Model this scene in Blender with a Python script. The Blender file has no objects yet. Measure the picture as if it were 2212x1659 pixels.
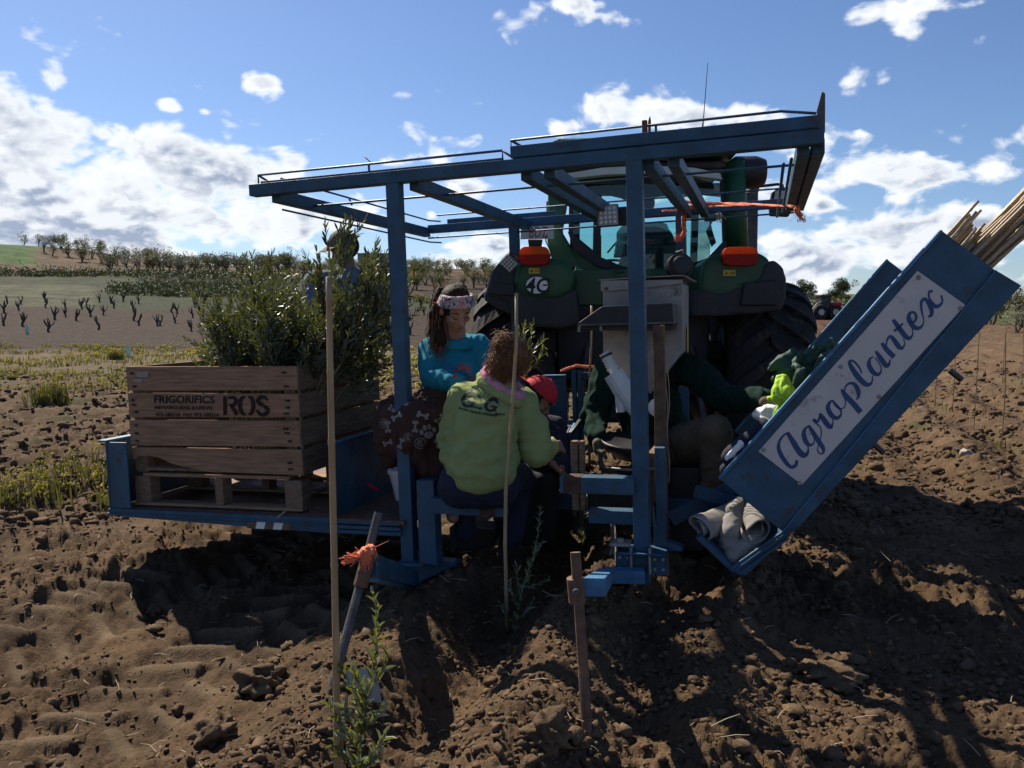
import bpy, bmesh, math, random
import numpy as np
from mathutils import Vector, Matrix, Euler
from mathutils.bvhtree import BVHTree
R = math.radians
random.seed(7)
RNG = np.random.default_rng(7)
scene = bpy.context.scene
COL = scene.collection

# ------------------------------------------------------------------ camera
EYE = 1.45
F = 1782.0            # focal length for a picture 2212 wide
PITCH = R(4.8)
cam_data = bpy.data.cameras.new("camera")
cam_data.sensor_width = 36.0
cam_data.lens = 36.0 * F / 2212.0
cam_data.clip_start = 0.05
cam_data.clip_end = 5000
cam = bpy.data.objects.new("camera", cam_data)
COL.objects.link(cam)
cam.location = (0, 0, EYE)
cam.rotation_euler = (math.pi / 2 - PITCH, 0, 0)
scene.camera = cam

# ------------------------------------------------------------------ light
LDIR = Vector((0.60, -0.80, -1.0)).normalized()       # the way the sunlight travels
sun_el = math.asin(-LDIR.z)
sun_az = math.atan2(-LDIR.x, -LDIR.y)                  # clockwise from +Y
sun = bpy.data.lights.new("sun", 'SUN')
sun.energy = 5.0
sun.angle = R(0.5)
sun.color = (1.0, 0.91, 0.76)
sun_ob = bpy.data.objects.new("sun", sun)
COL.objects.link(sun_ob)
sun_ob.rotation_euler = LDIR.to_track_quat('-Z', 'Y').to_euler()
sun_ob.location = (-6, 8, 12)

CX, CY = 1106.0, 829.5
FW = Vector((0, math.cos(PITCH), -math.sin(PITCH)))
UP = Vector((0, math.sin(PITCH), math.cos(PITCH)))
def ray(px, py):
    return FW + Vector((1, 0, 0)) * ((px - CX) / F) + UP * ((CY - py) / F)
def at(px, py, d):
    """point of the place seen at (px, py) of the 2212 wide photograph, d metres ahead"""
    r = ray(px, py)
    return Vector((0, 0, EYE)) + r * (d / r.y)

# ------------------------------------------------------------------ sky
world = bpy.data.worlds.new("World")
scene.world = world
world.use_nodes = True
def build_world():
    nt = world.node_tree
    N, L = nt.nodes, nt.links
    N.clear()
    out = N.new('ShaderNodeOutputWorld')
    bg = N.new('ShaderNodeBackground')
    L.new(bg.outputs[0], out.inputs[0])
    sky = N.new('ShaderNodeTexSky')
    sky.sky_type = 'NISHITA'
    sky.sun_disc = False
    sky.sun_elevation = sun_el
    sky.sun_rotation = sun_az
    sky.altitude = 600
    sky.air_density = 1.0
    sky.dust_density = 0.6
    sky.ozone_density = 2.2
    SK = 0.064
    def m(op, a, b=None, c=None, clamp=False):
        n = N.new('ShaderNodeMath'); n.operation = op; n.use_clamp = clamp
        for i, v in enumerate((a, b, c)):
            if v is None: continue
            if isinstance(v, (int, float)): n.inputs[i].default_value = v
            else: L.new(v, n.inputs[i])
        return n.outputs[0]
    tc = N.new('ShaderNodeTexCoord')
    sep = N.new('ShaderNodeSeparateXYZ'); L.new(tc.outputs['Generated'], sep.inputs[0])
    x, y, z = sep.outputs
    u = m('ARCTAN2', x, y)
    v = m('ARCSINE', z)
    # stretched coordinates for the cloud noise: flatter, smaller towards the horizon
    vv = m('POWER', m('MAXIMUM', m('ADD', v, 0.02), 0.0), 0.8)
    comb = N.new('ShaderNodeCombineXYZ')
    L.new(u, comb.inputs[0]); L.new(m('MULTIPLY', vv, 1.5), comb.inputs[1])
    def noise(vec, scale, det, rough, dist=0.0, off=(0, 0, 0)):
        mp = N.new('ShaderNodeMapping'); mp.inputs['Location'].default_value = off
        L.new(vec, mp.inputs[0])
        n = N.new('ShaderNodeTexNoise'); n.inputs['Scale'].default_value = scale
        n.inputs['Detail'].default_value = det; n.inputs['Roughness'].default_value = rough
        n.inputs['Distortion'].default_value = dist
        L.new(mp.outputs[0], n.inputs['Vector'])
        return n.outputs['Fac']
    base = (3.1, 1.7, 0.4)
    def puffs(off):
        mp = N.new('ShaderNodeMapping'); mp.inputs['Location'].default_value = off
        L.new(comb.outputs[0], mp.inputs[0])
        w = N.new('ShaderNodeTexNoise'); w.inputs['Scale'].default_value = 22; w.inputs['Detail'].default_value = 2
        L.new(mp.outputs[0], w.inputs['Vector'])
        va = N.new('ShaderNodeVectorMath'); va.operation = 'MULTIPLY_ADD'
        L.new(w.outputs['Color'], va.inputs[0]); va.inputs[1].default_value = (.05, .05, .05); L.new(mp.outputs[0], va.inputs[2])
        r_ = None
        for s_, k in ((17, .6), (41, .3)):
            vo = N.new('ShaderNodeTexVoronoi'); vo.feature = 'SMOOTH_F1'; vo.inputs['Scale'].default_value = s_; vo.inputs['Smoothness'].default_value = .25
            L.new(va.outputs[0], vo.inputs['Vector'])
            t = m('MULTIPLY', m('SUBTRACT', .45, vo.outputs['Distance']), k)
            r_ = t if r_ is None else m('ADD', r_, t)
        return r_
    d1 = m('ADD', noise(comb.outputs[0], 11.0, 8, 0.58, 0.3, base), m('MULTIPLY', puffs(base), .45))
    du, dv = -0.018, 0.022          # towards the sun
    b2 = (base[0] + du, base[1] + dv, base[2])
    d2 = m('ADD', noise(comb.outputs[0], 11.0, 5, 0.58, 0.3, b2), m('MULTIPLY', puffs(b2), .45))
    def blob(px, py, rx, ry, amp):
        r = ray(px, py).normalized()
        bu = math.atan2(r.x, r.y); bv = math.asin(r.z)
        a = m('MULTIPLY', m('SUBTRACT', u, bu), F / rx)
        b = m('MULTIPLY', m('SUBTRACT', v, bv), F / ry)
        q = m('ADD', m('MULTIPLY', a, a), m('MULTIPLY', b, b))
        return m('MULTIPLY', m('EXPONENT', m('MULTIPLY', q, -1.0)), amp)
    blobs = [(30, 280, 130, 95, .50), (230, 330, 160, 78, .50), (430, 370, 170, 68, .50), (120, 450, 300, 70, .34), (560, 380, 70, 50, .38), (90, 540, 260, 30, .30),
             (430, 490, 300, 45, .40), (650, 350, 60, 34, .36), (566, 178, 52, 22, .60), (118, 162, 30, 26, .42), (370, 222, 26, 18, .36), (440, 240, 12, 9, .3), (600, 268, 30, 14, .26),
             (820, 345, 50, 22, .34), (1320, 215, 90, 46, .58), (1230, 265, 70, 34, .45), (1430, 255, 120, 44, .50), (1600, 255, 110, 34, .52), (1740, 320, 100, 52, .44), (1690, 420, 110, 40, .34), (1970, 360, 150, 44, .56), (2110, 385, 80, 30, .45),
             (1935, 14, 78, 26, .60), (1960, 68, 36, 16, .42), (2110, 6, 50, 12, .42), (1320, 36, 62, 28, .56), (1230, 6, 70, 18, .50),
             (1870, 540, 150, 46, .50), (1990, 500, 110, 34, .50), (1720, 590, 110, 36, .46), (2110, 480, 70, 28, .36), (1780, 445, 30, 16, .34), (1010, 412, 66, 24, .44), (930, 462, 16, 10, .4), (985, 540, 120, 26, .42), (1075, 522, 24, 12, .4), (1080, 575, 90, 16, .36),
             (740, 450, 110, 40, .34),
             (-800, 420, 420, 100, .4), (3000, 470, 420, 90, .4)]
    tot = None
    for b in blobs:
        q = blob(*b)
        tot = q if tot is None else m('ADD', tot, q)
    # a broken belt of cloud low round the whole horizon
    belt = m('MULTIPLY', m('EXPONENT', m('MULTIPLY', m('MULTIPLY', m('SUBTRACT', v, 0.06), m('SUBTRACT', v, 0.06)), -300.0)), 0.13)
    tot = m('ADD', tot, belt)
    tot = m('MINIMUM', tot, 0.66)
    dens = m('SUBTRACT', m('ADD', tot, m('MULTIPLY', d1, 1.75)), 1.10)
    mr = N.new('ShaderNodeMapRange'); mr.interpolation_type = 'SMOOTHSTEP'
    L.new(dens, mr.inputs[0]); mr.inputs[1].default_value = 0.0; mr.inputs[2].default_value = 0.27
    cover = mr.outputs[0]
    mr2 = N.new('ShaderNodeMapRange'); mr2.interpolation_type = 'SMOOTHSTEP'
    L.new(dens, mr2.inputs[0]); mr2.inputs[1].default_value = 0.12; mr2.inputs[2].default_value = 0.58
    core = mr2.outputs[0]
    lit = m('ADD', m('MULTIPLY', m('SUBTRACT', d1, d2), 6.0), 0.5, clamp=True)
    shade = m('MULTIPLY', core, m('SUBTRACT', 1.2, lit), clamp=True)
    mix = N.new('ShaderNodeMix'); mix.data_type = 'RGBA'
    L.new(shade, mix.inputs[0])
    mix.inputs[6].default_value = (0.66, 0.68, 0.70, 1)
    mix.inputs[7].default_value = (0.24, 0.29, 0.385, 1)
    # NISHITA scaled, pulled a little to the deeper blue of the photograph
    sc = N.new('ShaderNodeVectorMath'); sc.operation = 'MULTIPLY'
    L.new(sky.outputs[0], sc.inputs[0]); sc.inputs[1].default_value = (SK * 0.82, SK * 0.93, SK * 1.13)
    fin = N.new('ShaderNodeMix'); fin.data_type = 'RGBA'
    L.new(cover, fin.inputs[0]); L.new(sc.outputs[0], fin.inputs[6]); L.new(mix.outputs[2], fin.inputs[7])
    L.new(fin.outputs[2], bg.inputs[0])
    bg.inputs[1].default_value = 1.0
build_world()
world.cycles.sampling_method = 'MANUAL'
world.cycles.sample_map_resolution = 512

vs = scene.view_settings
vs.view_transform = 'Standard'
vs.look = 'None'
vs.exposure = 0.65
vs.gamma = 1.0
vs.use_curve_mapping = False
scene.render.engine = 'CYCLES'
scene.cycles.use_denoising = True
scene.cycles.use_adaptive_sampling = True
scene.cycles.adaptive_threshold = 0.02
scene.cycles.max_bounces = 6
scene.cycles.transparent_max_bounces = 8
scene.cycles.caustics_reflective = False
scene.cycles.caustics_refractive = False

# ------------------------------------------------------------------ materials
def mk(name):
    m = bpy.data.materials.new(name)
    m.use_nodes = True
    return m, m.node_tree.nodes, m.node_tree.links
def pmat(name, col, rough=.55, metal=0.0, var=.25, scale=6.0, bump=0.0, bscale=60.0, spec=.5, dirt=None, stretch=(1, 1, 1), coat=0.0, det=5):
    """painted / plain surface: base colour with noise, optional second colour in patches, fine relief"""
    m, N, L = mk(name)
    b = N['Principled BSDF']
    tc = N.new('ShaderNodeTexCoord')
    mp = N.new('ShaderNodeMapping'); mp.inputs['Scale'].default_value = stretch
    L.new(tc.outputs['Object'], mp.inputs[0])
    n = N.new('ShaderNodeTexNoise'); n.inputs['Scale'].default_value = scale; n.inputs['Detail'].default_value = det
    L.new(mp.outputs[0], n.inputs['Vector'])
    cr = N.new('ShaderNodeValToRGB')
    cr.color_ramp.elements[0].position = .3; cr.color_ramp.elements[1].position = .72
    cr.color_ramp.elements[0].color = tuple(c * (1 - var) for c in col) + (1,)
    cr.color_ramp.elements[1].color = tuple(min(1, c * (1 + var)) for c in col) + (1,)
    L.new(n.outputs['Fac'], cr.inputs[0])
    last = cr.outputs[0]
    if dirt:
        dc, lo, ds = dirt
        n2 = N.new('ShaderNodeTexNoise'); n2.inputs['Scale'].default_value = ds; n2.inputs['Detail'].default_value = 8
        n2.inputs['Roughness'].default_value = .65
        L.new(mp.outputs[0], n2.inputs['Vector'])
        r2 = N.new('ShaderNodeMapRange'); r2.inputs[1].default_value = lo; r2.inputs[2].default_value = lo + .12
        L.new(n2.outputs['Fac'], r2.inputs[0])
        mx = N.new('ShaderNodeMix'); mx.data_type = 'RGBA'
        L.new(r2.outputs[0], mx.inputs[0]); L.new(last, mx.inputs[6]); mx.inputs[7].default_value = tuple(dc) + (1,)
        last = mx.outputs[2]
        rr = N.new('ShaderNodeMapRange'); rr.inputs[3].default_value = rough; rr.inputs[4].default_value = .85
        L.new(r2.outputs[0], rr.inputs[0]); L.new(rr.outputs[0], b.inputs['Roughness'])
    else:
        b.inputs['Roughness'].default_value = rough
    L.new(last, b.inputs['Base Color'])
    b.inputs['Metallic'].default_value = metal
    b.inputs['Specular IOR Level'].default_value = spec
    b.inputs['Coat Weight'].default_value = coat
    if bump:
        n3 = N.new('ShaderNodeTexNoise'); n3.inputs['Scale'].default_value = bscale; n3.inputs['Detail'].default_value = 6
        L.new(mp.outputs[0], n3.inputs['Vector'])
        bp = N.new('ShaderNodeBump'); bp.inputs['Strength'].default_value = bump; bp.inputs['Distance'].default_value = .01
        L.new(n3.outputs['Fac'], bp.inputs['Height']); L.new(bp.outputs[0], b.inputs['Normal'])
    return m
def leafmat(name, col, back, trans=.35, rough=.38):
    m, N, L = mk(name)
    b = N['Principled BSDF']
    g = N.new('ShaderNodeNewGeometry')
    n = N.new('ShaderNodeTexNoise'); n.inputs['Scale'].default_value = 9; n.inputs['Detail'].default_value = 2
    L.new(g.outputs['Position'], n.inputs['Vector'])
    cr = N.new('ShaderNodeValToRGB')
    cr.color_ramp.elements[0].position = .35; cr.color_ramp.elements[1].position = .68
    cr.color_ramp.elements[0].color = tuple(c * .6 for c in col) + (1,)
    cr.color_ramp.elements[1].color = (col[0] * 1.7, col[1] * 1.35, col[2] * .9, 1)
    L.new(n.outputs['Fac'], cr.inputs[0])
    mx = N.new('ShaderNodeMix'); mx.data_type = 'RGBA'
    L.new(g.outputs['Backfacing'], mx.inputs[0]); L.new(cr.outputs[0], mx.inputs[6]); mx.inputs[7].default_value = tuple(back) + (1,)
    L.new(mx.outputs[2], b.inputs['Base Color'])
    b.inputs['Roughness'].default_value = rough
    t = N.new('ShaderNodeBsdfTranslucent')
    t.inputs[0].default_value = (col[0] * 2.6, col[1] * 2.3, col[2] * .8, 1)
    ms = N.new('ShaderNodeMixShader'); ms.inputs[0].default_value = trans
    L.new(b.outputs[0], ms.inputs[1]); L.new(t.outputs[0], ms.inputs[2])
    L.new(ms.outputs[0], N['Material Output'].inputs[0])
    return m
M = {}
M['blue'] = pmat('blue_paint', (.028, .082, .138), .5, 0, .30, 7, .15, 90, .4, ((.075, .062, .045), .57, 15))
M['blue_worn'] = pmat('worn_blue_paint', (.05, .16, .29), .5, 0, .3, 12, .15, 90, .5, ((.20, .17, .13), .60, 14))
M['blue_rust'] = pmat('rusted_patch', (.085, .045, .03), .85, 0, .35, 25, .4, 120, .3)
M['steel'] = pmat('galvanized_steel', (.30, .27, .245), .6, .25, .22, 9, .08, 50, .5, ((.11, .09, .07), .58, 6))
M['rust'] = pmat('rusty_steel', (.15, .085, .055), .72, .2, .35, 22, .3, 150, .4)
M['dark_steel'] = pmat('dark_steel', (.10, .09, .085), .5, .5, .3, 15, .2, 100)
M['black'] = pmat('black_plastic', (.022, .021, .023), .5, 0, .2, 8, .05, 80, .4, ((.07, .06, .05), .66, 5))
M['black_grey'] = pmat('charcoal_plastic', (.036, .036, .040), .62, 0, .2, 6, .1, 200, .4, ((.10, .09, .08), .62, 5))
M['rubber'] = pmat('tyre_rubber', (.024, .022, .022), .8, 0, .3, 8, .25, 60, .3, ((.09, .07, .05), .55, 6))
M['green'] = pmat('green_tractor_paint', (.009, .068, .025), .45, 0, .2, 4, .02, 60, .4, ((.05, .06, .035), .58, 7), coat=.1)
M['cream'] = pmat('cream_cab_roof', (.55, .54, .46), .5, 0, .12, 4, 0, 60, .4, ((.25, .23, .18), .64, 5))
M['white'] = pmat('white_plastic', (.75, .75, .73), .4, 0, .06, 6, 0, 60, .5, ((.45, .42, .36), .66, 9))
M['sign'] = pmat('sign_white', (.58, .54, .50), .45, 0, .06, 8, .02, 60, .4, ((.30, .26, .22), .61, 11))
M['sign_blue'] = pmat('sign_blue_lettering', (.015, .06, .17), .5, 0, .12, 20)
M['ink'] = pmat('black_print', (.02, .02, .02), .8, 0, .2, 20)
M['stencil'] = pmat('stencil_paint', (.035, .024, .02), .9, 0, .45, 60, 0, 60, .2, ((.16, .10, .07), .63, 70))
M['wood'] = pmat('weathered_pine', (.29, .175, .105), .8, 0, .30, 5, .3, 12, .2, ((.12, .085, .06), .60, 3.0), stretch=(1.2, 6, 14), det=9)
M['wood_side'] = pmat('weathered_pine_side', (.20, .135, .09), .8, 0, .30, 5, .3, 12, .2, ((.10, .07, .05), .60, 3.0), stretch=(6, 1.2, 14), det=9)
M['bamboo'] = pmat('bamboo', (.36, .25, .13), .45, 0, .25, 12, .05, 60, .5, stretch=(3, 3, .5))
M['bamboo_pale'] = pmat('split_cane', (.40, .31, .20), .5, 0, .35, 16, .05, 60, .5)
M['rope'] = pmat('orange_twine', (.75, .19, .09), .8, 0, .3, 40, .4, 300)
M['red'] = pmat('red_cloth', (.55, .02, .035), .8, 0, .15, 20, .1, 300)
M['skin'] = pmat('skin', (.33, .185, .135), .5, 0, .12, 12, .05, 200, .4)
M['skin2'] = pmat('skin_tanned', (.28, .14, .09), .5, 0, .12, 12, .05, 200, .4)
M['lips'] = pmat('lips', (.33, .10, .085), .45)
M['hair_dark'] = pmat('hair_dark', (.026, .014, .008), .7, 0, .5, 60, .3, 120, .2, stretch=(4, 4, .6))
M['hair_brown'] = pmat('hair_brown', (.21, .095, .038), .55, 0, .6, 60, .5, 120, .4, stretch=(4, 4, .6))
M['turquoise'] = pmat('turquoise_fleece', (.015, .20, .29), .9, 0, .12, 12, .12, 400, .2)
M['lime'] = pmat('lime_fleece', (.265, .315, .125), .95, 0, .10, 12, .12, 400, .15)
M['pink'] = pmat('pink_fleece', (.55, .25, .32), .95, 0, .12, 20, .15, 400, .15)
M['navy'] = pmat('navy_cloth', (.012, .014, .035), .9, 0, .2, 20, .1, 300)
M['blackcloth'] = pmat('black_cloth', (.012, .012, .014), .9, 0, .2, 20, .1, 300)
M['greencloth'] = pmat('dark_green_fleece', (.006, .026, .018), .95, 0, .15, 14, .12, 300, .15)
M['khaki'] = pmat('khaki_canvas', (.13, .095, .062), .9, 0, .2, 12, .15, 300)
M['denim'] = pmat('grey_denim', (.12, .16, .22), .9, 0, .2, 20, .12, 400)
M['blanket'] = pmat('brown_blanket', (.062, .034, .028), .95, 0, .2, 10, .2, 300, .15)
M['print'] = pmat('blanket_print', (.24, .22, .22), .95, 0, .1, 10)
M['coral'] = pmat('coral_print', (.45, .07, .09), .9)
M['canvas'] = pmat('cream_canvas', (.27, .25, .225), .92, 0, .18, 9, .15, 250, .2, ((.20, .17, .14), .62, 8))
M['neon'] = pmat('neon_yellow', (.36, .58, .03), .8, 0, .08, 10, .1, 200)
M['quilt'] = pmat('quilted_green', (.012, .058, .038), .7, 0, .15, 10, .1, 100)
M['orange'] = pmat('amber_lens', (.75, .13, .015), .22, 0, .1, 8, 0, 60, .6, coat=.5)
M['redlens'] = pmat('red_lens', (.42, .012, .012), .22, 0, .1, 8, 0, 60, .6, coat=.5)
M['yellow'] = pmat('yellow_sticker', (.62, .42, .04), .5)
M['redink'] = pmat('red_print', (.5, .05, .05), .5)
M['alu'] = pmat('lamp_aluminium', (.32, .31, .31), .35, .6, .2, 20)
M['stemm'] = pmat('young_stem', (.20, .22, .13), .7, 0, .2, 30)
M['leaf'] = leafmat('olive_leaf', (.048, .058, .021), (.13, .16, .11), .26)
M['leaf_fore'] = leafmat('olive_leaf_fresh', (.078, .094, .036), (.25, .28, .21), .30, .42)
M['leaf_far'] = leafmat('olive_tree_leaf', (.075, .085, .055), (.12, .13, .10), .15, .7)
M['leaf_oak'] = leafmat('oak_leaf', (.035, .05, .02), (.05, .07, .03), .1, .7)
M['weed'] = leafmat('weed_leaf', (.070, .076, .034), (.08, .09, .045), .2, .8)
M['flower'] = pmat('yellow_petal', (.75, .62, .06), .7)
M['bark'] = pmat('bark', (.07, .05, .04), .9, 0, .3, 20, .4, 60)
M['guard'] = pmat('tree_guard', (.45, .62, .45), .5)
M['paper'] = pmat('label_paper', (.31, .27, .22), .7, 0, .1, 20)
M['straw'] = pmat('dry_straw', (.42, .33, .22), .8)
def lensmat(name, col):
    m, N, L = mk(name); b = N['Principled BSDF']; b.inputs['Base Color'].default_value = tuple(col) + (1,); b.inputs['Roughness'].default_value = .35; b.inputs['Specular IOR Level'].default_value = .3
    t = N.new('ShaderNodeBsdfTranslucent'); t.inputs[0].default_value = tuple(col) + (1,)
    ms = N.new('ShaderNodeMixShader'); ms.inputs[0].default_value = .5
    L.new(b.outputs[0], ms.inputs[1]); L.new(t.outputs[0], ms.inputs[2]); L.new(ms.outputs[0], N['Material Output'].inputs[0]); return m
M['orange'] = lensmat('amber_lens', (.80, .15, .012)); M['redlens'] = lensmat('red_lens', (.55, .02, .008))
def glassmat():
    m, N, L = mk('cab_glass')
    N.remove(N['Principled BSDF'])
    t = N.new('ShaderNodeBsdfTransparent'); t.inputs[0].default_value = (.74, .90, .88, 1)
    g = N.new('ShaderNodeBsdfGlossy'); g.inputs['Roughness'].default_value = .03
    fr = N.new('ShaderNodeFresnel'); fr.inputs[0].default_value = 1.45
    ms = N.new('ShaderNodeMixShader')
    L.new(fr.outputs[0], ms.inputs[0]); L.new(t.outputs[0], ms.inputs[1]); L.new(g.outputs[0], ms.inputs[2])
    L.new(ms.outputs[0], N['Material Output'].inputs[0])
    return m
M['glass'] = glassmat()

# ------------------------------------------------------------------ numpy noise
_perm = np.random.default_rng(11).permutation(256).astype(np.int64)
_perm = np.concatenate([_perm, _perm])
_g3 = np.random.default_rng(5).normal(size=(256, 3)); _g3 /= np.linalg.norm(_g3, axis=1)[:, None]
_ang = np.random.default_rng(6).uniform(0, 2 * math.pi, 256)
_g2 = np.stack([np.cos(_ang), np.sin(_ang)], 1)
def n2(x, y):
    xi = np.floor(x).astype(np.int64); yi = np.floor(y).astype(np.int64)
    xf = x - xi; yf = y - yi
    u = xf * xf * xf * (xf * (xf * 6 - 15) + 10); v = yf * yf * yf * (yf * (yf * 6 - 15) + 10)
    def g(i, j):
        h = _perm[(_perm[(xi + i) & 255] + yi + j) & 255]
        return _g2[h, 0] * (xf - i) + _g2[h, 1] * (yf - j)
    a = g(0, 0); b = g(1, 0); c = g(0, 1); d = g(1, 1)
    return 1.5 * ((a * (1 - u) + b * u) * (1 - v) + (c * (1 - u) + d * u) * v)
def n3(p):
    pi = np.floor(p).astype(np.int64); pf = p - pi
    w = pf * pf * pf * (pf * (pf * 6 - 15) + 10)
    r = 0
    for i in (0, 1):
        for j in (0, 1):
            for k in (0, 1):
                h = _perm[(_perm[(_perm[(pi[:, 0] + i) & 255] + pi[:, 1] + j) & 255] + pi[:, 2] + k) & 255]
                dd = _g3[h, 0] * (pf[:, 0] - i) + _g3[h, 1] * (pf[:, 1] - j) + _g3[h, 2] * (pf[:, 2] - k)
                ww = (w[:, 0] if i else 1 - w[:, 0]) * (w[:, 1] if j else 1 - w[:, 1]) * (w[:, 2] if k else 1 - w[:, 2])
                r = r + dd * ww
    return 1.5 * r
def worley(x, y):
    xi = np.floor(x).astype(np.int64); yi = np.floor(y).astype(np.int64)
    best = np.full(x.shape, 9.0)
    for i in (-1, 0, 1):
        for j in (-1, 0, 1):
            h = _perm[(_perm[(xi + i) & 255] + yi + j) & 255]
            h2 = _perm[(h + 57) & 255]
            dx = xi + i + h / 255.0 - x; dy = yi + j + h2 / 255.0 - y
            best = np.minimum(best, dx * dx + dy * dy)
    return np.sqrt(best)
def sstep(a, b, x):
    t = np.clip((x - a) / (b - a), 0, 1)
    return t * t * (3 - 2 * t)

# ------------------------------------------------------------------ mesh tools
class MB:
    def __init__(s): s.v = []; s.f = []
    def add(s, vs, fs):
        o = len(s.v); s.v += [tuple(v) for v in vs]; s.f += [tuple(i + o for i in f) for f in fs]
    def box(s, c, size, rot=None):
        hx, hy, hz = size[0] / 2, size[1] / 2, size[2] / 2
        vs = [Vector((a * hx, b * hy, d * hz)) for a in (-1, 1) for b in (-1, 1) for d in (-1, 1)]
        if rot is not None: vs = [rot @ v for v in vs]
        vs = [v + Vector(c) for v in vs]
        s.add(vs, [(0, 1, 3, 2), (4, 6, 7, 5), (0, 4, 5, 1), (2, 3, 7, 6), (0, 2, 6, 4), (1, 5, 7, 3)])
        return s
    def beam(s, p0, p1, w, h, up=(0, 0, 1)):
        """square tube from p0 to p1 (centre line), w sideways, h along up"""
        p0 = Vector(p0); p1 = Vector(p1)
        d = (p1 - p0).normalized(); upv = Vector(up)
        sd = d.cross(upv)
        if sd.length < 1e-4: sd = d.cross(Vector((0, 1, 0)))
        sd.normalize(); u = sd.cross(d).normalized()
        vs = []
        for p in (p0, p1):
            for a, b in ((-1, -1), (1, -1), (1, 1), (-1, 1)):
                vs.append(p + sd * (a * w / 2) + u * (b * h / 2))
        s.add(vs, [(3, 2, 1, 0), (4, 5, 6, 7), (0, 1, 5, 4), (1, 2, 6, 5), (2, 3, 7, 6), (3, 0, 4, 7)])
        return s
    def tube(s, pts, r, n=8, cap=True):
        pts = [Vector(p) for p in pts]
        rs = r if isinstance(r, (list, tuple)) else [r] * len(pts)
        rings = []
        prev = None
        for i, p in enumerate(pts):
            if i == 0: t = pts[1] - p
            elif i == len(pts) - 1: t = p - pts[i - 1]
            else: t = pts[i + 1] - pts[i - 1]
            if t.length < 1e-9: t = Vector((0, 0, 1))
            t.normalize()
            if prev is None:
                a = t.orthogonal().normalized()
            else:
                a = prev - t * prev.dot(t)
                a = a.normalized() if a.length > 1e-6 else t.orthogonal().normalized()
            prev = a; b = t.cross(a)
            rings.append([p + (a * math.cos(2 * math.pi * k / n) + b * math.sin(2 * math.pi * k / n)) * rs[i] for k in range(n)])
        o = len(s.v)
        for rg in rings: s.v += [tuple(v) for v in rg]
        for i in range(len(pts) - 1):
            for k in range(n):
                k2 = (k + 1) % n
                s.f.append((o + i * n + k, o + i * n + k2, o + (i + 1) * n + k2, o + (i + 1) * n + k))
        if cap:
            s.f.append(tuple(o + k for k in reversed(range(n))))
            s.f.append(tuple(o + (len(pts) - 1) * n + k for k in range(n)))
        return s
    def prism(s, poly, thick):
        """poly: list of 3D points in a plane; thick: Vector offset"""
        n = len(poly); t = Vector(thick)
        vs = [Vector(p) for p in poly] + [Vector(p) + t for p in poly]
        s.add(vs, [tuple(range(n - 1, -1, -1)), tuple(range(n, 2 * n))] + [(i, (i + 1) % n, n + (i + 1) % n, n + i) for i in range(n)])
        return s
    def lathe(s, prof, c, axis, n=32, closed=False):
        """prof: list of (radius, along-axis)"""
        ax = Vector(axis).normalized(); a = ax.orthogonal().normalized(); b = ax.cross(a); c = Vector(c)
        o = len(s.v); m = len(prof)
        for (r, h) in prof:
            for k in range(n):
                t = 2 * math.pi * k / n
                s.v.append(tuple(c + ax * h + (a * math.cos(t) + b * math.sin(t)) * r))
        for i in range(m if closed else m - 1):
            j = (i + 1) % m
            for k in range(n):
                k2 = (k + 1) % n
                s.f.append((o + i * n + k, o + i * n + k2, o + j * n + k2, o + j * n + k))
        if not closed:
            s.f.append(tuple(o + k for k in reversed(range(n))))
            s.f.append(tuple(o + (m - 1) * n + k for k in range(n)))
        return s
    def ball(s, c, r, nu=16, nv=10, rot=None):
        if isinstance(r, (int, float)): r = (r, r, r)
        vs = []
        for i in range(nv + 1):
            ph = math.pi * i / nv
            for k in range(nu):
                th = 2 * math.pi * k / nu
                v = Vector((math.sin(ph) * math.cos(th) * r[0], math.sin(ph) * math.sin(th) * r[1], math.cos(ph) * r[2]))
                if rot is not None: v = rot @ v
                vs.append(v + Vector(c))
        fs = []
        for i in range(nv):
            for k in range(nu):
                k2 = (k + 1) % nu
                fs.append((i * nu + k, (i + 1) * nu + k, (i + 1) * nu + k2, i * nu + k2))
        s.add(vs, fs)
        return s
    def capsule(s, p0, r0, p1, r1, n=14):
        p0 = Vector(p0); p1 = Vector(p1); d = p1 - p0; L_ = d.length
        if L_ < 1e-6: return s.ball(p0, r0)
        u = d / L_
        pts, rs = [], []
        for k in range(4):
            a = math.pi / 2 * (k + .15) / 4.15
            pts.append(p0 - u * r0 * math.cos(a)); rs.append(r0 * math.sin(a))
        pts.append(p0); rs.append(r0)
        pts.append(p0 + d * .5); rs.append((r0 + r1) / 2)
        pts.append(p1); rs.append(r1)
        for k in range(3, -1, -1):
            a = math.pi / 2 * (k + .15) / 4.15
            pts.append(p1 + u * r1 * math.cos(a)); rs.append(r1 * math.sin(a))
        return s.tube(pts, rs, n)
    def mesh(s, name):
        me = bpy.data.meshes.new(name)
        me.from_pydata(s.v, [], s.f)
        me.update()
        return me
def setmat(me, m):
    me.materials.clear(); me.materials.append(M[m] if isinstance(m, str) else m)
def link(name, me, mat=None, parent=None, smooth=False, bevel=0, kind=None, label=None, cat=None, group=None):
    if isinstance(me, MB): me = me.mesh(name)
    if mat is not None: setmat(me, mat)
    if smooth: me.polygons.foreach_set('use_smooth', [True] * len(me.polygons))
    o = bpy.data.objects.new(name, me)
    COL.objects.link(o)
    if parent is not None: o.parent = parent
    if bevel:
        b = o.modifiers.new('bevel', 'BEVEL'); b.width = bevel; b.segments = 2; b.limit_method = 'ANGLE'
        b.harden_normals = False
    tag(o, label, cat, group, kind)
    return o
def tag(o, label=None, cat=None, group=None, kind=None):
    if label: o['label'] = label
    if cat: o['category'] = cat
    if group: o['group'] = group
    if kind: o['kind'] = kind
    return o
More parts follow.
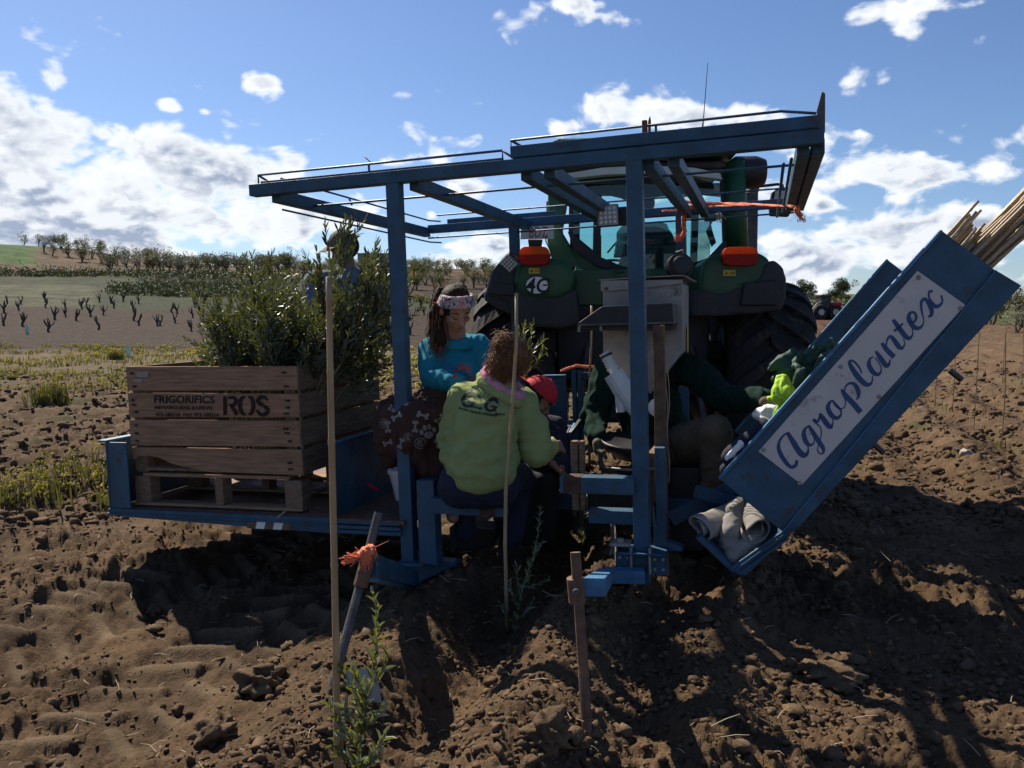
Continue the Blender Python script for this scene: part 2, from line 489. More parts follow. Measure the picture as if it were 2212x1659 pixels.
def thing(name, label, cat, mat4=None, group=None):
    o = bpy.data.objects.new(name, None)
    o.empty_display_size = .2
    COL.objects.link(o)
    if mat4 is not None: o.matrix_world = mat4
    tag(o, label, cat, group)
    return o
def struct(name, me, mat, **k): return link(name, me, mat, kind='structure', **k)
def remesh(mb, voxel, smooth=4, name='shape'):
    me = mb.mesh(name)
    o = bpy.data.objects.new('tmp', me); COL.objects.link(o)
    r = o.modifiers.new('r', 'REMESH'); r.mode = 'VOXEL'; r.voxel_size = voxel; r.use_smooth_shade = True
    if smooth:
        s_ = o.modifiers.new('s', 'SMOOTH'); s_.iterations = smooth; s_.factor = .5
    dg = bpy.context.evaluated_depsgraph_get()
    out = bpy.data.meshes.new_from_object(o.evaluated_get(dg))
    out.name = name
    bpy.data.objects.remove(o); bpy.data.meshes.remove(me)
    out.polygons.foreach_set('use_smooth', [True] * len(out.polygons))
    return out
def vget(me):
    a = np.empty(len(me.vertices) * 3); me.vertices.foreach_get('co', a); return a.reshape(-1, 3)
def vnorm(me):
    a = np.empty(len(me.vertices) * 3); me.vertex_normals.foreach_get('vector', a); return a.reshape(-1, 3)
def vset(me, v):
    me.vertices.foreach_set('co', v.reshape(-1)); me.update()
def wrinkle(me, amp, scale, stretch=(1, 1, 1), seed=0, ridged=True):
    v = vget(me); n = vnorm(me)
    p = v * scale * np.array(stretch) + seed * 13.7
    w = n3(p + .6 * n3(p * .7 + 5)[:, None])
    if ridged: w = 1 - 2.2 * np.abs(w)
    w = w + .4 * n3(p * 2.3 + 31)
    vset(me, v + n * (w * amp)[:, None])
def cull(me, fn):
    """keep only vertices for which fn(co array) is True"""
    v = vget(me); keep = fn(v)
    bm = bmesh.new(); bm.from_mesh(me); bm.verts.ensure_lookup_table()
    bmesh.ops.delete(bm, geom=[bm.verts[i] for i in np.nonzero(~keep)[0]], context='VERTS')
    bm.to_mesh(me); bm.free()
def bvh(*meshes):
    vs, fs = [], []
    for me in meshes:
        o = len(vs); vs += [v.co.copy() for v in me.vertices]
        fs += [tuple(i + o for i in p.vertices) for p in me.polygons]
    return BVHTree.FromPolygons(vs, fs)
def text_flat(body, size, offset=0.0, align='LEFT', shear=0.0, spacing=1.0):
    cu = bpy.data.curves.new('t', 'FONT'); cu.body = body; cu.size = size; cu.offset = offset
    cu.align_x = align; cu.shear = shear; cu.resolution_u = 3; cu.space_character = spacing
    o = bpy.data.objects.new('t', cu); COL.objects.link(o)
    dg = bpy.context.evaluated_depsgraph_get()
    me = bpy.data.meshes.new_from_object(o.evaluated_get(dg))
    vs = [(v.co.x, v.co.y) for v in me.vertices]; fs = [tuple(p.vertices) for p in me.polygons]
    bpy.data.objects.remove(o); bpy.data.curves.remove(cu); bpy.data.meshes.remove(me)
    return vs, fs
def stroke_flat(pts, k=6, cap=6):
    """variable width brush stroke through (x, y, w) points"""
    P_ = [np.array(p, float) for p in pts]
    if len(P_) > 2:
        Q = [2 * P_[0] - P_[1]] + P_ + [2 * P_[-1] - P_[-2]]
        out = []
        for i in range(1, len(Q) - 2):
            for j in range(k):
                t = j / k
                a, b, c, d = Q[i - 1], Q[i], Q[i + 1], Q[i + 2]
                out.append(.5 * ((2 * b) + (c - a) * t + (2 * a - 5 * b + 4 * c - d) * t * t + (3 * b - a - 3 * c + d) * t ** 3))
        out.append(P_[-1])
    else: out = P_
    vs, fs = [], []
    L_, R_ = [], []
    for i, p in enumerate(out):
        q0 = out[max(i - 1, 0)]; q1 = out[min(i + 1, len(out) - 1)]
        t = (q1 - q0)[:2]; t = t / (np.linalg.norm(t) + 1e-9)
        nrm = np.array([-t[1], t[0]]) * p[2] / 2
        L_.append(p[:2] + nrm); R_.append(p[:2] - nrm)
    n = len(out)
    vs = [tuple(p) for p in L_] + [tuple(p) for p in R_]
    fs = [(i, i + 1, n + i + 1, n + i) for i in range(n - 1)]
    return vs, fs
def merge_flat(*lst):
    vs, fs = [], []
    for v, f in lst:
        o = len(vs); vs += list(v); fs += [tuple(i + o for i in q) for q in f]
    return vs, fs
def flat_to_mesh(name, flat, fn):
    vs, fs = flat
    me = bpy.data.meshes.new(name)
    me.from_pydata([tuple(fn(x, y)) for x, y in vs], [], fs)
    me.update()
    return me
def decal(name, flat, origin, ux, uy, tree, mat, parent, eps=.004, cuts=0.012):
    """print laid onto a curved surface: flat shape in the plane (origin, ux, uy), pushed along the plane normal"""
    vs, fs = flat
    bm = bmesh.new()
    bv = [bm.verts.new((x, y, 0)) for x, y in vs]
    for f in fs:
        try: bm.faces.new([bv[i] for i in f])
        except ValueError: pass
    if cuts:
        xs = [v[0] for v in vs]; ys = [v[1] for v in vs]
        for ax, lo, hi in ((0, min(xs), max(xs)), (1, min(ys), max(ys))):
            c = lo + cuts
            while c < hi:
                no = (1, 0, 0) if ax == 0 else (0, 1, 0)
                co = (c, 0, 0) if ax == 0 else (0, c, 0)
                bmesh.ops.bisect_plane(bm, geom=bm.verts[:] + bm.edges[:] + bm.faces[:], plane_co=co, plane_no=no)
                c += cuts
    origin = Vector(origin); ux = Vector(ux).normalized(); uy = Vector(uy).normalized(); nn = ux.cross(uy).normalized()
    dead = []
    for v in bm.verts:
        w = origin + ux * v.co.x + uy * v.co.y
        hit = tree.ray_cast(w + nn * 1.0, -nn)
        if hit[0] is None: dead.append(v); continue
        v.co = hit[0] + nn * eps
    if dead: bmesh.ops.delete(bm, geom=dead, context='VERTS')
    me = bpy.data.meshes.new(name); bm.to_mesh(me); bm.free()
    return link(name, me, mat, parent)
def copy_tree(o, parent=None):
    c = o.copy(); COL.objects.link(c)
    if parent is not None: c.parent = parent
    for ch in list(o.children):
        copy_tree(ch, c)
    return c
# ------------------------------------------------------------------ terrain
ROW0 = (-0.49, 2.3); ROWD = Vector((0.31, 0.951, 0)).normalized()     # the planted row runs this way
def zpx(r, py): return EYE + (680.0 - py) / F * r
LT = [(0, 0), (14, -.05), (22, -.02), (30, zpx(30, 766)), (45, zpx(45, 733)), (60, zpx(60, 704)), (80, zpx(80, 664)), (95, zpx(95, 640)),
      (110, zpx(110, 617)), (124, zpx(124, 600)), (160, zpx(160, 586))]
RT = [(0, 0), (8, 0), (14, zpx(14, 862)), (25, zpx(25, 775)), (45, zpx(45, 728)), (75, zpx(75, 692)), (84, zpx(84, 688)), (86, zpx(86, 668)), (100, zpx(100, 655)), (150, zpx(150, 640))]
FT = [(0, 0), (6, .0), (14, zpx(14, 850)), (25, zpx(25, 770)), (50, zpx(50, 722)), (75, zpx(75, 695)), (100, zpx(100, 676)), (150, zpx(150, 645))]
def px_of(X, Y):
    return CX + F * np.tan(np.clip(np.arctan2(X, np.maximum(Y, 1e-3)), -1.2, 1.2))
SKX = [-900, 0, 245, 400, 500, 830, 1055, 1300, 1705, 1830, 2212, 3200]
SKY = [520, 540, 556, 568, 574, 578, 592, 610, 640, 650, 637, 600]
def height(X, Y, fine=True):
    X = np.asarray(X, float); Y = np.asarray(Y, float)
    r = np.hypot(X, Y)
    px = px_of(X, np.where(Y > 0, Y, 1e-3))
    px = np.where(Y <= 0, np.where(X > 0, 4000, -2000), px)
    def tab(T, top):
        rr = [t[0] for t in T]; zz = [t[1] for t in T]
        z = np.interp(r, rr, zz)
        ys = np.interp(px, SKX, SKY)
        ztop = EYE + (680 - ys) / F * top
        last = rr[-1]
        t = sstep(last, top, r)
        return np.where(r > last, zz[-1] + (ztop - zz[-1]) * t, z)
    zl = tab(LT, 235.0)
    # a second, farther rise carries the green field at the far left
    g = sstep(330, 150, px) * sstep(200, 300, r)
    zl = zl + g * (EYE + (680 - np.interp(px, SKX, SKY) ) / F * 300 - zl)
    zr = tab(RT, 175.0); zf = tab(FT, 190.0)
    w = sstep(1150, 1650, px)
    w2 = sstep(1850, 2100, px)
    z = zl * (1 - w) + (zr * (1 - w2) + zf * w2) * w
    cz = np.clip(Y / np.maximum(r, 1e-6), .6, 1.0)
    z = z + (EYE + (z - EYE) * cz - z) * sstep(16, 40, r) * (Y > 0)
    back = sstep(2, -10, Y)
    z = z * (1 - back)
    # long swells
    z = z + .10 * n2(X / 7.0, Y / 7.0) * sstep(9, 25, r) + .8 * n2(X / 45.0 + 3, Y / 45.0) * sstep(60, 140, r) * sstep(900, 60, r)
    if not fine: return z
    # ---- the worked strip near the machine
    rx = X - ROW0[0]; ry = Y - ROW0[1]
    s = rx * ROWD.x + ry * ROWD.y                    # along the row
    o = rx * ROWD.y - ry * ROWD.x                    # right of the row
    near = sstep(26, 12, r)
    wob = .10 * n2(s * .9, o * .4) + .05 * n2(s * 2.3 + 7, o * 1.1)
    ridge = lambda c, w_, h: h * np.exp(-((o - c - wob) / w_) ** 2)
    fade = sstep(5.2, 3.6, s)                        # still to be planted beyond the machine
    z = z + near * fade * (ridge(.40, .22, .17) + ridge(-.36, .20, .10) - .08 * np.exp(-(o / .16) ** 2) + ridge(1.02, .16, .09) - ridge(.76, .10, .03))
    z = z + near * sstep(-.7, -1.1, o) * -.10 + near * sstep(-1.9, -2.3, o) * .10
    z = z + near * .035 * n2(X * 1.4, Y * 1.4)
    # plough furrows on the right hand field
    fr = sstep(1.9, 2.6, o) * sstep(90, 50, r)
    z = z + fr * .07 * np.sin(o * 2 * math.pi / .9 + 1.2 * n2(s * .5, o * .5))
    fl = sstep(-3.0, -4.2, o) * sstep(30, 16, r)
    z = z + fl * .05 * np.sin(o * 2 * math.pi / .8 + 1.6 * n2(s * .6, o * .6))
    return z
def track(X, Y):
    """tyre track with lug prints left of the row: returns (mask, lug)"""
    rx = X - ROW0[0]; ry = Y - ROW0[1]
    s = rx * ROWD.x + ry * ROWD.y; o = rx * ROWD.y - ry * ROWD.x
    tot = np.zeros_like(X); msk = np.zeros_like(X)
    for c, hw, s0 in ((-1.25, .34, 0.0), (-2.15, .30, .1)):
        q = (o - c) / hw
        m_ = sstep(1.05, .85, np.abs(q))
        ph = (s + s0 + np.where(q < .05, -.35, .50) * (o - c) + np.where(q < .05, .11, 0) + .025 * n2(s * 3, o * 3)) / .235
        fr_ = (ph % 1.0) - .5
        lug = sstep(.32, .07, np.abs(fr_)) * (.9 + .35 * n2(s * 5 + 3, o * 5)) * sstep(1.0, .85, np.abs(q)) * sstep(.03, .10, np.abs(q - .05))
        msk = np.maximum(msk, m_); tot = tot + m_ * lug
    keep = sstep(-.75, -.2, n2(X * .9 + 4, Y * .9))      # worn away in places
    return msk * keep, tot * keep
def height_fine(X, Y):
    z = height(X, Y)
    r = np.hypot(X, Y)
    near = sstep(40, 16, r)
    tm, lug = track(X, Y)
    rough = 1 - tm * (.25 + .65 * np.clip(lug, 0, 1))
    bx = X + .05 * n2(X * 6, Y * 6); by = Y + .05 * n2(X * 6 + 9, Y * 6)
    amp = .65 + .75 * sstep(-.2, .5, n2(X * .55 + 20, Y * .55))
    c1 = 1 - np.clip(worley(bx * 7, by * 7) / .62, 0, 1) ** 2
    c2 = 1 - np.clip(worley(bx * 17 + 5, by * 17) / .62, 0, 1) ** 2
    c3 = 1 - np.clip(worley(bx * 38 + 5, by * 38) / .62, 0, 1) ** 2
    d = .034 * c1 * sstep(-.1, .3, n2(X * 2 + 3, Y * 2)) + .024 * c2 * sstep(-.45, .1, n2(X * 3.1 + 8, Y * 3.1)) + .011 * c3
    d = d * .75 + .020 * n2(X * 5, Y * 5) + .036 * np.abs(n2(X * 8 + 2, Y * 8)) + .022 * np.abs(n2(X * 17, Y * 17 + 5)) + .013 * np.abs(n2(X * 37, Y * 37)) + .007 * np.abs(n2(X * 76, Y * 76)) - .02
    z = z + near * amp * rough * d - near * tm * .045 + near * .042 * lug + near * .0035 * n2(X * 85, Y * 85)
    return z
_DS = .8 * 1.004 ** np.arange(1700)
def ground_point(px, py):
    rr = ray(px, py)
    X = rr.x / rr.y * _DS; Z = EYE + rr.z / rr.y * _DS
    h = height(X, _DS)
    k = np.nonzero(Z <= h)[0]
    return Vector((X[k[0]], _DS[k[0]], h[k[0]])) if len(k) else None
def gz(x, y): return float(height_fine(np.array([float(x)]), np.array([float(y)]))[0])

def build_terrain():
    az = []
    a = -180.0
    while a < 180:
        az.append(a)
        b = abs(a + .001)
        a += .125 if b < 36 else (.4 if b < 50 else 4.0)
    az = np.radians(np.array(az))
    rs = [.25]
    while rs[-1] < 900:
        q = rs[-1]
        rs.append(q * (1.08 if q < 1.6 else 1.0056 if q < 14 else 1.009 if q < 40 else 1.018 if q < 300 else 1.08))
    rs = np.array(rs)
    na, nr = len(az), len(rs)
    A, Rr = np.meshgrid(az, rs)
    X = Rr * np.sin(A); Y = Rr * np.cos(A)
    Z = height_fine(X.ravel(), Y.ravel()).reshape(X.shape)
    # close the middle
    V = np.stack([X.ravel(), Y.ravel(), Z.ravel()], 1)
    px = px_of(X, np.where(Y > 0, Y, 1e-3)); px = np.where(Y <= 0, np.where(X > 0, 4000, -2000), px)
    # ---- what covers the land: soil / red soil / straw / grass / pale crop / dark scrub
    soil = np.array([.116, .073, .041]); red = np.array([.043, .026, .017]); straw = np.array([.115, .092, .050]); grass = np.array([.030, .042, .016])
    pale = np.array([.070, .072, .040]); scrub = np.array([.032, .042, .018]); dry = np.array([.10, .060, .033]); lush = np.array([.036, .085, .011])
    meadow = np.array([.075, .09, .018]); pathc = np.array([.15, .10, .062])
    C = np.broadcast_to(soil, X.shape + (3,)).copy()
    jit = 3.5 * n2(X / 6, Y / 6) + 2.0 * n2(X / 2.2, Y / 2.2)
    r_ = Rr + jit * sstep(15, 60, Rr)
    def lay(col, mask):
        nonlocal C
        C = C * (1 - mask[..., None]) + col * mask[..., None]
    left = sstep(1500, 1250, px)
    sp = sstep(-.25, .35, n2(X * .8, Y * .8) + .5 * n2(X * 2.6, Y * 2.6))
    lay(straw, left * sstep(17, 22, r_) * sstep(36, 31, r_) * (.25 + .6 * sp))
    lay(red, left * sstep(31, 36, r_))
    lay(grass, left * sstep(76, 79, r_) * sstep(60, 330, px + 20 * jit))
    lay(red, left * sstep(90, 94, r_) * sstep(640, 760, px))
    lay(pale, left * sstep(80, 83, r_) * sstep(230, 190, px))
    lay(scrub, left * sstep(88, 92, r_) * sstep(200, 260, px) * sstep(760, 560, px) * (.5 + .5 * sstep(-.3, .3, n2(X / 5, Y / 5))))
    lay(scrub, left * sstep(111, 114, r_) * sstep(900, 700, px))
    lay(dry, left * sstep(125, 129, r_) * (.65 + .35 * sstep(-.3, .3, n2(X / 9, Y / 9))))
    lay(lush, sstep(258, 238, px) * sstep(225, 235, Rr) * (Y > 0))
    lay(lush, sstep(110, 60, px) * sstep(176, 184, Rr + (110 - px) * -.1) * (Y > 0))
    right = sstep(1450, 1650, px)
    reds = np.array([.088, .045, .027])
    lay(reds, right * sstep(18, 26, r_) * sstep(2140, 1900, px))
    lay(meadow, right * sstep(87, 90, r_) * sstep(2150, 2000, px))
    lay(scrub, right * sstep(2020, 2120, px) * sstep(62, 70, r_) * sstep(120, 100, r_) * .6)
    lay(meadow, right * sstep(2060, 2150, px) * sstep(58, 75, r_) * (.3 + .5 * sstep(-.2, .3, n2(X / 6, Y / 6))))
    # green specks of weeds among the clods
    wd = sstep(.42, .62, n2(X * 1.7 + 40, Y * 1.7)) * sstep(6, 9, Rr) * sstep(30, 20, Rr)
    lay(np.array([.06, .075, .025]), wd * .5)
    fr = sstep(9, 12, Rr) * sstep(60, 30, Rr) * right
    ln = np.abs(((X * ROWD.y - Y * ROWD.x) / 1.9) % 1.0 - .5)
    lay(pathc, fr * sstep(.38, .47, ln) * .8)
    tm_, lg_ = track(X, Y)
    lay(np.array([.165, .118, .072]), np.clip(lg_, 0, 1) * .75 * (Rr < 14))
    lay(np.array([.085, .054, .033]), tm_ * (1 - np.clip(lg_, 0, 1)) * .5 * (Rr < 14))
    faces_i = np.arange(nr - 1)[:, None] * na + np.arange(na)[None, :]
    nxt = np.roll(np.arange(na), -1)
    f = np.stack([faces_i, np.arange(1, nr)[:, None] * na + np.arange(na)[None, :], np.arange(1, nr)[:, None] * na + nxt[None, :],
                  np.arange(nr - 1)[:, None] * na + nxt[None, :]], -1)
    # zones become separate pieces of the setting
    cut1 = int(np.searchsorted(rs, 31.0)); cut2 = int(np.searchsorted(rs, 84.0))
    def piece(name, i0, i1, mat, cap=False):
        ff = f[i0:i1].reshape(-1, 4)
        lo, hi = i0 * na, (i1 + 1) * na
        vv = V[lo:hi].copy(); cc = C.reshape(-1, 3)[lo:hi]
        ff = ff - lo
        me = bpy.data.meshes.new(name)
        nv, nf = len(vv), len(ff)
        extra = 0
        if cap:
            vv = np.concatenate([vv, [[0, 0, V[:na, 2].mean()]]]); cc = np.concatenate([cc, [soil]]); nv += 1
            tri = np.stack([np.arange(na), nxt, np.full(na, nv - 1)], 1)
            extra = na
        me.vertices.add(nv); me.vertices.foreach_set('co', vv.reshape(-1))
        li = ff.reshape(-1)
        if cap: li = np.concatenate([li, tri.reshape(-1)])
        me.loops.add(len(li)); me.loops.foreach_set('vertex_index', li.astype(np.int32))
        st = np.arange(nf) * 4
        if cap: st = np.concatenate([st, nf * 4 + np.arange(na) * 3])
        me.polygons.add(nf + extra); me.polygons.foreach_set('loop_start', st.astype(np.int32))
        me.update(calc_edges=True)
        ca = me.color_attributes.new('cover', 'FLOAT_COLOR', 'POINT')
        ca.data.foreach_set('color', np.concatenate([cc, np.ones((nv, 1))], 1).reshape(-1).astype(np.float32))
        me.polygons.foreach_set('use_smooth', [True] * (nf + extra))
        return struct(name, me, mat)
    piece('ground', 0, cut1, soilmat('ploughed_soil', 1.0), cap=True)
    piece('vineyard_field', cut1, cut2, soilmat('vineyard_soil', .5))
    piece('hillside', cut2, nr - 1, soilmat('hill_cover', .25))
def soilmat(name, fine):
    m, N, L = mk(name)
    b = N['Principled BSDF']; b.inputs['Roughness'].default_value = .95; b.inputs['Specular IOR Level'].default_value = .15
    at_ = N.new('ShaderNodeAttribute'); at_.attribute_name = 'cover'
    g = N.new('ShaderNodeNewGeometry')
    n1 = N.new('ShaderNodeTexNoise'); n1.inputs['Scale'].default_value = 2.2 if fine > .4 else .35; n1.inputs['Detail'].default_value = 12; n1.inputs['Roughness'].default_value = .68
    L.new(g.outputs['Position'], n1.inputs['Vector'])
    mr = N.new('ShaderNodeMapRange'); mr.inputs[1].default_value = .3; mr.inputs[2].default_value = .72; mr.inputs[3].default_value = .50 if fine > .9 else .28; mr.inputs[4].default_value = 1.55 if fine > .9 else 1.7
    L.new(n1.outputs['Fac'], mr.inputs[0])
    vm = N.new('ShaderNodeVectorMath'); vm.operation = 'SCALE'; L.new(at_.outputs['Color'], vm.inputs[0]); L.new(mr.outputs[0], vm.inputs['Scale'])
    # pale grit and small stones
    vo = N.new('ShaderNodeTexVoronoi'); vo.inputs['Scale'].default_value = 55 if fine > .9 else 3.2
    L.new(g.outputs['Position'], vo.inputs['Vector'])
    st = N.new('ShaderNodeMapRange'); st.inputs[1].default_value = .10; st.inputs[2].default_value = .05
    L.new(vo.outputs['Distance'], st.inputs[0])
    rnd = N.new('ShaderNodeSeparateColor'); L.new(vo.outputs['Color'], rnd.inputs[0])
    th = N.new('ShaderNodeMath'); th.operation = 'GREATER_THAN'; th.inputs[1].default_value = .80 if fine > .3 else .93
    L.new(rnd.outputs[0], th.inputs[0])
    mu = N.new('ShaderNodeMath'); mu.operation = 'MULTIPLY'; L.new(st.outputs[0], mu.inputs[0]); L.new(th.outputs[0], mu.inputs[1])
    mx = N.new('ShaderNodeMix'); mx.data_type = 'RGBA'
    L.new(mu.outputs[0], mx.inputs[0]); L.new(vm.outputs[0], mx.inputs[6]); mx.inputs[7].default_value = (.26, .20, .15, 1) if fine > .9 else (.13, .10, .08, 1)
    L.new(mx.outputs[2], b.inputs['Base Color'])
    n3_ = N.new('ShaderNodeTexNoise'); n3_.inputs['Scale'].default_value = 75 if fine > .9 else 5.5; n3_.inputs['Detail'].default_value = 8; n3_.inputs['Roughness'].default_value = .7
    L.new(g.outputs['Position'], n3_.inputs['Vector'])
    bp = N.new('ShaderNodeBump'); bp.inputs['Strength'].default_value = .8; bp.inputs['Distance'].default_value = .03 if fine > .9 else .18
    L.new(n3_.outputs['Fac'], bp.inputs['Height']); L.new(bp.outputs[0], b.inputs['Normal'])
    return m
build_terrain()

# ------------------------------------------------------------------ loose clods lying on the soil
def ico(sub):
    bm = bmesh.new(); bmesh.ops.create_icosphere(bm, subdivisions=sub, radius=1.0)
    v = np.array([x.co[:] for x in bm.verts]); f = np.array([[q.index for q in p.verts] for p in bm.faces]); bm.free()
    return v, f
def clod_mat():
    m = pmat('soil_clod', (.112, .073, .043), .95, 0, .45, 14, .5, 120, .15, det=8)
    return m
M['clod'] = clod_mat()
def clods(name, pos, size, sub, seed, label=None):
    rng = np.random.default_rng(seed)
    bv, bf = ico(sub)
    n = len(pos)
    V = np.empty((n, len(bv), 3))
    sc = rng.uniform(.5, 1.3, (n, 3)); sc[:, 2] *= .7
    ang = rng.uniform(0, 2 * math.pi, n)
    off = rng.uniform(0, 50, (n, 1, 3))
    P_ = (bv[None] * 1.1 + off).reshape(-1, 3)
    d = n3(P_).reshape(n, -1) * .6 + n3(P_ * 2.3).reshape(n, -1) * .6
    W = bv[None] * (1 + d[..., None]) * sc[:, None, :] * size[:, None, None]
    c, s_ = np.cos(ang)[:, None], np.sin(ang)[:, None]
    V[..., 0] = W[..., 0] * c - W[..., 1] * s_ + pos[:, None, 0]
    V[..., 1] = W[..., 0] * s_ + W[..., 1] * c + pos[:, None, 1]
    V[..., 2] = W[..., 2] + pos[:, None, 2]
    Fc = (bf[None] + (np.arange(n) * len(bv))[:, None, None]).reshape(-1, 3)
    me = bpy.data.meshes.new(name)
    me.vertices.add(n * len(bv)); me.vertices.foreach_set('co', V.reshape(-1))
    me.loops.add(Fc.size); me.loops.foreach_set('vertex_index', Fc.reshape(-1).astype(np.int32))
    me.polygons.add(len(Fc)); me.polygons.foreach_set('loop_start', (np.arange(len(Fc)) * 3).astype(np.int32))
    me.update(calc_edges=True)
    if sub > 3: me.polygons.foreach_set('use_smooth', [True] * len(me.polygons))
    return me
def scatter_clods():
    rng = np.random.default_rng(21)
    for name, n, r0, r1, smin, smax, sub, seed in (('soil_lumps', 12000, 6.5, 24.0, .018, .055, 1, 3), ('soil_clods', 1900, 2.0, 14.0, .014, .038, 2, 1), ('soil_crumbs', 47000, 2.0, 20.0, .005, .018, 1, 2)):
        a = rng.uniform(R(-37), R(37), n)
        r = r0 * (r1 / r0) ** rng.uniform(0, 1, n)
        x = r * np.sin(a); y = r * np.cos(a)
        tm, _ = track(x, y)
        rx = x - ROW0[0]; ry = y - ROW0[1]; o = rx * ROWD.y - ry * ROWD.x
        keep = rng.uniform(0, 1, n) < (1 - .6 * tm) * (.30 + .7 * sstep(-.3, .4, n2(x * 1.1 + 2, y * 1.1)) ) * (.4 + .6 * (sstep(-.9, -.2, o) + sstep(-2.2, -2.6, o)))
        x, y = x[keep], y[keep]
        z = height_fine(x, y)
        s = smin * (smax / smin) ** (rng.uniform(0, 1, len(x)) ** 2.2) * (1 + .03 * np.hypot(x, y))
        me = clods(name, np.stack([x, y, z + s * .25], 1), s, sub, seed)
        o_ = link(name, me, 'clod', kind='stuff')
        o_['label'] = 'loose brown clods scattered over the ploughed soil' if sub == 2 else 'brown lumps of ploughed earth farther off in the field' if seed == 3 else 'small crumbs of brown soil all over the field'
        o_['category'] = 'soil'
scatter_clods()
for i, (px, py, s, lab) in enumerate(((566, 1492, .075, 'large squarish dirt clod left of the leaning metal rod'), (1795, 1475, .085, 'wedge shaped sunlit dirt clod standing on the shaded soil at right'),
                                      (470, 1600, .07, 'flat dirt clod in the tyre track at the lower left'), (1760, 1262, .05, 'small sunlit dirt lump below the cane chute'),
                                      (330, 1320, .05, 'egg shaped dirt clod at the edge of the crate shadow'), (1180, 1600, .07, 'big shaded earth lump left of the rusty rod in the ground'))):
    g = ground_point(px, py)
    me = clods('dirt_clod', np.array([[0, 0, s * .35]]), np.array([s]), 4, 40 + i)
    v = vget(me); v += vnorm(me) * (n3(v * 60) * .006 + n3(v * 140) * .003)[:, None]; vset(me, v)
    o = link('dirt_clod', me, 'clod', label=lab, cat='dirt clod', group='large clods of earth')
    o.location = (g.x, g.y, gz(g.x, g.y))
# ------------------------------------------------------------------ planting machine
MYAW, MROLL = R(-17), R(-1.9)
MO = at(882, 1215, 4.30)
MM = Matrix.Translation(MO) @ Matrix.Rotation(MYAW, 4, 'Z') @ Matrix.Rotation(MROLL, 4, 'Y')
MI = MM.inverted()
def pl(px, py, c, ax=1):
    """where the line of sight through (px, py) meets the machine's own plane axis = c"""
    o = MI @ Vector((0, 0, EYE)); d = MI.to_3x3() @ ray(px, py)
    return o + d * ((c - o[ax]) / d[ax])
def xz(px, py, y=0.0):
    p = pl(px, py, y); return (p.x, p.z)
machine = thing('planting_machine', 'blue steel tree planting machine with canopy frame and cane chute behind the tractor', 'planting machine', MM)
UPV = (0, 0, 1)
def mpart(name, mb, mat='blue', **k):
    return link(name, mb, mat, machine, bevel=k.pop('bevel', .004), **k)
# -- canopy
zt_l = (pl(537, 397, 0).z + pl(537, 425, 0).z) / 2
zt_r = (pl(1781, 281, 0).z + pl(1781, 305, 0).z) / 2
xl, xr = pl(537, 410, 0).x, pl(1781, 292, 0).x
ZC = (zt_l + zt_r) / 2
YB = 2.25
mpart('canopy_beam', MB().beam((xl, .035, zt_l), (xr, .035, zt_r), .07, .062))
def zc(x): return zt_l + (zt_r - zt_l) * (x - xl) / (xr - xl)
# flange strip on the left half and a second beam over the right half
xa = pl(1085, 340, .1).x
mpart('canopy_strip', MB().beam((xl + .02, .11, zc(xl) + .035), (xa, .11, zc(xa) + .035), .05, .05))
xb_, xc_ = pl(1100, 335, 0).x, xr - .02
mpart('canopy_upper_beam', MB().beam((xb_, .045, zc(xb_) + .068), (xc_, .045, zc(xc_) + .068), .06, .058))
mpart('canopy_beam', MB().beam((xl + .12, YB, zc(xl)), (xr - .04, YB, zc(xr) - .0), .07, .062))
mpart('canopy_strip', MB().beam((xl + .25, YB + .09, zc(xl) + .055), (pl(1195, 460, YB).x, YB + .09, zc(xa) + .055), .05, .05))
# -- cross beams running back
for px_, dz in ((594, 0), (893, 0), (1135, 0), (1185, 0), (1400, 0), (1455, 0), (1735, 0), (1768, 0)):
    x_ = pl(px_, 412 - (px_ - 594) * .095, .07).x
    mpart('canopy_cross_beam', MB().beam((x_, .075, zc(x_) - .03), (x_, YB - .04, zc(x_) - .03), .055, .07))
# -- guard rails of round bar
def rail(pts, r=.0065): return mpart('canopy_rail', MB().tube(pts, r, 6), bevel=0, smooth=True)
def zr_(x, d): return zc(x) + d
h1 = .095
x0_, x1_ = xl + .005, xa + .005
rail([(x0_, .09, zr_(x0_, .0)), (x0_, .09, zr_(x0_, h1)), (x1_, .09, zr_(x1_, h1)), (x1_, .09, zr_(x1_, .03))])
rail([(x0_, .09, zr_(x0_, h1)), (x0_ + .03, .30, zr_(x0_, .03))])
rail([(x1_, .09, zr_(x1_, h1)), (x1_ + .10, .10, zr_(x1_, .02))])
for px_ in (797,): 
    x_ = pl(px_, 360, .09).x; rail([(x_, .09, zr_(x_, .03)), (x_, .09, zr_(x_, h1))]); rail([(x_ + .02, .09, zr_(x_, h1)), (x_ - .03, .09, zr_(x_, h1 + .045))], .003)
x2_, x3_ = xb_ - .01, xr - .03
h2 = .135
rail([(x2_, .07, zr_(x2_, .05)), (x2_, .07, zr_(x2_, h2)), (x3_ - .15, .07, zr_(x3_, h2 + .005)), (x3_, .07, zr_(x3_, h2 - .02))])
rail([(x2_, .07, zr_(x2_, h2)), (x2_ + .07, .22, zr_(x2_, .10))])
x_ = pl(1417, 285, .07).x; rail([(x_, .07, zr_(x_, .09)), (x_, .07, zr_(x_, h2))])
mpart('canopy_bracket', MB().box((x_ - .05, .05, zr_(x_, .125)), (.025, .02, .07)), 'rust')
mpart('canopy_bracket', MB().prism([(xr - .025, .03, zc(xr) + .02), (xr + .005, .03, zc(xr) + .02), (xr + .006, .03, zc(xr) + .19), (xr - .008, .03, zc(xr) + .20), (xr - .03, .03, zc(xr) + .12)], (0, .03, 0)), 'dark_steel')
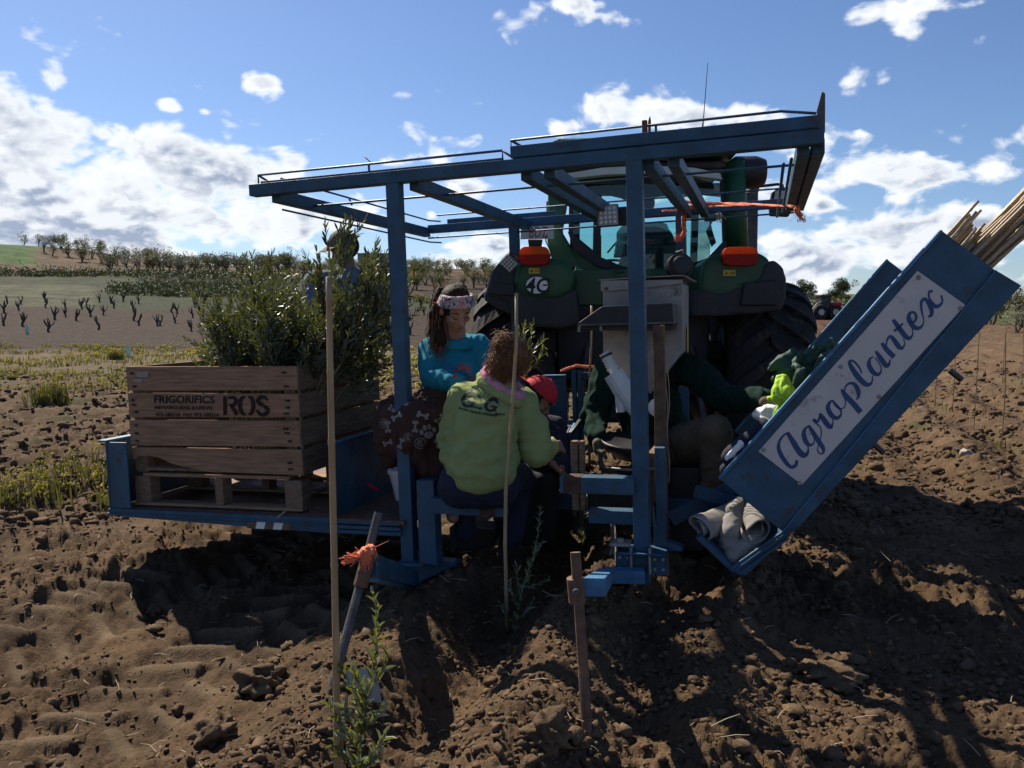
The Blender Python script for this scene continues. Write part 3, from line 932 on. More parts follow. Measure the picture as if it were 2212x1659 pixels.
# lower and rear rails
for yy, dz in ((.42, -.045), (YB + .10, .12), (YB - .10, -.08)):
    a_, b_ = xl + .15, xr - .06
    rail([(a_, yy, zr_(a_, dz)), (b_, yy, zr_(b_, dz))])
for dz in (.07, -.10):
    a_ = xl + .13
    rail([(a_, .12, zr_(a_, dz)), (a_ - .01, YB, zr_(a_, dz)), (a_ + .05, YB + .10, zr_(a_, dz))])
    for t in (.9, 1.5): rail([(a_, t, zr_(a_, dz)), (a_ + .02, t, zr_(a_, dz * .3))])
for k in range(3):
    x_ = xr - .10 - .035 * k
    rail([(x_, .10, zr_(x_, -.05 - .02 * k)), (x_, YB, zr_(x_, -.05 - .02 * k))], .008)
# -- posts
def post(px0, y, ztop, zbot, w=.072):
    x_ = pl(px0, 800, y).x
    return x_, mpart('canopy_post', MB().beam((x_, y, zbot), (x_, y, ztop), w, w, up=(0, 1, 0)))
xp1, _ = post(869, .04, ZC - .03, -.02)
zc1 = zc(xp1)
xp2, _ = post(1380, .04, zc(xb_) - .02, -.04, .076)
xp3, _ = post(1120, YB - .10, ZC - .02, -.1, .07)
xp4, _ = post(1476, YB - .15, ZC, -.1, .07)
xp5 = xp2 + .085
mpart('mast', MB().beam((xp5, .12, 0.0), (xp5, .12, .62), .05, .05, up=(0, 1, 0)), 'blue')
mpart('mast', MB().beam((xp5 - .005, .20, -.05), (xp5 - .005, .20, 1.22), .055, .055, up=(0, 1, 0)), 'rust')
# -- deck with the crate
zd = pl(470, 1108, -.02).z
xd0, xd1 = pl(236, 1100, -.02).x, pl(716, 1120, -.02).x
xd2 = pl(871, 1110, -.02).x
mpart('deck_plate', MB().box(((xd0 + xd2) / 2, .93, zd - .012), (xd2 - xd0, 1.9, .02)), 'rust', bevel=.002)
f0, f1 = pl(236, 1117, -.02).z, pl(716, 1147, -.02).z
mpart('deck_edge', MB().prism([(xd0, -.03, zd), (xd1 - .003, -.03, zd), (xd1 - .003, -.03, zd - .085), (xd0, -.03, zd - .042)], (0, .02, 0)), 'blue')
mpart('deck_lip', MB().beam((xd0, -.036, zd - .028), (xd1 - .003, -.036, zd - .032), .012, .010), 'blue')
for dz in (.0, -.028, -.055):
    mpart('deck_step', MB().beam((xd1 + .004, .0 - dz * .2, zd - .02 + dz), (xd2 - .02, .0 - dz * .2, zd - .02 + dz), .05, .022 if dz else .018), 'blue')
# red and white reflective strip
xs0, xs1 = pl(528, 1115, -.05).x, pl(622, 1118, -.05).x
zs = zd - .052
n_ = 5
for k in range(n_):
    a_ = xs0 + (xs1 - xs0) * k / n_; b_ = xs0 + (xs1 - xs0) * (k + 1) / n_
    mpart('reflective_stripe', MB().prism([(a_, -.0335, zs - .024), (b_, -.0335, zs - .024), (b_ + .015, -.0335, zs + .02), (a_ + .015, -.0335, zs + .02)], (0, -.001, 0)), 'white' if k % 2 else 'khaki', bevel=0)
# end plate at far left with bright rim, and the panel right of the crate
ep = [pl(236, 941, .25), pl(290, 932, .45)]
mpart('deck_end_plate', MB().prism([(xd0, -.02, zd), (xd0, .95, zd), (xd0, .95, ep[0].z), (xd0, -.02, ep[0].z)], (.012, 0, 0)), 'blue')
mpart('deck_end_rim', MB().box((xd0 - .01, .46, ep[0].z + .008), (.06, .98, .012)), 'blue_worn', bevel=.002)
mpart('deck_end_fold', MB().box((xd0 + .075, -.01, (zd + ep[0].z) / 2), (.15, .01, ep[0].z - zd)), 'blue')
xpan = xd1 + .0
zpan = pl(716, 962, -.02).z
mpart('side_panel', MB().prism([(xpan, -.02, zd - .03), (xpan, 1.3, zd - .03), (xpan, 1.3, zpan + .0), (xpan, -.02, zpan)], (.012, 0, 0)), 'blue')
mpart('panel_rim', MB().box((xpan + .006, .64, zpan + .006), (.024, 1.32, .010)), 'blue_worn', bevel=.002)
# -- frame under the deck and seats
mpart('chassis_rail', MB().beam((xd0 + .5, .9, zd - .07), (xr - .6, .9, zd - .07), .10, .09), 'blue')
mpart('chassis_rail', MB().beam((xp1 + .3, 1.25, .10), (xr - .9, 1.25, .10), .12, .12), 'dark_steel')
# seat frame of the rider in lime: upright and cross bar
u_ = pl(924, 1100, .0)
mpart('seat_upright', MB().beam((u_.x, .02, .0), (u_.x, .02, pl(924, 1036, 0).z), .098, .09, up=(0, 1, 0)))
c0, c1 = pl(908, 1088, -.02), pl(1094, 1100, -.02)
mpart('seat_cross_bar', MB().beam((u_.x + .04, -.02, c0.z), (c1.x, -.02, c0.z - .005), .085, .082))
mpart('seat_bar_end', MB().beam((c1.x - .13, -.022, c0.z - .005), (c1.x - .045, -.022, c0.z - .005), .087, .084), 'blue_rust')
# the bar right of the planting slot
d0_, d1_ = pl(1213, 1044, -.0), pl(1372, 1044, -.0)
mpart('seat_cross_bar', MB().beam((d0_.x, -.0, d0_.z), (d1_.x, -.0, d0_.z), .085, .082))
mpart('seat_bar_end', MB().beam((d0_.x + .018, -.0, d0_.z), (d0_.x + .11, -.0, d0_.z), .089, .086), 'blue_rust')
e0_, e1_ = pl(1274, 1112, .1), pl(1372, 1112, .1)
mpart('tool_bar', MB().beam((e0_.x, .1, e0_.z), (e1_.x, .1, e0_.z), .08, .068))
# upright timber blocks
for px_, w_ in ((1243, 15), (1258, 10)):
    a_ = pl(px_, 1000, .15)
    mpart('timber_block', MB().box((a_.x, .15, (pl(px_, 952, .15).z + pl(px_, 1100, .15).z) / 2), (w_ * .0024, .05, abs(pl(px_, 952, .15).z - pl(px_, 1100, .15).z))), 'wood_side')
# foot of the right post: bracket, gussets, bolts
bz = pl(1385, 1190, 0).z
mpart('foot_plate', MB().box((xp2 + .01, .03, bz - .005), (.22, .16, .012)), 'blue')
mpart('foot_bracket', MB().box((xp2 - .085, .0, bz - .06), (.085, .012, .10)), 'blue')
mpart('foot_bracket', MB().box((xp2 + .085, .0, bz - .06), (.085, .012, .11)), 'blue')
for dx in (-.045, .045): mpart('gusset', MB().box((xp2 + dx, -.02, bz - .04), (.010, .05, .13)), 'steel', bevel=.003)
mpart('clamp_plate', MB().box((xp2 - .10, .0, bz + .035), (.10, .10, .014)), 'steel')
def bolt(c, ax, r=.014, h=.014): return mpart('bolt', MB().lathe([(r, 0), (r, h)], c, ax, 6), 'steel', bevel=.001)
bolt((xp2 - .10, -.01, bz + .042), (0, 0, 1), .018, .018)
for dx in (-.105, -.065, .065, .105):
    for dz in (-.035, -.085): bolt((xp2 + dx, -.006, bz + dz), (0, -1, 0), .009, .008)
mpart('curved_gusset', MB().prism([(xp2 + .05, .09, bz + .22), (xp2 + .065, .09, bz + .10), (xp2 + .10, .09, bz + .03), (xp2 + .19, .09, bz), (xp2 + .19, .09, bz - .02), (xp2 + .05, .09, bz - .02)], (0, .07, 0)), 'blue')
mpart('scraper_blade', MB().prism([pl(1418, 1120, .15), pl(1440, 1152, .15), pl(1432, 1170, .15), pl(1418, 1150, .15)], (0, .01, 0)), 'steel', bevel=0)
# the cranked arm that holds the rusty rod, built out towards the camera
arm0, arm1 = pl(1392, 1244, -.06), pl(1305, 1242, -.10)
gR = ground_point(1271, 1600)
rodd = gR.y + .12
rtop = MI @ at(1243, 1193, rodd)
ac = MI @ at(1268, 1272, rodd)
mpart('rod_arm', MB().beam(arm0, arm1, .075, .062), 'blue_worn')
mpart('rod_arm', MB().beam(arm1 + Vector((.01, 0, 0)), ac + Vector((.02, .02, 0)), .075, .062), 'blue_worn')
mpart('rod_collar', MB().tube([MI @ at(1242, 1247, rodd), MI @ at(1247, 1302, rodd)], .029, 14), 'rust', smooth=False)
mpart('marker_rod', MB().tube([rtop, MI @ at(1259, 1430, rodd - .06), MI @ at(1272, 1640, rodd - .13)], .0175, 12), 'rust', bevel=0)
mpart('collar_screw', MB().tube([MI @ at(1246, 1277, rodd - .03), MI @ at(1243, 1280, rodd - .065)], .012, 6), 'dark_steel')
# left leaning rod with its arm
gL = ground_point(711, 1505)
ld = gL.y + .30
mpart('marker_rod', MB().tube([MI @ at(818, 1108, ld + .1), MI @ at(784, 1240, ld), MI @ at(711, 1512, ld - .28)], .0185, 12), 'dark_steel', bevel=0)
mpart('rod_collar', MB().tube([MI @ at(799, 1190, ld - .005), MI @ at(778, 1268, ld - .05)], .028, 14), 'rust')
mpart('collar_screw', MB().tube([MI @ at(768, 1208, ld - .06), MI @ at(785, 1206, ld - .01)], .013, 8), 'dark_steel')
mpart('rod_arm', MB().beam(MI @ at(800, 1222, ld + .02), MI @ at(893, 1250, 4.15), .06, .085), 'blue')
mpart('rod_arm', MB().beam(MI @ at(806, 1248, ld + .1), MI @ at(880, 1266, 4.15), .05, .03), 'blue_worn')
mpart('foot_plate', MB().box((xp1 + .03, .02, -.0), (.16, .14, .014)), 'blue')
mpart('skid', MB().prism([pl(886, 1200, .05), pl(905, 1185, .05), pl(925, 1186, .05), pl(945, 1212, .05), pl(978, 1215, .05), pl(985, 1222, .05), pl(900, 1262, .05), pl(880, 1255, .05)], (0, .08, 0)), 'blue')
# -- working parts in the dark underneath: openers, discs, and boxes added for dark mass
def disc(c, r, ax, th=.012, mat='dark_steel', name='coulter_disc'): return mpart(name, MB().lathe([(r * .15, -th * 2), (r * .2, -th), (r, -th * .2), (r, th * .2), (r * .2, th), (r * .15, th * 2)], c, ax, 36), mat, smooth=False, bevel=0)
dc = pl(1312, 1205, .35)
disc((dc.x + .03, .38, dc.z), .24, (1, .25, 0), mat='steel')
disc((dc.x - .55, .55, dc.z), .24, (1, -.25, 0))
for px_, py_, y_, sx, sy, sz, mt in ((1212, 1000, 1.32, .20, .3, .50, 'blue'), (1130, 1140, .9, .4, .5, .26, 'black'), (1340, 1080, .8, .4, .7, .16, 'black'),
                                     (1450, 1100, .9, .35, .6, .5, 'black'), (1560, 1090, .8, .25, .5, .25, 'rust'), (1020, 1175, .7, .3, .4, .2, 'black')):
    p_ = pl(px_, py_, y_)
    mpart('dark_fill_box' if mt != 'rust' else 'gearbox', MB().box((p_.x, y_ + sy / 2, p_.z), (sx, sy, sz)), mt, bevel=.012)
# tall dark blue shield behind the planting slot
a_, b_ = pl(1180, 815, 1.3), pl(1226, 1100, 1.3)
mpart('slot_shield', MB().prism([(a_.x, 1.3, a_.z), (b_.x + .01, 1.3, a_.z + .01), (b_.x + .01, 1.3, b_.z - .2), (a_.x - .05, 1.3, b_.z - .2)], (0, .02, 0)), 'blue')
mpart('shield_rim', MB().box(((a_.x + b_.x) / 2, 1.29, a_.z + .012), (b_.x - a_.x + .03, .06, .010)), 'blue_worn')
for px_ in (1240, 1252):
    a_ = pl(px_, 800, 1.45); mpart('shield_stay', MB().beam((a_.x, 1.45, a_.z), (a_.x, 1.45, a_.z - 1.2), .03, .03, up=(0, 1, 0)))
a_ = pl(1297, 812, 1.5); mpart('cross_tube', MB().beam((a_.x - .17, 1.5, a_.z), (a_.x + .17, 1.5, a_.z), .05, .05))
# hoses curling down beside the slot
for k in range(4):
    h_ = [pl(1262 - 10 * k, 900 + 8 * k, 1.0), pl(1235 - 5 * k, 935 + 6 * k, .9), pl(1215 - 4 * k, 975 + 8 * k, .8), pl(1212 - 3 * k, 1010, .75)]
    mpart('hydraulic_hose', MB().tube(h_, .011, 8), 'black' if k != 2 else 'blue_worn', bevel=0, smooth=True)

# -- hopper of galvanized sheet
hy = 1.05
def H(px, py, y=hy): return pl(px, py, y)
top_l, top_r = H(1302, 612), H(1474, 610)
mid_l, mid_r = H(1303, 778), H(1474, 780)
dep = .42
# body as an outline swept backwards
mb = MB()
out = [H(1303, 612), H(1474, 612), H(1474, 762), H(1398, 860), H(1352, 860), H(1303, 762)]
mb.prism(out, (0, dep, 0))
mpart('hopper_body', mb, 'steel', bevel=.003)
mb = MB(); mb.prism([H(1298, 606, hy - .02), H(1476, 604, hy - .02), H(1474, 612, hy - .02), H(1400, 622, hy - .02), H(1303, 630, hy - .02), H(1298, 628, hy - .02)], (0, .012, 0))
mpart('hopper_lid_flap', mb, 'steel', bevel=.002)
lidz = H(1298, 606).z
mpart('hopper_lid', MB().prism([(top_l.x - .02, hy - .02, lidz), (top_r.x + .01, hy - .02, lidz + .005), (top_r.x + .05, hy + dep, lidz - .02), (top_l.x - .02, hy + dep + .03, lidz + .005)], (0, 0, .006)), 'steel', bevel=0)
p_ = H(1310, 624, hy - .021); mpart('hopper_bolt', MB().lathe([(.011, 0), (.011, .006)], (p_.x, hy - .021, p_.z), (0, -1, 0), 10), 'rust', bevel=0)
# yellow sticker on its right side
mpart('hopper_sticker', MB().prism([(top_r.x + .002, hy + .22, lidz - .30), (top_r.x + .002, hy + .30, lidz - .30), (top_r.x + .002, hy + .30, lidz - .59), (top_r.x + .002, hy + .22, lidz - .59)], (.002, 0, 0)), 'yellow', bevel=0)
# the dark dust cover across its middle
cv = [H(1250, 697, .75), H(1300, 662, .75), H(1452, 655, .75), H(1455, 700, .75), H(1250, 703, .75)]
mpart('hopper_shelf', MB().prism(cv, (0, .26, 0)), 'black', bevel=.004)
mpart('hopper_shelf_rim', MB().beam(H(1248, 702, .74), H(1456, 697, .74), .02, .012), 'dark_steel', bevel=0)
mpart('hopper_shelf', MB().prism([H(1252, 704, .78), H(1455, 700, .78), H(1448, 714, .78), H(1260, 714, .78)], (0, .25, 0)), 'black')
for q in ((1251, 706), (1298, 704)): mpart('shelf_bolt', MB().lathe([(.009, 0), (.009, .03)], H(q[0], q[1], .76), (0, 0, -1), 6), 'steel', bevel=0)
# white plastic metering valve with threaded neck, slanting down to the right
mpart('metering_valve', MB().tube([H(1305, 762, .90), H(1312, 774, .90), H(1330, 812, .9)], [.034, .030, .026], 14), 'white', bevel=0)
for k in range(5):
    t = k / 5; a_ = H(1309 + 16 * t, 766 + 34 * t, .9); b_ = H(1311 + 16 * t, 770 + 34 * t, .9)
    mpart('thread_ring', MB().tube([a_, b_], .036, 16), 'white' if k else 'black', bevel=0)
mpart('metering_valve', MB().tube([H(1325, 806, .88), H(1352, 850, .88), H(1378, 885, .88)], [.062, .066, .058], 16), 'white', bevel=.0)
mpart('valve_spout', MB().tube([H(1334, 835, .86), H(1338, 855, .86), H(1341, 890, .86)], [.042, .028, .026], 14), 'white', bevel=0)
mpart('valve_lever', MB().tube([H(1352, 862, .84), H(1372, 890, .84), H(1384, 878, .84)], .008, 6), 'steel', bevel=0)
mpart('round_cap', MB().lathe([(.05, 0), (.05, .01), (.03, .02)], H(1417, 880, .7), (.6, -1, 0), 20), 'white', bevel=0)
# strings hanging beside the mast
for k in range(6):
    a_ = H(1425 + 3 * k, 800, .45); pts = [H(1424 + 4 * k + 3 * math.sin(j * 1.7 + k), 790 + 42 * j, .42 + .02 * k) for j in range(7)]
    mpart('hanging_string', MB().tube(pts, .003, 4), 'straw', bevel=0)
# round dished pan and its rim wires below the hopper
pc = H(1372, 950, .8)
mpart('seed_pan', MB().lathe([(.02, -.12), (.12, -.10), (.19, -.03), (.20, 0.0), (.19, -.01)], pc, (.1, -.1, 1), 28), 'black', bevel=0, smooth=True)
mpart('pan_ring', MB().tube([pc + Vector((.20 * math.cos(a), .20 * math.sin(a), -.14)) for a in np.linspace(3.2, 6.0, 14)], .009, 6), 'steel', bevel=0, smooth=True)
mpart('timber_lever', MB().beam(H(1408, 985, .25), H(1436, 955, .45), .05, .03), 'wood_side')
# -- chute for canes
YC0, YC1 = -.02, .82
cA, cB, cC, cD = (pl(*q, YC0) for q in ((2034, 498), (2150, 584), (1690, 1148), (1554, 1034)))
cF = pl(2205, 617, YC0); cG = pl(1727, 1136, YC0)
axis_ = (cD - cA).normalized()
mpart('chute_side', MB().prism([cA, cB, cC, cD], (0, .012, 0)), 'blue', bevel=.002)
mpart('chute_side_flange', MB().prism([cB + Vector((.0, -.012, 0)), cF + Vector((0, -.012, 0)), cG + Vector((0, -.012, 0)), cC + Vector((0, -.012, 0))], (0, .03, 0)), 'blue', bevel=.003)
# folded top edge, catching the light
nrm_ = Vector((axis_.z, 0, -axis_.x)); nrm_ = nrm_ if nrm_.z > 0 else -nrm_
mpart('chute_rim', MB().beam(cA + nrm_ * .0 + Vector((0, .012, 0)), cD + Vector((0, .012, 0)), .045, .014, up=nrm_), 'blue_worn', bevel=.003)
# floor between the sides and the back side
bA, bA2, bD = pl(1917, 561, YC1), pl(1947, 581, YC1), pl(1588, 932, YC1)
flo = Vector((cB.x, 0, cB.z)) - Vector((cA.x, 0, cA.z))
mpart('chute_floor', MB().prism([cB, cC, cC + Vector((0, YC1 - YC0, 0)), cB + Vector((0, YC1 - YC0, 0))], -nrm_ * .012), 'blue')
bw = flo * 1.0
shift = (YC1 - YC0)
mpart('chute_side', MB().prism([bA, bA + flo * .92, bD + flo * .92, bD], (0, .012, 0)), 'blue', bevel=.002)
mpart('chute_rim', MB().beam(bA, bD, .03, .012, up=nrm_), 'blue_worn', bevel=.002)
# bottom pocket of the chute
pA, pB, pC, pD = pl(1503, 1164, YC0), pl(1585, 1242, YC0), pl(1612, 1243, YC0), cG
mpart('chute_pocket', MB().prism([pl(1598, 1243, YC0), pC, cG + Vector((0, 0, -.002)), cC, pl(1575, 1228, YC0)], (0, .03, 0)), 'blue', bevel=.003)
mpart('chute_pocket_floor', MB().prism([pl(1585, 1240, YC0), pl(1585, 1240, YC0) + Vector((0, .6, 0)), cC + Vector((0, .6, 0)), cC], (-.008, 0, -.008)), 'blue', bevel=0)
for q in (0, 1):
    o_ = nrm_ * (-.02 - .022 * q) + Vector((0, -.006, 0))
    mpart('pocket_rib', MB().beam(pl(1585, 1222, YC0) + o_, pl(1688, 1148, YC0) + o_, .012, .010), 'blue', bevel=0)
mpart('chute_pocket_end', MB().prism([pl(1503, 1163, YC0 + .02), pl(1585, 1240, YC0 + .02), pl(1590, 1230, YC0 + .02), pl(1515, 1158, YC0 + .02)], (0, .55, 0)), 'blue', bevel=0)
for q in ((2052, 800), (1885, 958)):
    a_ = pl(*q, YC0 + .3); mpart('chute_stub', MB().tube([a_, a_ + Vector((.05, 0, -.045)) + -nrm_ * .0], .014, 10), 'dark_steel', bevel=0)
mpart('chute_bracket', MB().beam(pl(1600, 1090, .5), pl(1500, 1060, .5), .06, .06), 'blue')
mpart('chute_bracket', MB().beam(pl(1690, 1000, .6), pl(1450, 1120, .6), .06, .08), 'blue')
# seam weld along the chute side
mpart('weld_seam', MB().tube([cB + Vector((0, -.013, 0)), cC + Vector((0, -.013, 0))], .003, 5), 'blue_worn', bevel=0)
# -- sign
YS = YC0 - .006
sq = [pl(*q, YS) for q in ((1982, 585), (2086, 659), (1732.3, 1047.5), (1638.5, 975))]
sign = mpart('sign_plate', MB().prism(sq, (0, .005, 0)), 'sign', bevel=.001)
for q in ((1982 + 2, 600), (2075, 666), (1816, 792), (1899, 857), (1649, 972), (1727, 1043)):
    a_ = pl(*q, YS - .001)
    link('sign_screw', MB().lathe([(.010, 0), (.009, .004), (.004, .005)], a_, (0, -1, 0), 12), 'steel', sign)
def z4(p): return (1553.7 + .22321 * p[0], 740.6 + .22321 * p[1], p[2] * .22321)
def z5(p): return (1718.2 + .22321 * p[0], 411.5 + .22321 * p[1], p[2] * .22321)
letters = {
 'letter_A': [([(752, 1135, 26), (738, 1185, 34), (690, 1200, 34), (625, 1130, 44), (578, 1035, 40), (580, 960, 26), (615, 905, 20), (660, 872, 16), (678, 880, 12)], z4),
       ([(660, 868, 34), (710, 950, 52), (765, 1040, 56), (812, 1085, 58), (850, 1070, 34), (862, 1020, 14), (850, 985, 12)], z4)],
 'letter_g': [([(872, 800, 14), (830, 835, 26), (818, 890, 46), (845, 965, 46), (885, 990, 28), (918, 960, 12), (915, 900, 10)], z4),
       ([(865, 800, 26), (915, 880, 46), (970, 965, 46), (1005, 1020, 38), (1005, 1065, 20), (972, 1070, 16), (950, 1035, 12), (962, 980, 10), (985, 900, 12), (988, 850, 12)], z4)],
 'letter_r': [([(990, 855, 11), (975, 812, 13), (935, 775, 18), (915, 745, 28), (950, 762, 26), (968, 730, 20), (975, 690, 16)], z4),
       ([(972, 682, 24), (1000, 725, 46), (1050, 795, 52), (1082, 815, 34), (1100, 770, 12), (1098, 730, 11)], z4)],
 'letter_o': [([(1112, 560, 12), (1075, 570, 24), (1052, 625, 44), (1085, 700, 48), (1140, 728, 36), (1180, 690, 18), (1168, 640, 20), (1120, 590, 26), (1098, 560, 18)], z4),
       ([(1115, 600, 12), (1160, 635, 16), (1205, 628, 12), (1222, 580, 11), (1210, 520, 11)], z4)],
 'letter_p': [([(1182, 448, 20), (1215, 500, 50), (1290, 580, 54), (1368, 672, 56)], z4),
       ([(1212, 480, 12), (1222, 425, 16), (1265, 390, 24), (1312, 405, 40), (1345, 465, 46), (1345, 525, 26), (1322, 552, 8)], z4)],
 'letter_l': [([(1378, 300, 12), (1362, 250, 17), (1315, 190, 20), (1278, 172, 22), (1262, 200, 36), (1310, 285, 52), (1378, 368, 54), (1432, 405, 44), (1475, 385, 20), (1485, 320, 11)], z4)],
 'letter_a': [([(1492, 135, 12), (1460, 155, 22), (1450, 215, 44), (1490, 285, 48), (1540, 305, 34), (1568, 262, 14), (1548, 200, 12), (1508, 145, 12)], z4),
       ([(1515, 78, 24), (1555, 140, 48), (1610, 215, 50), (1640, 210, 30), (1655, 160, 11)], z4)],
 'letter_n': [([(835, 1475, 30), (880, 1535, 48), (955, 1612, 52)], z5),
       ([(880, 1520, 12), (885, 1455, 18), (915, 1412, 26), (950, 1440, 44), (1000, 1510, 48), (1035, 1525, 28), (1058, 1480, 12), (1045, 1430, 10)], z5)],
 'letter_t': [([(945, 1250, 34), (1000, 1325, 48), (1060, 1405, 50), (1105, 1430, 34), (1135, 1390, 14), (1130, 1330, 11)], z5),
       ([(955, 1362, 22), (1000, 1325, 26), (1042, 1285, 18)], z5)],
 'letter_e': [([(1108, 1275, 12), (1150, 1270, 22), (1170, 1225, 28), (1148, 1180, 24), (1105, 1192, 30), (1100, 1250, 46), (1145, 1318, 48), (1195, 1332, 34), (1238, 1290, 14), (1240, 1220, 11)], z5)],
 'letter_x': [([(1240, 1240, 11), (1222, 1160, 22), (1218, 1085, 28), (1250, 1048, 30), (1290, 1090, 44), (1318, 1160, 44), (1312, 1210, 32), (1282, 1218, 18)], z5),
       ([(1330, 978, 24), (1300, 975, 24), (1290, 1010, 20), (1302, 1055, 22), (1345, 1115, 40), (1385, 1118, 34), (1422, 1075, 20), (1412, 1015, 20)], z5)],
}
# letter strokes are mapped onto the sign plate
for nm, sts in letters.items():
    fl = []
    for pts, fn in sts:
        fl.append(stroke_flat([fn(p) for p in pts], 7))
    vs_, fs_ = merge_flat(*fl)
    nst = [0]
    me = flat_to_mesh(nm, (vs_, fs_), lambda x, y: pl(x, y, YS - .0012))
    # strokes crossing each other sit a hair apart
    link(nm, me, 'sign_blue', sign)
# -- work lamps
def lamp(c, rot, s=.20, label=None):
    mb = MB(); mb.box((0, 0, 0), (s, .035, s))
    root = link('work_lamp', mb, 'black', machine, bevel=.012)
    root.matrix_local = Matrix.Translation(c) @ rot.to_4x4()
    link('lamp_face', MB().box((0, -.019, 0), (s * .88, .006, s * .88)), 'alu', root)
    for i in range(4):
        for j in range(4):
            x_, z_ = (i - 1.5) * s * .2, (j - 1.5) * s * .2
            link('led', MB().lathe([(s * .055, 0), (s * .07, .006), (s * .02, .004)], (x_, -.0225, z_), (0, -1, 0), 10), 'white', root)
    for k in range(9): link('cooling_fin', MB().box(((k - 4) * s * .105, .035, 0), (.004, .045, s * .9)), 'black', root)
    return root
lamp(pl(1313, 466, 1.45), Matrix.Rotation(R(-2), 3, 'Y') @ Matrix.Rotation(R(10), 3, 'Z'), .145)
lamp(pl(1101, 567, 1.9), Matrix.Rotation(R(-38), 3, 'Y') @ Matrix.Rotation(R(-12), 3, 'Z') @ Matrix.Rotation(R(25), 3, 'X'), .115)
a_ = pl(1345, 466, 1.5); mpart('lamp_bracket', MB().box((a_.x, 1.53, a_.z), (.07, .05, .12)), 'black')
a_ = pl(1463, 578, 2.0); mpart('round_lamp', MB().lathe([(.05, 0), (.085, .02), (.09, .06), (.06, .10)], a_, (.5, -1, .1), 24), 'black', smooth=True)
for k in range(6): mpart('lamp_rib', MB().lathe([(.092, 0), (.092, .004)], a_ + Vector((.5, -1, .1)).normalized() * (.012 + .011 * k), (.5, -1, .1), 24), 'black', bevel=0)
mpart('lamp_hook', MB().tube([pl(1460, 545, 2.0), pl(1475, 540, 2.0), pl(1478, 560, 2.0)], .006, 6), 'steel', bevel=0)
mpart('lamp_cable', MB().tube([pl(1180, 500, 2.0), pl(1179, 520, 2.0), pl(1190, 545, 2.0), pl(1187, 560, 2.0), pl(1170, 572, 2.0)], .005, 6), 'black', bevel=0, smooth=True)
mpart('lamp_cable', MB().tube([pl(1372, 592, 2.1), pl(1400, 560, 2.1), pl(1425, 535, 2.1), pl(1440, 530, 2.1)], .0035, 6), 'black_grey', bevel=0, smooth=True)
# orange twine round the canopy
def twine(pts, r, seed, name='twine', parent=None):
    rng = random.Random(seed)
    root = MB()
    P3 = [Vector(p) for p in pts]
    # resample
    Q = []
    for i in range(len(P3) - 1):
        for k in range(6): Q.append(P3[i].lerp(P3[i + 1], k / 6))
    Q.append(P3[-1])
    for s_ in range(3):
        ph = s_ * 2.09
        tp = []
        for i, q in enumerate(Q):
            a = ph + i * .9
            tp.append(q + Vector((math.cos(a), math.sin(a) * .6, math.sin(a))) * r * .55 + Vector((rng.uniform(-1, 1), 0, rng.uniform(-1, 1))) * r * .2)
        root.tube(tp, r * .62, 5)
    for _ in range(10):
        i = rng.randrange(len(Q)); d = Vector((rng.uniform(-1, 1), rng.uniform(-1, .3), rng.uniform(-1, .6))) * r * rng.uniform(2, 5)
        root.tube([Q[i], Q[i] + d * .5, Q[i] + d], .0012, 3)
    return root
def tuft(p, d, n, ln, seed, r=.0022, spread=.35):
    rng = random.Random(seed); mb = MB(); p = Vector(p); d = Vector(d).normalized()
    for _ in range(n):
        e = (d + Vector((rng.gauss(0, spread), rng.gauss(0, spread), rng.gauss(0, spread)))).normalized()
        q = p + Vector((rng.gauss(0, .006), rng.gauss(0, .006), rng.gauss(0, .006)))
        l_ = ln * rng.uniform(.6, 1.1)
        mb.tube([q, q + e * l_ * .5 + Vector((0, 0, rng.uniform(-.01, .01))), q + e * l_ + Vector((rng.gauss(0, .006), 0, rng.gauss(0, .006)))], r, 4)
    return mb
tw = thing('orange_twine', 'frayed orange twine tied in a long span across the right part of the canopy', 'twine', MM)
yt = YB - .3
for pts, r in (([pl(1448, 435, yt), pl(1503, 437, yt), pl(1560, 440, yt), pl(1640, 443, yt - .4), pl(1722, 447, 1.2)], .010), ([pl(1430, 456, yt), pl(1460, 455, yt), pl(1540, 446, yt), pl(1640, 442, yt - .4), pl(1722, 446, 1.2)], .007),
               ([pl(1494, 445, yt), pl(1478, 463, yt), pl(1476, 485, yt), pl(1480, 500, yt), pl(1472, 513, yt)], .014), ([pl(1722, 448, 1.2), pl(1721, 456, 1.2), pl(1729, 466, 1.2)], .014), ([pl(1501, 425, yt), pl(1499, 440, yt)], .014)):
    link('strand', twine(pts, r, len(pts)), 'rope', tw, smooth=True)
link('frayed_end', tuft(pl(1474, 512, yt), (-1, 0, -.4), 40, .05, 3, .003), 'rope', tw)
link('frayed_end', tuft(pl(1552, 462, yt), (0.1, 0, -1), 14, .05, 4, .003), 'straw', tw)
link('frayed_end', tuft(pl(1729, 466, 1.2), (0.2, 0, -1), 14, .04, 5, .003), 'rope', tw)
tw2 = thing('orange_twine', 'frayed knot of orange twine tied round the leaning metal rod', 'twine', MM)
kd = ld
K = lambda px, py, d=kd: MI @ at(px, py, d)
link('knot', twine([K(780, 1200, kd + .03), K(790, 1188, kd - .05), K(803, 1186, kd - .04), K(806, 1200, kd + .02), K(792, 1205, kd - .05), K(783, 1196, kd - .05), K(800, 1192, kd - .05)], .017, 9), 'rope', tw2, smooth=True)
link('frayed_end', tuft(K(782, 1204, kd - .05), (-1, -.2, -.12), 45, .070, 6, .0024, .13), 'rope', tw2)
link('frayed_end', tuft(K(790, 1198, kd - .05), (.0, -.2, -1), 40, .045, 7, .0026, .22), 'rope', tw2)
tw3 = thing('orange_twine', 'orange twine knotted between the blue stays beside the hopper', 'twine', MM)
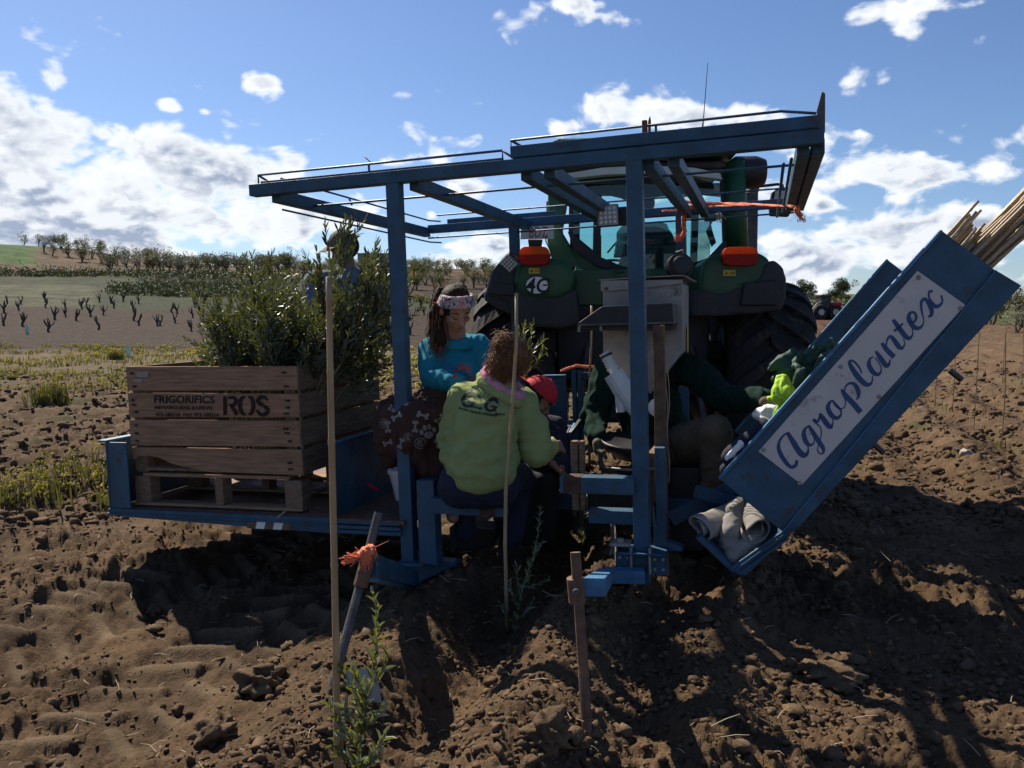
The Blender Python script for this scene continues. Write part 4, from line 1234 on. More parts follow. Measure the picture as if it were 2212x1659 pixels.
link('strand', twine([pl(1212, 801, 1.4), pl(1228, 795, 1.4), pl(1246, 790, 1.4), pl(1262, 792, 1.4), pl(1284, 793, 1.4), pl(1296, 796, 1.4)], .010, 11), 'rope', tw3, smooth=True)
link('knot', twine([pl(1288, 790, 1.38), pl(1300, 784, 1.38), pl(1302, 796, 1.38), pl(1292, 797, 1.38), pl(1300, 808, 1.38)], .017, 12), 'rope', tw3, smooth=True)
# ------------------------------------------------------------------ green tractor
TD = 7.1                                    # rear axle distance
TC = at(1374, 900, TD); TC.z = 0
TYAW = R(-6)
TM = Matrix.Translation((TC.x, TC.y, -.02)) @ Matrix.Rotation(TYAW, 4, 'Z')
TI = TM.inverted()
tractor = thing('green_tractor', 'big green tractor with charcoal fenders seen from behind, pulling the planting machine', 'tractor', TM)
def tl(px, py, c, ax=1):
    o = TI @ Vector((0, 0, EYE)); d = TI.to_3x3() @ ray(px, py)
    return o + d * ((c - o[ax]) / d[ax])
def tpart(name, mb, mat, **k):
    return link(name, mb, mat, tractor, bevel=k.pop('bevel', .006), **k)
# wheels
def tyre(rad, w, name):
    hw = w / 2
    prof = [(rad * .58, -hw * .80), (rad * .66, -hw * .96), (rad * .78, -hw * 1.0), (rad * .90, -hw * .98), (rad * .945, -hw * .90), (rad * .955, -hw * .5), (rad * .96, 0),
            (rad * .955, hw * .5), (rad * .945, hw * .90), (rad * .90, hw * .98), (rad * .78, hw), (rad * .66, hw * .96), (rad * .58, hw * .80)]
    return MB().lathe(prof, (0, 0, 0), (1, 0, 0), 48, closed=True)
def lug(rad, w, sgn):
    """one chevron bar, at the top of the tyre"""
    hw = w / 2; mb = MB(); rings = []
    for i in range(8):
        t = i / 7.0
        x = sgn * (-.03 + t * (hw * 1.02 + .03)); a = t * .36 + .02
        hgt = 1.0 if t < .8 else 1.0 - (t - .8) * .35
        wd = .045 + .03 * t
        r0, r1 = rad * .935 * (1 - (max(t - .75, 0) * .25)), rad * hgt
        ring = []
        for (rr_, da) in ((r0, -wd * 1.3), (r1, -wd * .9), (r1, wd * .9), (r0, wd * 1.3)):
            ang = a + da / rad * 1.0
            ring.append(Vector((x, -math.sin(ang) * rr_, math.cos(ang) * rr_)))
        rings.append(ring)
    o = 0
    for rg in rings: mb.v += [tuple(p) for p in rg]
    for i in range(7):
        for k in range(4):
            k2 = (k + 1) % 4
            q = (i * 4 + k, i * 4 + k2, (i + 1) * 4 + k2, (i + 1) * 4 + k)
            mb.f.append(q if sgn < 0 else q[::-1])
    mb.f.append((0, 1, 2, 3)); mb.f.append((28, 31, 30, 29))
    return mb
def wheel(x, y, rad, w, nl, side):
    root = link('rear_wheel' if rad > .8 else 'front_wheel', tyre(rad, w, 'tyre'), 'rubber', tractor, smooth=True)
    root.location = (x, y, rad + .0)
    meL, meR = lug(rad, w, -1).mesh('lug'), lug(rad, w, 1).mesh('lug')
    for m_ in (meL, meR): setmat(m_, 'rubber')
    for k in range(nl):
        for s_, m_ in ((-1, meL), (1, meR)):
            o = bpy.data.objects.new('lug', m_); COL.objects.link(o); o.parent = root
            o.rotation_euler = ((k + (.5 if s_ > 0 else 0)) * 2 * math.pi / nl, 0, 0)
    link('rim', MB().lathe([(rad * .60, -w * .42), (rad * .56, -w * .40), (rad * .50, -w * .1), (rad * .50, w * .1), (rad * .56, w * .40), (rad * .60, w * .42)], (0, 0, 0), (1, 0, 0), 40), 'black', root, smooth=True)
    link('hub', MB().lathe([(rad * .25, -w * .3), (rad * .25, w * .3)], (0, 0, 0), (1, 0, 0), 24), 'black', root)
    return root
WX = 1.0
wheel(-WX, 0, .87, .66, 21, -1)
wheel(WX, 0, .87, .66, 21, 1)
wheel(-.95, 2.75, .68, .5, 18, -1)
wheel(.95, 2.75, .68, .5, 18, 1)
# body mass
tpart('rear_axle', MB().tube([(-WX + .3, 0, .98), (WX - .3, 0, .98)], .16, 16), 'green', bevel=0)
tpart('transmission', MB().box((0, .1, .95), (.62, .9, .75)), 'black_grey', bevel=.04)
tpart('chassis', MB().box((0, 1.6, .85), (.5, 2.6, .45)), 'green', bevel=.03)
tpart('hood', MB().box((0, 2.2, 1.45), (.85, 2.2, .75)), 'green', bevel=.12)
tpart('front_axle', MB().beam((-.8, 2.75, .65), (.8, 2.75, .65), .2, .2), 'black')
tpart('drawbar', MB().beam((0, -.3, .55), (0, -1.3, .45), .12, .07), 'dark_steel')
for sx in (-1, 1):
    tpart('lift_arm', MB().beam((sx * .45, -.1, .75), (sx * .50, -1.15, .55), .05, .10), 'dark_steel')
    tpart('lift_rod', MB().tube([(sx * .42, -.35, 1.25), (sx * .48, -.8, .65)], .028, 10), 'dark_steel', bevel=0)
tpart('top_link', MB().tube([(0, -.3, 1.15), (0, -1.0, 1.05)], .03, 10), 'green', bevel=0)
# lower rear bodywork between the fenders (behind the hopper)
yB = -.42
tpart('rear_panel', MB().prism([tl(1240, 582, yB), tl(1500, 580, yB), tl(1500, 660, yB), tl(1240, 660, yB)], (0, .25, 0)), 'green', bevel=.01)
tpart('rear_housing', MB().prism([tl(1196, 585, yB + .02), tl(1538, 585, yB + .02), tl(1530, 820, yB + .02), tl(1205, 820, yB + .02)], (0, .4, 0)), 'black_grey', bevel=.02)
tpart('panel_latch', MB().box(tl(1338, 588, yB - .01), (.07, .02, .012)), 'green')
# ---- fenders (blown up from outlines, rounded by remeshing)
def outline(pts, y0, y1, infl, name, mat, vox=.02, sm=8):
    mb = MB().prism([tl(px, py, y0) for px, py in pts], (0, y1 - y0, 0))
    me = remesh(mb, vox, sm, name)
    return tpart(name, me, mat, bevel=0)
# left (green cap, charcoal skirt, outer extension with bright top)
outline([(1118, 566), (1150, 556), (1190, 556), (1225, 566), (1243, 590), (1236, 630), (1205, 645), (1125, 640), (1108, 610)], -.97, -.35, 0, 'fender_cap', 'green')
outline([(1108, 618), (1245, 625), (1252, 700), (1215, 712), (1110, 700), (1100, 660)], -.95, -.1, 0, 'fender_skirt', 'black_grey')
outline([(1052, 615), (1062, 585), (1080, 562), (1112, 548), (1128, 552), (1128, 665), (1060, 640), (1048, 640)], -.93, .30, 0, 'fender_extension', 'black_grey')
outline([(1042, 636), (1060, 600), (1125, 640), (1125, 690), (1075, 668), (1046, 650)], -.90, .30, 0, 'fender_extension', 'black_grey')
outline([(1240, 575), (1262, 580), (1265, 680), (1250, 690), (1236, 650)], -.4, .1, 0, 'fender_inner', 'green')
# right
outline([(1512, 592), (1518, 566), (1540, 550), (1600, 543), (1640, 545), (1664, 560), (1662, 585), (1655, 640), (1600, 648), (1545, 648), (1510, 630)], -.97, -.35, 0, 'fender_cap', 'green')
outline([(1508, 622), (1560, 636), (1640, 600), (1650, 570), (1672, 560), (1692, 575), (1700, 600), (1699, 645), (1690, 672), (1600, 682), (1498, 686), (1494, 676)], -.98, .20, 0, 'fender_skirt', 'black_grey')
mb = MB().prism([tl(1608, 610, -1.01), tl(1680, 604, -1.01), tl(1686, 640, -1.01), tl(1678, 660, -1.01), tl(1600, 660, -1.01)], (0, .05, 0))
tpart('fender_light_recess', mb, 'black', bevel=.01)
mb = MB().prism([tl(1058, 612, -.96), tl(1110, 612, -.96), tl(1112, 640, -.96), tl(1062, 636, -.96)], (0, .05, 0))
tpart('fender_light_recess', mb, 'black', bevel=.01)
# tail lamps: amber over red
def taillamp(x0, x1, y0, y1, ym, yy=-1.05):
    for nm, (a, b), mt in (('amber_lens', (y0, ym), 'orange'), ('red_lens', (ym, y1), 'redlens')):
        c0_, c1_ = tl(x0, a, yy), tl(x1, b, yy)
        r_ = (x1 - x0) / 2.0; cx_ = (x0 + x1) / 2.0; cy_ = (y0 + y1) / 2.0; ry_ = (y1 - y0) / 2.0
        pts = []
        for k in range(40):
            t = 2 * math.pi * k / 40
            X_ = cx_ + r_ * abs(math.cos(t)) ** .42 * (1 if math.cos(t) >= 0 else -1); Y_ = cy_ + ry_ * abs(math.sin(t)) ** .6 * (1 if math.sin(t) >= 0 else -1)
            Y_ = min(max(Y_, a), b)
            q_ = tl(X_, Y_, yy)
            if pts and (q_ - pts[-1]).length < .004: continue
            if Y_ in (a, b) and len(pts) > 1 and abs(pts[-1].z - q_.z) < .0015 and abs(pts[-2].z - q_.z) < .0015 and k % 20 not in (0,): pts.pop()
            pts.append(q_)
        mb = MB(); mb.prism(pts, (0, .12, 0))
        tpart(nm, mb, mt, bevel=.004)
taillamp(1122, 1186, 532, 572, 550)
taillamp(1562, 1638, 533, 574, 549)
# stickers
def stick(px, py, w, h, yy):
    c = [tl(px, py, yy), tl(px + w, py, yy), tl(px + w, py + h, yy), tl(px, py + h, yy)]
    s_ = tpart('warning_sticker', MB().prism(c, (0, .01, 0)), 'yellow', bevel=0)
    t_ = [(px + 3, py + h - 3), (px + w * .26, py + 3), (px + w * .45, py + h - 3)]
    link('warning_triangle', MB().prism([tl(a, b, yy - .002) for a, b in t_], (0, .002, 0)), 'ink', s_)
    link('warning_triangle_centre', MB().prism([tl(a, b, yy - .0035) for a, b in ((px + 5.2, py + h - 4.2), (px + w * .26, py + 6), (px + w * .45 - 2, py + h - 4.2))], (0, .001, 0)), 'yellow', s_)
    for k in (0, 1, 2):
        link('warning_figure', MB().prism([tl(a, b, yy - .002) for a, b in ((px + w * (.6 + .13 * k), py + 4), (px + w * (.66 + .13 * k), py + 4), (px + w * (.66 + .13 * k), py + h - 3 - (k % 2) * 3), (px + w * (.6 + .13 * k), py + h - 3))], (0, .002, 0)), 'ink', s_)
stick(1142, 579, 24, 12, -.995)
stick(1562, 583, 27, 13, -.995)
# oval badge "4C"
yy = -1.0
bc = tl(1160, 616, yy); rx_ = (tl(1186, 616, yy) - tl(1135, 616, yy)).length / 2; rz_ = (tl(1160, 597, yy) - tl(1160, 636, yy)).length / 2
def oval(k, y_): return [(bc.x + rx_ * k * math.cos(2 * math.pi * i / 40), y_, bc.z + rz_ * k * math.sin(2 * math.pi * i / 40)) for i in range(40)]
badge = tpart('oval_badge', MB().prism(oval(1, yy - .004), (0, .02, 0)), 'ink', bevel=0)
link('badge_face', MB().prism(oval(.93, yy - .006), (0, .002, 0)), 'white', badge)
me = flat_to_mesh('badge_lettering', text_flat('4C', .155, .003, 'CENTER', .15), lambda x, y: (bc.x + x * .95, yy - .0075, bc.z + y - .055))
link('badge_lettering', me, 'ink', badge)
tpart('badge_mark', MB().box((bc.x + rx_ * .7, yy - .007, bc.z), (.035, .002, .012)), 'ink', bevel=0)
# number plate with red letters
y_ = -.35
pp = [tl(*q, y_) for q in ((1126, 466), (1196, 467), (1196, 516), (1124, 517))]
plate = tpart('number_plate', MB().prism(pp, (0, .008, 0)), 'white', bevel=.002)
a_, b_ = tl(1142, 513, y_ - .002), tl(1180, 494, y_ - .002)
me = flat_to_mesh('plate_lettering', text_flat('BDZ', .125, .0, 'LEFT', 0, 1.08), lambda x, y: (a_.x + x * .62, y_ - .002, a_.z + y))
link('plate_lettering', me, 'redink', plate)
tpart('plate_bracket', MB().prism([tl(1140, 517, y_ + .02), tl(1172, 517, y_ + .02), tl(1168, 545, y_ + .02), tl(1144, 545, y_ + .02)], (0, .03, 0)), 'black')
# ---- cab
yc = -.10                                    # rear face of the cab
yf = 1.35
def cp(name, pts, mat, y0=yc, th=.07, bevel=.01): return tpart(name, MB().prism([tl(px, py, y0) for px, py in pts], (0, th, 0)), mat, bevel=bevel)
# green pillars: wide at right, narrower at left
cp('cab_pillar', [(1184, 365), (1205, 370), (1228, 420), (1214, 500), (1236, 536), (1258, 582), (1196, 582), (1182, 520)], 'green', yc, .16, .02)
cp('cab_pillar', [(1566, 362), (1590, 352), (1604, 365), (1606, 560), (1530, 600), (1500, 590), (1572, 540)], 'green', yc, .2, .02)
mb = MB().tube([tl(1587, 350, yc), tl(1590, 440, yc), tl(1594, 565, yc)], [.085, .085, .09], 20)
tpart('side_post', mb, 'green', bevel=0, smooth=True)
tpart('air_intake', MB().lathe([(.09, -.1), (.13, -.05), (.13, .12), (.10, .2)], tl(1600, 372, yc + .1), (1, 0, 0), 24), 'black', smooth=True)
# lower window frame dipping in the middle
cp('window_frame', [(1226, 500), (1236, 503), (1300, 556), (1345, 575), (1400, 582), (1470, 578), (1530, 556), (1566, 518), (1572, 524), (1560, 546), (1500, 584), (1380, 594), (1290, 576), (1240, 540)], 'black', yc - .03, .06, .004)
cp('rear_cover', [(1236, 536), (1290, 572), (1380, 590), (1500, 580), (1560, 545), (1545, 590), (1240, 590)], 'green', yc + .01, .06, .004)
# inner frame posts
for q in ([(1230, 385), (1240, 390), (1238, 505), (1228, 503)], [(1283, 420), (1300, 420), (1296, 566), (1280, 556)], [(1556, 372), (1568, 372), (1572, 520), (1562, 528)]):
    cp('window_post', q, 'black', yc + .02, .05, .004)
# glass
cp('rear_window', [(1230, 385), (1566, 385), (1566, 520), (1500, 575), (1380, 585), (1300, 565), (1232, 505)], 'glass', yc + .05, .004, 0)
# roof: pale underside lip and dark lining
roof = [(1212, 388), (1225, 374), (1300, 362), (1400, 357), (1500, 362), (1556, 374), (1560, 388), (1500, 380), (1400, 374), (1300, 378)]
cp('roof_lip', roof, 'cream', yc - .22, .10, .006)
rz = tl(1400, 352, yc).z
rl, rrx = tl(1205, 380, yc).x, tl(1575, 380, yc).x
tpart('cab_roof', MB().box(((rl + rrx) / 2, (yc + yf) / 2, rz + .10), (rrx - rl + .1, yf - yc + .45, .16)), 'green', bevel=.06)
tpart('roof_lining', MB().box(((rl + rrx) / 2, (yc + yf) / 2, rz - .03), (rrx - rl - .05, yf - yc + .1, .06)), 'black_grey', bevel=.02)
cp('roof_visor', [(1234, 398), (1560, 395), (1560, 425), (1480, 418), (1395, 428), (1368, 441), (1342, 428), (1300, 418), (1236, 430)], 'black_grey', yc + .55, .03, .004)
# front of the cab: corner posts and screen, side walls low
for x_ in (rl + .12, rrx - .12): tpart('front_post', MB().beam((x_, yf, 1.3), (x_, yf - .12, rz - .05), .07, .09, up=(0, 1, 0)), 'black')
tpart('dashboard', MB().box(((rl + rrx) / 2, yf - .1, 1.42), (rrx - rl - .2, .25, .3)), 'black', bevel=.04)
tpart('cab_floor', MB().box(((rl + rrx) / 2, (yc + yf) / 2, 1.15), (rrx - rl - .05, yf - yc, .2)), 'black')
tpart('windscreen', MB().box(((rl + rrx) / 2, yf + .02, 1.95), (rrx - rl - .25, .004, .9)), 'glass', bevel=0)
for x_ in (rl + .1, rrx - .12): tpart('side_window', MB().box((x_, (yc + yf) / 2 + .1, 1.95), (.004, yf - yc - .2, .9)), 'glass', bevel=0)
# driver's seat with a white cloth over it
sy = .30
mb = MB().prism([tl(1330, 582, sy), tl(1345, 545, sy), (tl(1352, 505, sy)), tl(1375, 490, sy), tl(1420, 488, sy), tl(1452, 500, sy), tl(1470, 545, sy), tl(1475, 582, sy)], (0, .14, 0))
tpart('driver_seat', remesh(mb, .02, 6, 'driver_seat'), 'black', bevel=0)
mb = MB().prism([tl(1326, 555, sy + .16), tl(1334, 500, sy + .16), tl(1352, 482, sy + .16), tl(1425, 478, sy + .16), tl(1440, 484, sy + .16), tl(1452, 505, sy + .16), tl(1360, 505, sy + .16), tl(1348, 555, sy + .16)], (0, .05, 0))
me = remesh(mb, .015, 4, 'seat_cloth'); wrinkle(me, .008, 14)
tpart('seat_cloth', me, 'white', bevel=0)
tpart('head_rest', MB().ball(tl(1390, 438, sy), (.10, .07, .11), 18, 12), 'black', bevel=0, smooth=True)
tpart('steering_wheel', MB().tube([Vector(tl(1325, 572, 1.0)) + Vector((.17 * math.cos(a), .08 * math.sin(a), .05 * math.sin(a))) for a in np.linspace(0, 2 * math.pi, 22)], .014, 8), 'black_grey', bevel=0, smooth=True)
tpart('wiper', MB().tube([tl(1312, 546, yf - .1), tl(1345, 508, yf - .1)], .010, 6), 'black', bevel=0)
tpart('grab_handle', MB().tube([tl(1285, 572, .1), tl(1296, 560, .1), tl(1296, 510, .1), tl(1290, 500, .1)], .012, 8), 'black', bevel=0)
for k in range(5):
    tpart('cab_cable', MB().tube([tl(1530 + 4 * k, 465, .1), tl(1538 - 3 * k, 500, .1), tl(1546 - 2 * k, 525 + 2 * k, .1)], .006, 5), 'black', bevel=0)
tpart('cab_radio', MB().box(tl(1535, 470, .12), (.10, .08, .06)), 'black')
# exhaust, mirrors, aerials
tpart('exhaust_pipe', MB().tube([tl(1618, 560, .9), tl(1620, 450, .9), tl(1622, 425, .9), tl(1627, 408, .9), tl(1634, 394, .9)], [.075, .075, .058, .055, .04], 16), 'rust', bevel=0, smooth=True)
tpart('exhaust_shield', MB().box(tl(1615, 505, .85), (.16, .1, .75)), 'dark_steel')
tpart('mirror_arm', MB().tube([tl(1606, 406, .6), tl(1680, 398, .6), tl(1690, 400, .6), tl(1693, 412, .6)], .013, 8), 'black', bevel=0, smooth=True)
mb = MB().prism([tl(1664, 466, .6), tl(1662, 445, .6), tl(1668, 415, .6), tl(1680, 405, .6), tl(1706, 405, .6), tl(1712, 415, .6), tl(1710, 455, .6), tl(1704, 468, .6)], (0, .06, 0))
tpart('mirror', mb, 'black', bevel=.01)
tpart('mirror_glass', MB().prism([tl(1675, 412, .59), tl(1706, 411, .59), tl(1707, 428, .59), tl(1672, 432, .59)], (0, .004, 0)), 'alu', bevel=0)
tpart('mirror', MB().prism([tl(1180, 435, .5), tl(1190, 430, .5), tl(1190, 470, .5), tl(1180, 474, .5)], (0, .05, 0)), 'black')
tpart('aerial', MB().tube([tl(1518, 280, .6), tl(1521, 240, .6), tl(1529, 136, .6)], [.006, .004, .0025], 5), 'black', bevel=0)
tpart('aerial_base', MB().tube([tl(1517, 352, .6), tl(1518, 270, .6), tl(1519, 262, .6)], [.008, .008, .004], 6), 'black', bevel=0)
tpart('beacon_stem', MB().tube([tl(1402, 345, .4), tl(1403, 262, .4), tl(1404, 252, .4)], [.014, .014, .004], 8), 'rust', bevel=0)
# ------------------------------------------------------------------ people
def hand(wrist, dirv, palm_n, size, curl=.5, name='hand', mat='skin', parent=None, left=False, glove=False):
    """palm with four separate fingers and a thumb, fingers bent by curl (radians per joint)"""
    w = Vector(wrist); d = Vector(dirv).normalized(); n = Vector(palm_n); n = (n - d * n.dot(d)).normalized(); s_ = d.cross(n)
    if left: s_ = -s_
    L_ = size; mb = MB(); k = 1.25 if glove else 1.0
    mb.capsule(w - d * .02, .026 * k, w + d * L_ * .10, .024 * k)
    for q in (-.8, -.27, .27, .8):
        mb.capsule(w + d * L_ * .08 + s_ * q * .018, .015 * k, w + d * L_ * .46 + s_ * q * .030, .0125 * k)
    for i, (q, ln) in enumerate(((-.8, .40), (-.27, .46), (.27, .50), (.8, .46))):
        p = w + d * L_ * .46 + s_ * q * .030; dd = d.copy(); r = .0092 * k
        for j, f in enumerate((.45, .32, .23)):
            rot = Matrix.Rotation(curl * (1 + .1 * i) * (.6 if j == 0 else 1), 3, d.cross(n))
            dd = (rot @ dd).normalized()
            p2 = p + dd * L_ * ln * f * 1.15
            mb.capsule(p, r, p2, r * .92, 10); p = p2; r *= .93
    p = w + d * L_ * .12 + s_ * .022; dd = (d * .6 + s_ * .8 + n * .35).normalized()
    p2 = p + dd * L_ * .22; mb.capsule(p, .014 * k, p2, .0115 * k); p3 = p2 + (dd * .5 + d * .8 + n * .3).normalized() * L_ * .20; mb.capsule(p2, .011 * k, p3, .009 * k)
    me = remesh(mb, .0045, 2, name)
    return link(name, me, mat, parent)
def head_mesh(c, look, up, s=1.0, nose=1.0):
    """skull, jaw, nose, brows, lips, ears; returns (MB, frame)"""
    f = Vector(look).normalized(); u = Vector(up); u = (u - f * u.dot(f)).normalized(); r = f.cross(u)
    c = Vector(c); rot = Matrix((r, f, u)).transposed()
    g = lambda x, y, z: c + (r * x + f * y + u * z) * s
    mb = MB()
    mb.ball(g(0, -.012, .030), (.074 * s, .095 * s, .088 * s), 24, 16, rot)
    mb.ball(g(0, .022, -.030), (.058 * s, .066 * s, .082 * s), 24, 16, rot)
    mb.ball(g(0, .050, -.085), (.030 * s, .030 * s, .024 * s), 16, 10, rot)
    mb.ball(g(0, .062, -.010), (.040 * s, .026 * s, .060 * s), 16, 10, rot)
    mb.capsule(g(0, .084, .012), .0085 * s, g(0, .106, -.028), .0125 * s)
    for q in (-1, 1):
        mb.ball(g(q * .011, .094, -.032), .009 * s, 10, 8)
        mb.capsule(g(q * .012, .080, .022), .010 * s, g(q * .042, .070, .022), .010 * s)
        mb.ball(g(q * .040, .058, -.022), (.022 * s, .024 * s, .018 * s), 12, 8, rot)
        mb.ball(g(q * .028, .072, .004), (.014 * s, .010 * s, .009 * s), 12, 8, rot)
        mb.ball(g(q * .076, -.005, -.008), (.010 * s, .018 * s, .030 * s), 12, 8, rot)
    mb.capsule(g(-.020, .086, -.056), .0062 * s, g(.020, .086, -.056), .0062 * s)
    mb.capsule(g(-.016, .085, -.066), .0068 * s, g(.016, .085, -.066), .0068 * s)
    return mb, g, rot
def face_parts(g, rot, s, root, brow='hair_dark', closed=True):
    for q in (-1, 1):
        link('eyebrow', MB().tube([g(q * .014, .088, .028), g(q * .030, .086, .034), g(q * .050, .072, .028)], [.0022 * s, .003 * s, .0016 * s], 6), brow, root, smooth=True)
        link('eyelashes', MB().tube([g(q * .015, .083, .0), g(q * .028, .085, -.006), g(q * .043, .074, -.001)], [.0012 * s, .0022 * s, .0014 * s], 6), 'hair_dark', root, smooth=True)
    link('lips', MB().tube([g(-.021, .088, -.058), g(-.008, .0945, -.0555), g(0, .095, -.057), g(.008, .0945, -.0555), g(.021, .088, -.058)], [.001 * s, .0035 * s, .003 * s, .0035 * s, .001 * s], 8), 'lips', root, smooth=True)
    link('lips', MB().tube([g(-.018, .088, -.062), g(0, .094, -.066), g(.018, .088, -.062)], [.001 * s, .0048 * s, .001 * s], 8), 'lips', root, smooth=True)
def strands(name, mat, parent, roots, n, length, seed, r=.0016, curl=0.0, freq=30, grav=(0, 0, -1), spread=.25, base=None):
    """hair strands: each starts at a root (point, direction)"""
    rng = random.Random(seed); mb = MB(); gv = Vector(grav)
    for _ in range(n):
        p, d = roots(rng)
        p = Vector(p); d = Vector(d).normalized()
        l_ = length * rng.uniform(.55, 1.1); k = 9; ph = rng.uniform(0, 6.28); pts = []
        a1 = d.orthogonal().normalized(); a2 = d.cross(a1)
        q = p.copy()
        for i in range(k + 1):
            t = i / k
            off = (a1 * math.cos(ph + freq * t) + a2 * math.sin(ph + freq * t)) * curl * min(1, t * 2.5)
            pts.append(q + off)
            d = (d + gv * .22 + Vector((rng.gauss(0, spread), rng.gauss(0, spread), rng.gauss(0, spread))) * .4).normalized()
            q = q + d * l_ / k
        mb.tube(pts, [r * (1.15 - .85 * i / k) for i in range(k + 1)], 4, cap=False)
    return link(name, mb, mat, parent, smooth=True)
def blobs(spec):
    mb = MB()
    for s_ in spec:
        if len(s_) == 4: mb.capsule(s_[0], s_[1], s_[2], s_[3])
        else: mb.ball(s_[0], s_[1], 20, 14, s_[2] if len(s_) > 2 else None)
    return mb
def garment(name, spec, mat, parent, vox=.012, sm=5, wr=(.005, 9, (1, 1, 1)), seed=0, cut=None):
    me = remesh(blobs(spec), vox, sm, name)
    if wr: wrinkle(me, wr[0], wr[1], wr[2], seed)
    if cut: cull(me, cut)
    return link(name, me, mat, parent, smooth=True), me
A = at
# ================= 1: woman in turquoise hoodie
pw = thing('person', 'seated woman in a turquoise hoodie with long brown hair and a patterned headband, looking down', 'person', None)
hc = A(985, 668, 4.60)
look, up_ = Vector((.50, -1, -.78)), Vector((.12, -.5, 1))
hs = 1.04
hm, g, rot = head_mesh(hc, look, up_, hs)
chest, hip = A(985, 800, 4.72), A(955, 905, 4.88)
shL, shR = A(934, 757, 4.70), A(1034, 752, 4.76)
elL, elR = A(934, 818, 4.58), A(1040, 838, 4.70)
wrL, wrR = A(1012, 832, 4.42), A(1050, 872, 4.52)
kneeL, kneeR = A(862, 925, 4.50), A(925, 945, 4.42)
ftL, ftR = A(905, 1085, 4.62), A(975, 1090, 4.50)
body = [(hc + Vector((-.005, .02, -.06)), .052, A(985, 745, 4.72), .062), (A(985, 748, 4.74), .06, chest, .12), (shL, .05, shR, .05), (chest, .125, hip, .135),
        (shL, .048, elL, .038), (elL, .037, wrL, .025), (shR, .048, elR, .038), (elR, .037, wrR, .025),
        (hip + Vector((-.08, 0, 0)), .09, kneeL, .06), (hip + Vector((.08, 0, 0)), .09, kneeR, .06), (kneeL, .055, ftL, .04), (kneeR, .055, ftR, .04),
        (ftL, .042, ftL + Vector((.02, -.16, -.03)), .035), (ftR, .042, ftR + Vector((.02, -.16, -.03)), .035)]
mb = blobs(body); mb.v, mb.f = mb.v, mb.f
o_ = len(mb.v); mb.v += hm.v; mb.f += [tuple(i + o_ for i in q) for q in hm.f]
link('body', remesh(mb, .0062, 2, 'body'), 'skin', pw)
face_parts(g, rot, hs, pw)
hood = [(A(985, 752, 4.72), .085, chest, .155), (shL + Vector((.02, 0, 0)), .078, shR + Vector((-.02, 0, 0)), .075), (chest, .155, hip + Vector((.01, -.02, .02)), .175), (hip + Vector((-.10, .02, .03)), .10, hip + Vector((.08, 0, .03)), .11),
        (shL, .078, elL, .066), (elL, .064, A(985, 823, 4.46), .046), (shR, .075, elR, .064), (elR, .062, A(1052, 866, 4.55), .045)]
_, me_h = garment('hoodie', hood, 'turquoise', pw, .009, 4, (.011, 8, (1.4, 1, .7)), 3)
# collar folds of the hood
rg = MB()
for k in range(2):
    pts = [A(985, 733 + 5 * k, 4.70) + Vector(((.075 + .014 * k) * math.cos(a), (.07 + .01 * k) * math.sin(a), .018 * math.sin(a) - .012 * k)) for a in np.linspace(0, 2 * math.pi, 26)]
    rg.tube(pts, .020, 8)
me = remesh(rg, .007, 3, 'hood_collar'); wrinkle(me, .004, 20); link('hood_collar', me, 'turquoise', pw)
# printed flower
tree_h = bvh(me_h)
cx_ = A(1000, 805, 4.56)
fl = []
for k in range(11):
    a = math.pi * (k / 10.0) * 1.25 - .3
    fl.append(([(math.cos(a) * .022 - math.sin(a) * .006, math.sin(a) * .022 + math.cos(a) * .006), (math.cos(a) * .062, math.sin(a) * .066), (math.cos(a) * .022 + math.sin(a) * .006, math.sin(a) * .022 - math.cos(a) * .006)], [(0, 1, 2)]))
fl.append(([(.05 + .022 * math.cos(t), -.055 + .022 * math.sin(t)) for t in np.linspace(0, 6.1, 14)], [tuple(range(14))]))
decal('hoodie_print', merge_flat(*fl), cx_, (1, 0, 0), (0, 0, 1), tree_h, 'coral', pw, .003, .01)
link('cuff', MB().tube([A(983, 822, 4.465), A(990, 824, 4.45)], [.050, .046], 16), 'turquoise', pw, smooth=True)
link('drawstring', MB().tube([A(978, 748, 4.53), A(976, 775, 4.50), A(978, 792, 4.50)], .003, 5), 'turquoise', pw)
hand(wrL, (1, -.25, -.25), (0, -.2, -1), .17, .45, 'hand', 'skin', pw)
hand(wrR, (.3, -.8, -.5), (-.5, -.2, -.8), .17, .5, 'hand', 'skin', pw, True)
# hair: cap of hair, ponytail falling on the shoulder at left
hr = MB()
hr.ball(g(0, -.020, .036), (.083 * hs, .096 * hs, .092 * hs), 24, 16, rot)
hr.ball(g(-.04, -.075, .070), (.040 * hs, .045 * hs, .035 * hs), 16, 12, rot)
me = remesh(hr, .008, 2, 'hair'); wrinkle(me, .004, 40)
uu = (rot @ Vector((0, 0, 1))); ff = (rot @ Vector((0, 1, 0)))
cull(me, lambda v: ((v - np.array(hc)) @ np.array(ff) < .055 * hs) | ((v - np.array(hc)) @ np.array(uu) > .060))
link('hair', me, 'hair_dark', pw)
def pony(rng):
    t = rng.uniform(0, 1)
    p = A(950, 628, 4.72).lerp(A(944, 700, 4.64), t) + Vector((rng.gauss(0, .018), rng.gauss(0, .025), rng.gauss(0, .012)))
    return p, (-.10 + .14 * t, -.1, -1)
strands('pony_tail', 'hair_brown', pw, pony, 520, .33, 5, .0024, .006, 14, spread=.22)
strands('pony_tail', 'hair_dark', pw, pony, 240, .30, 6, .0030, .004, 12, spread=.12)
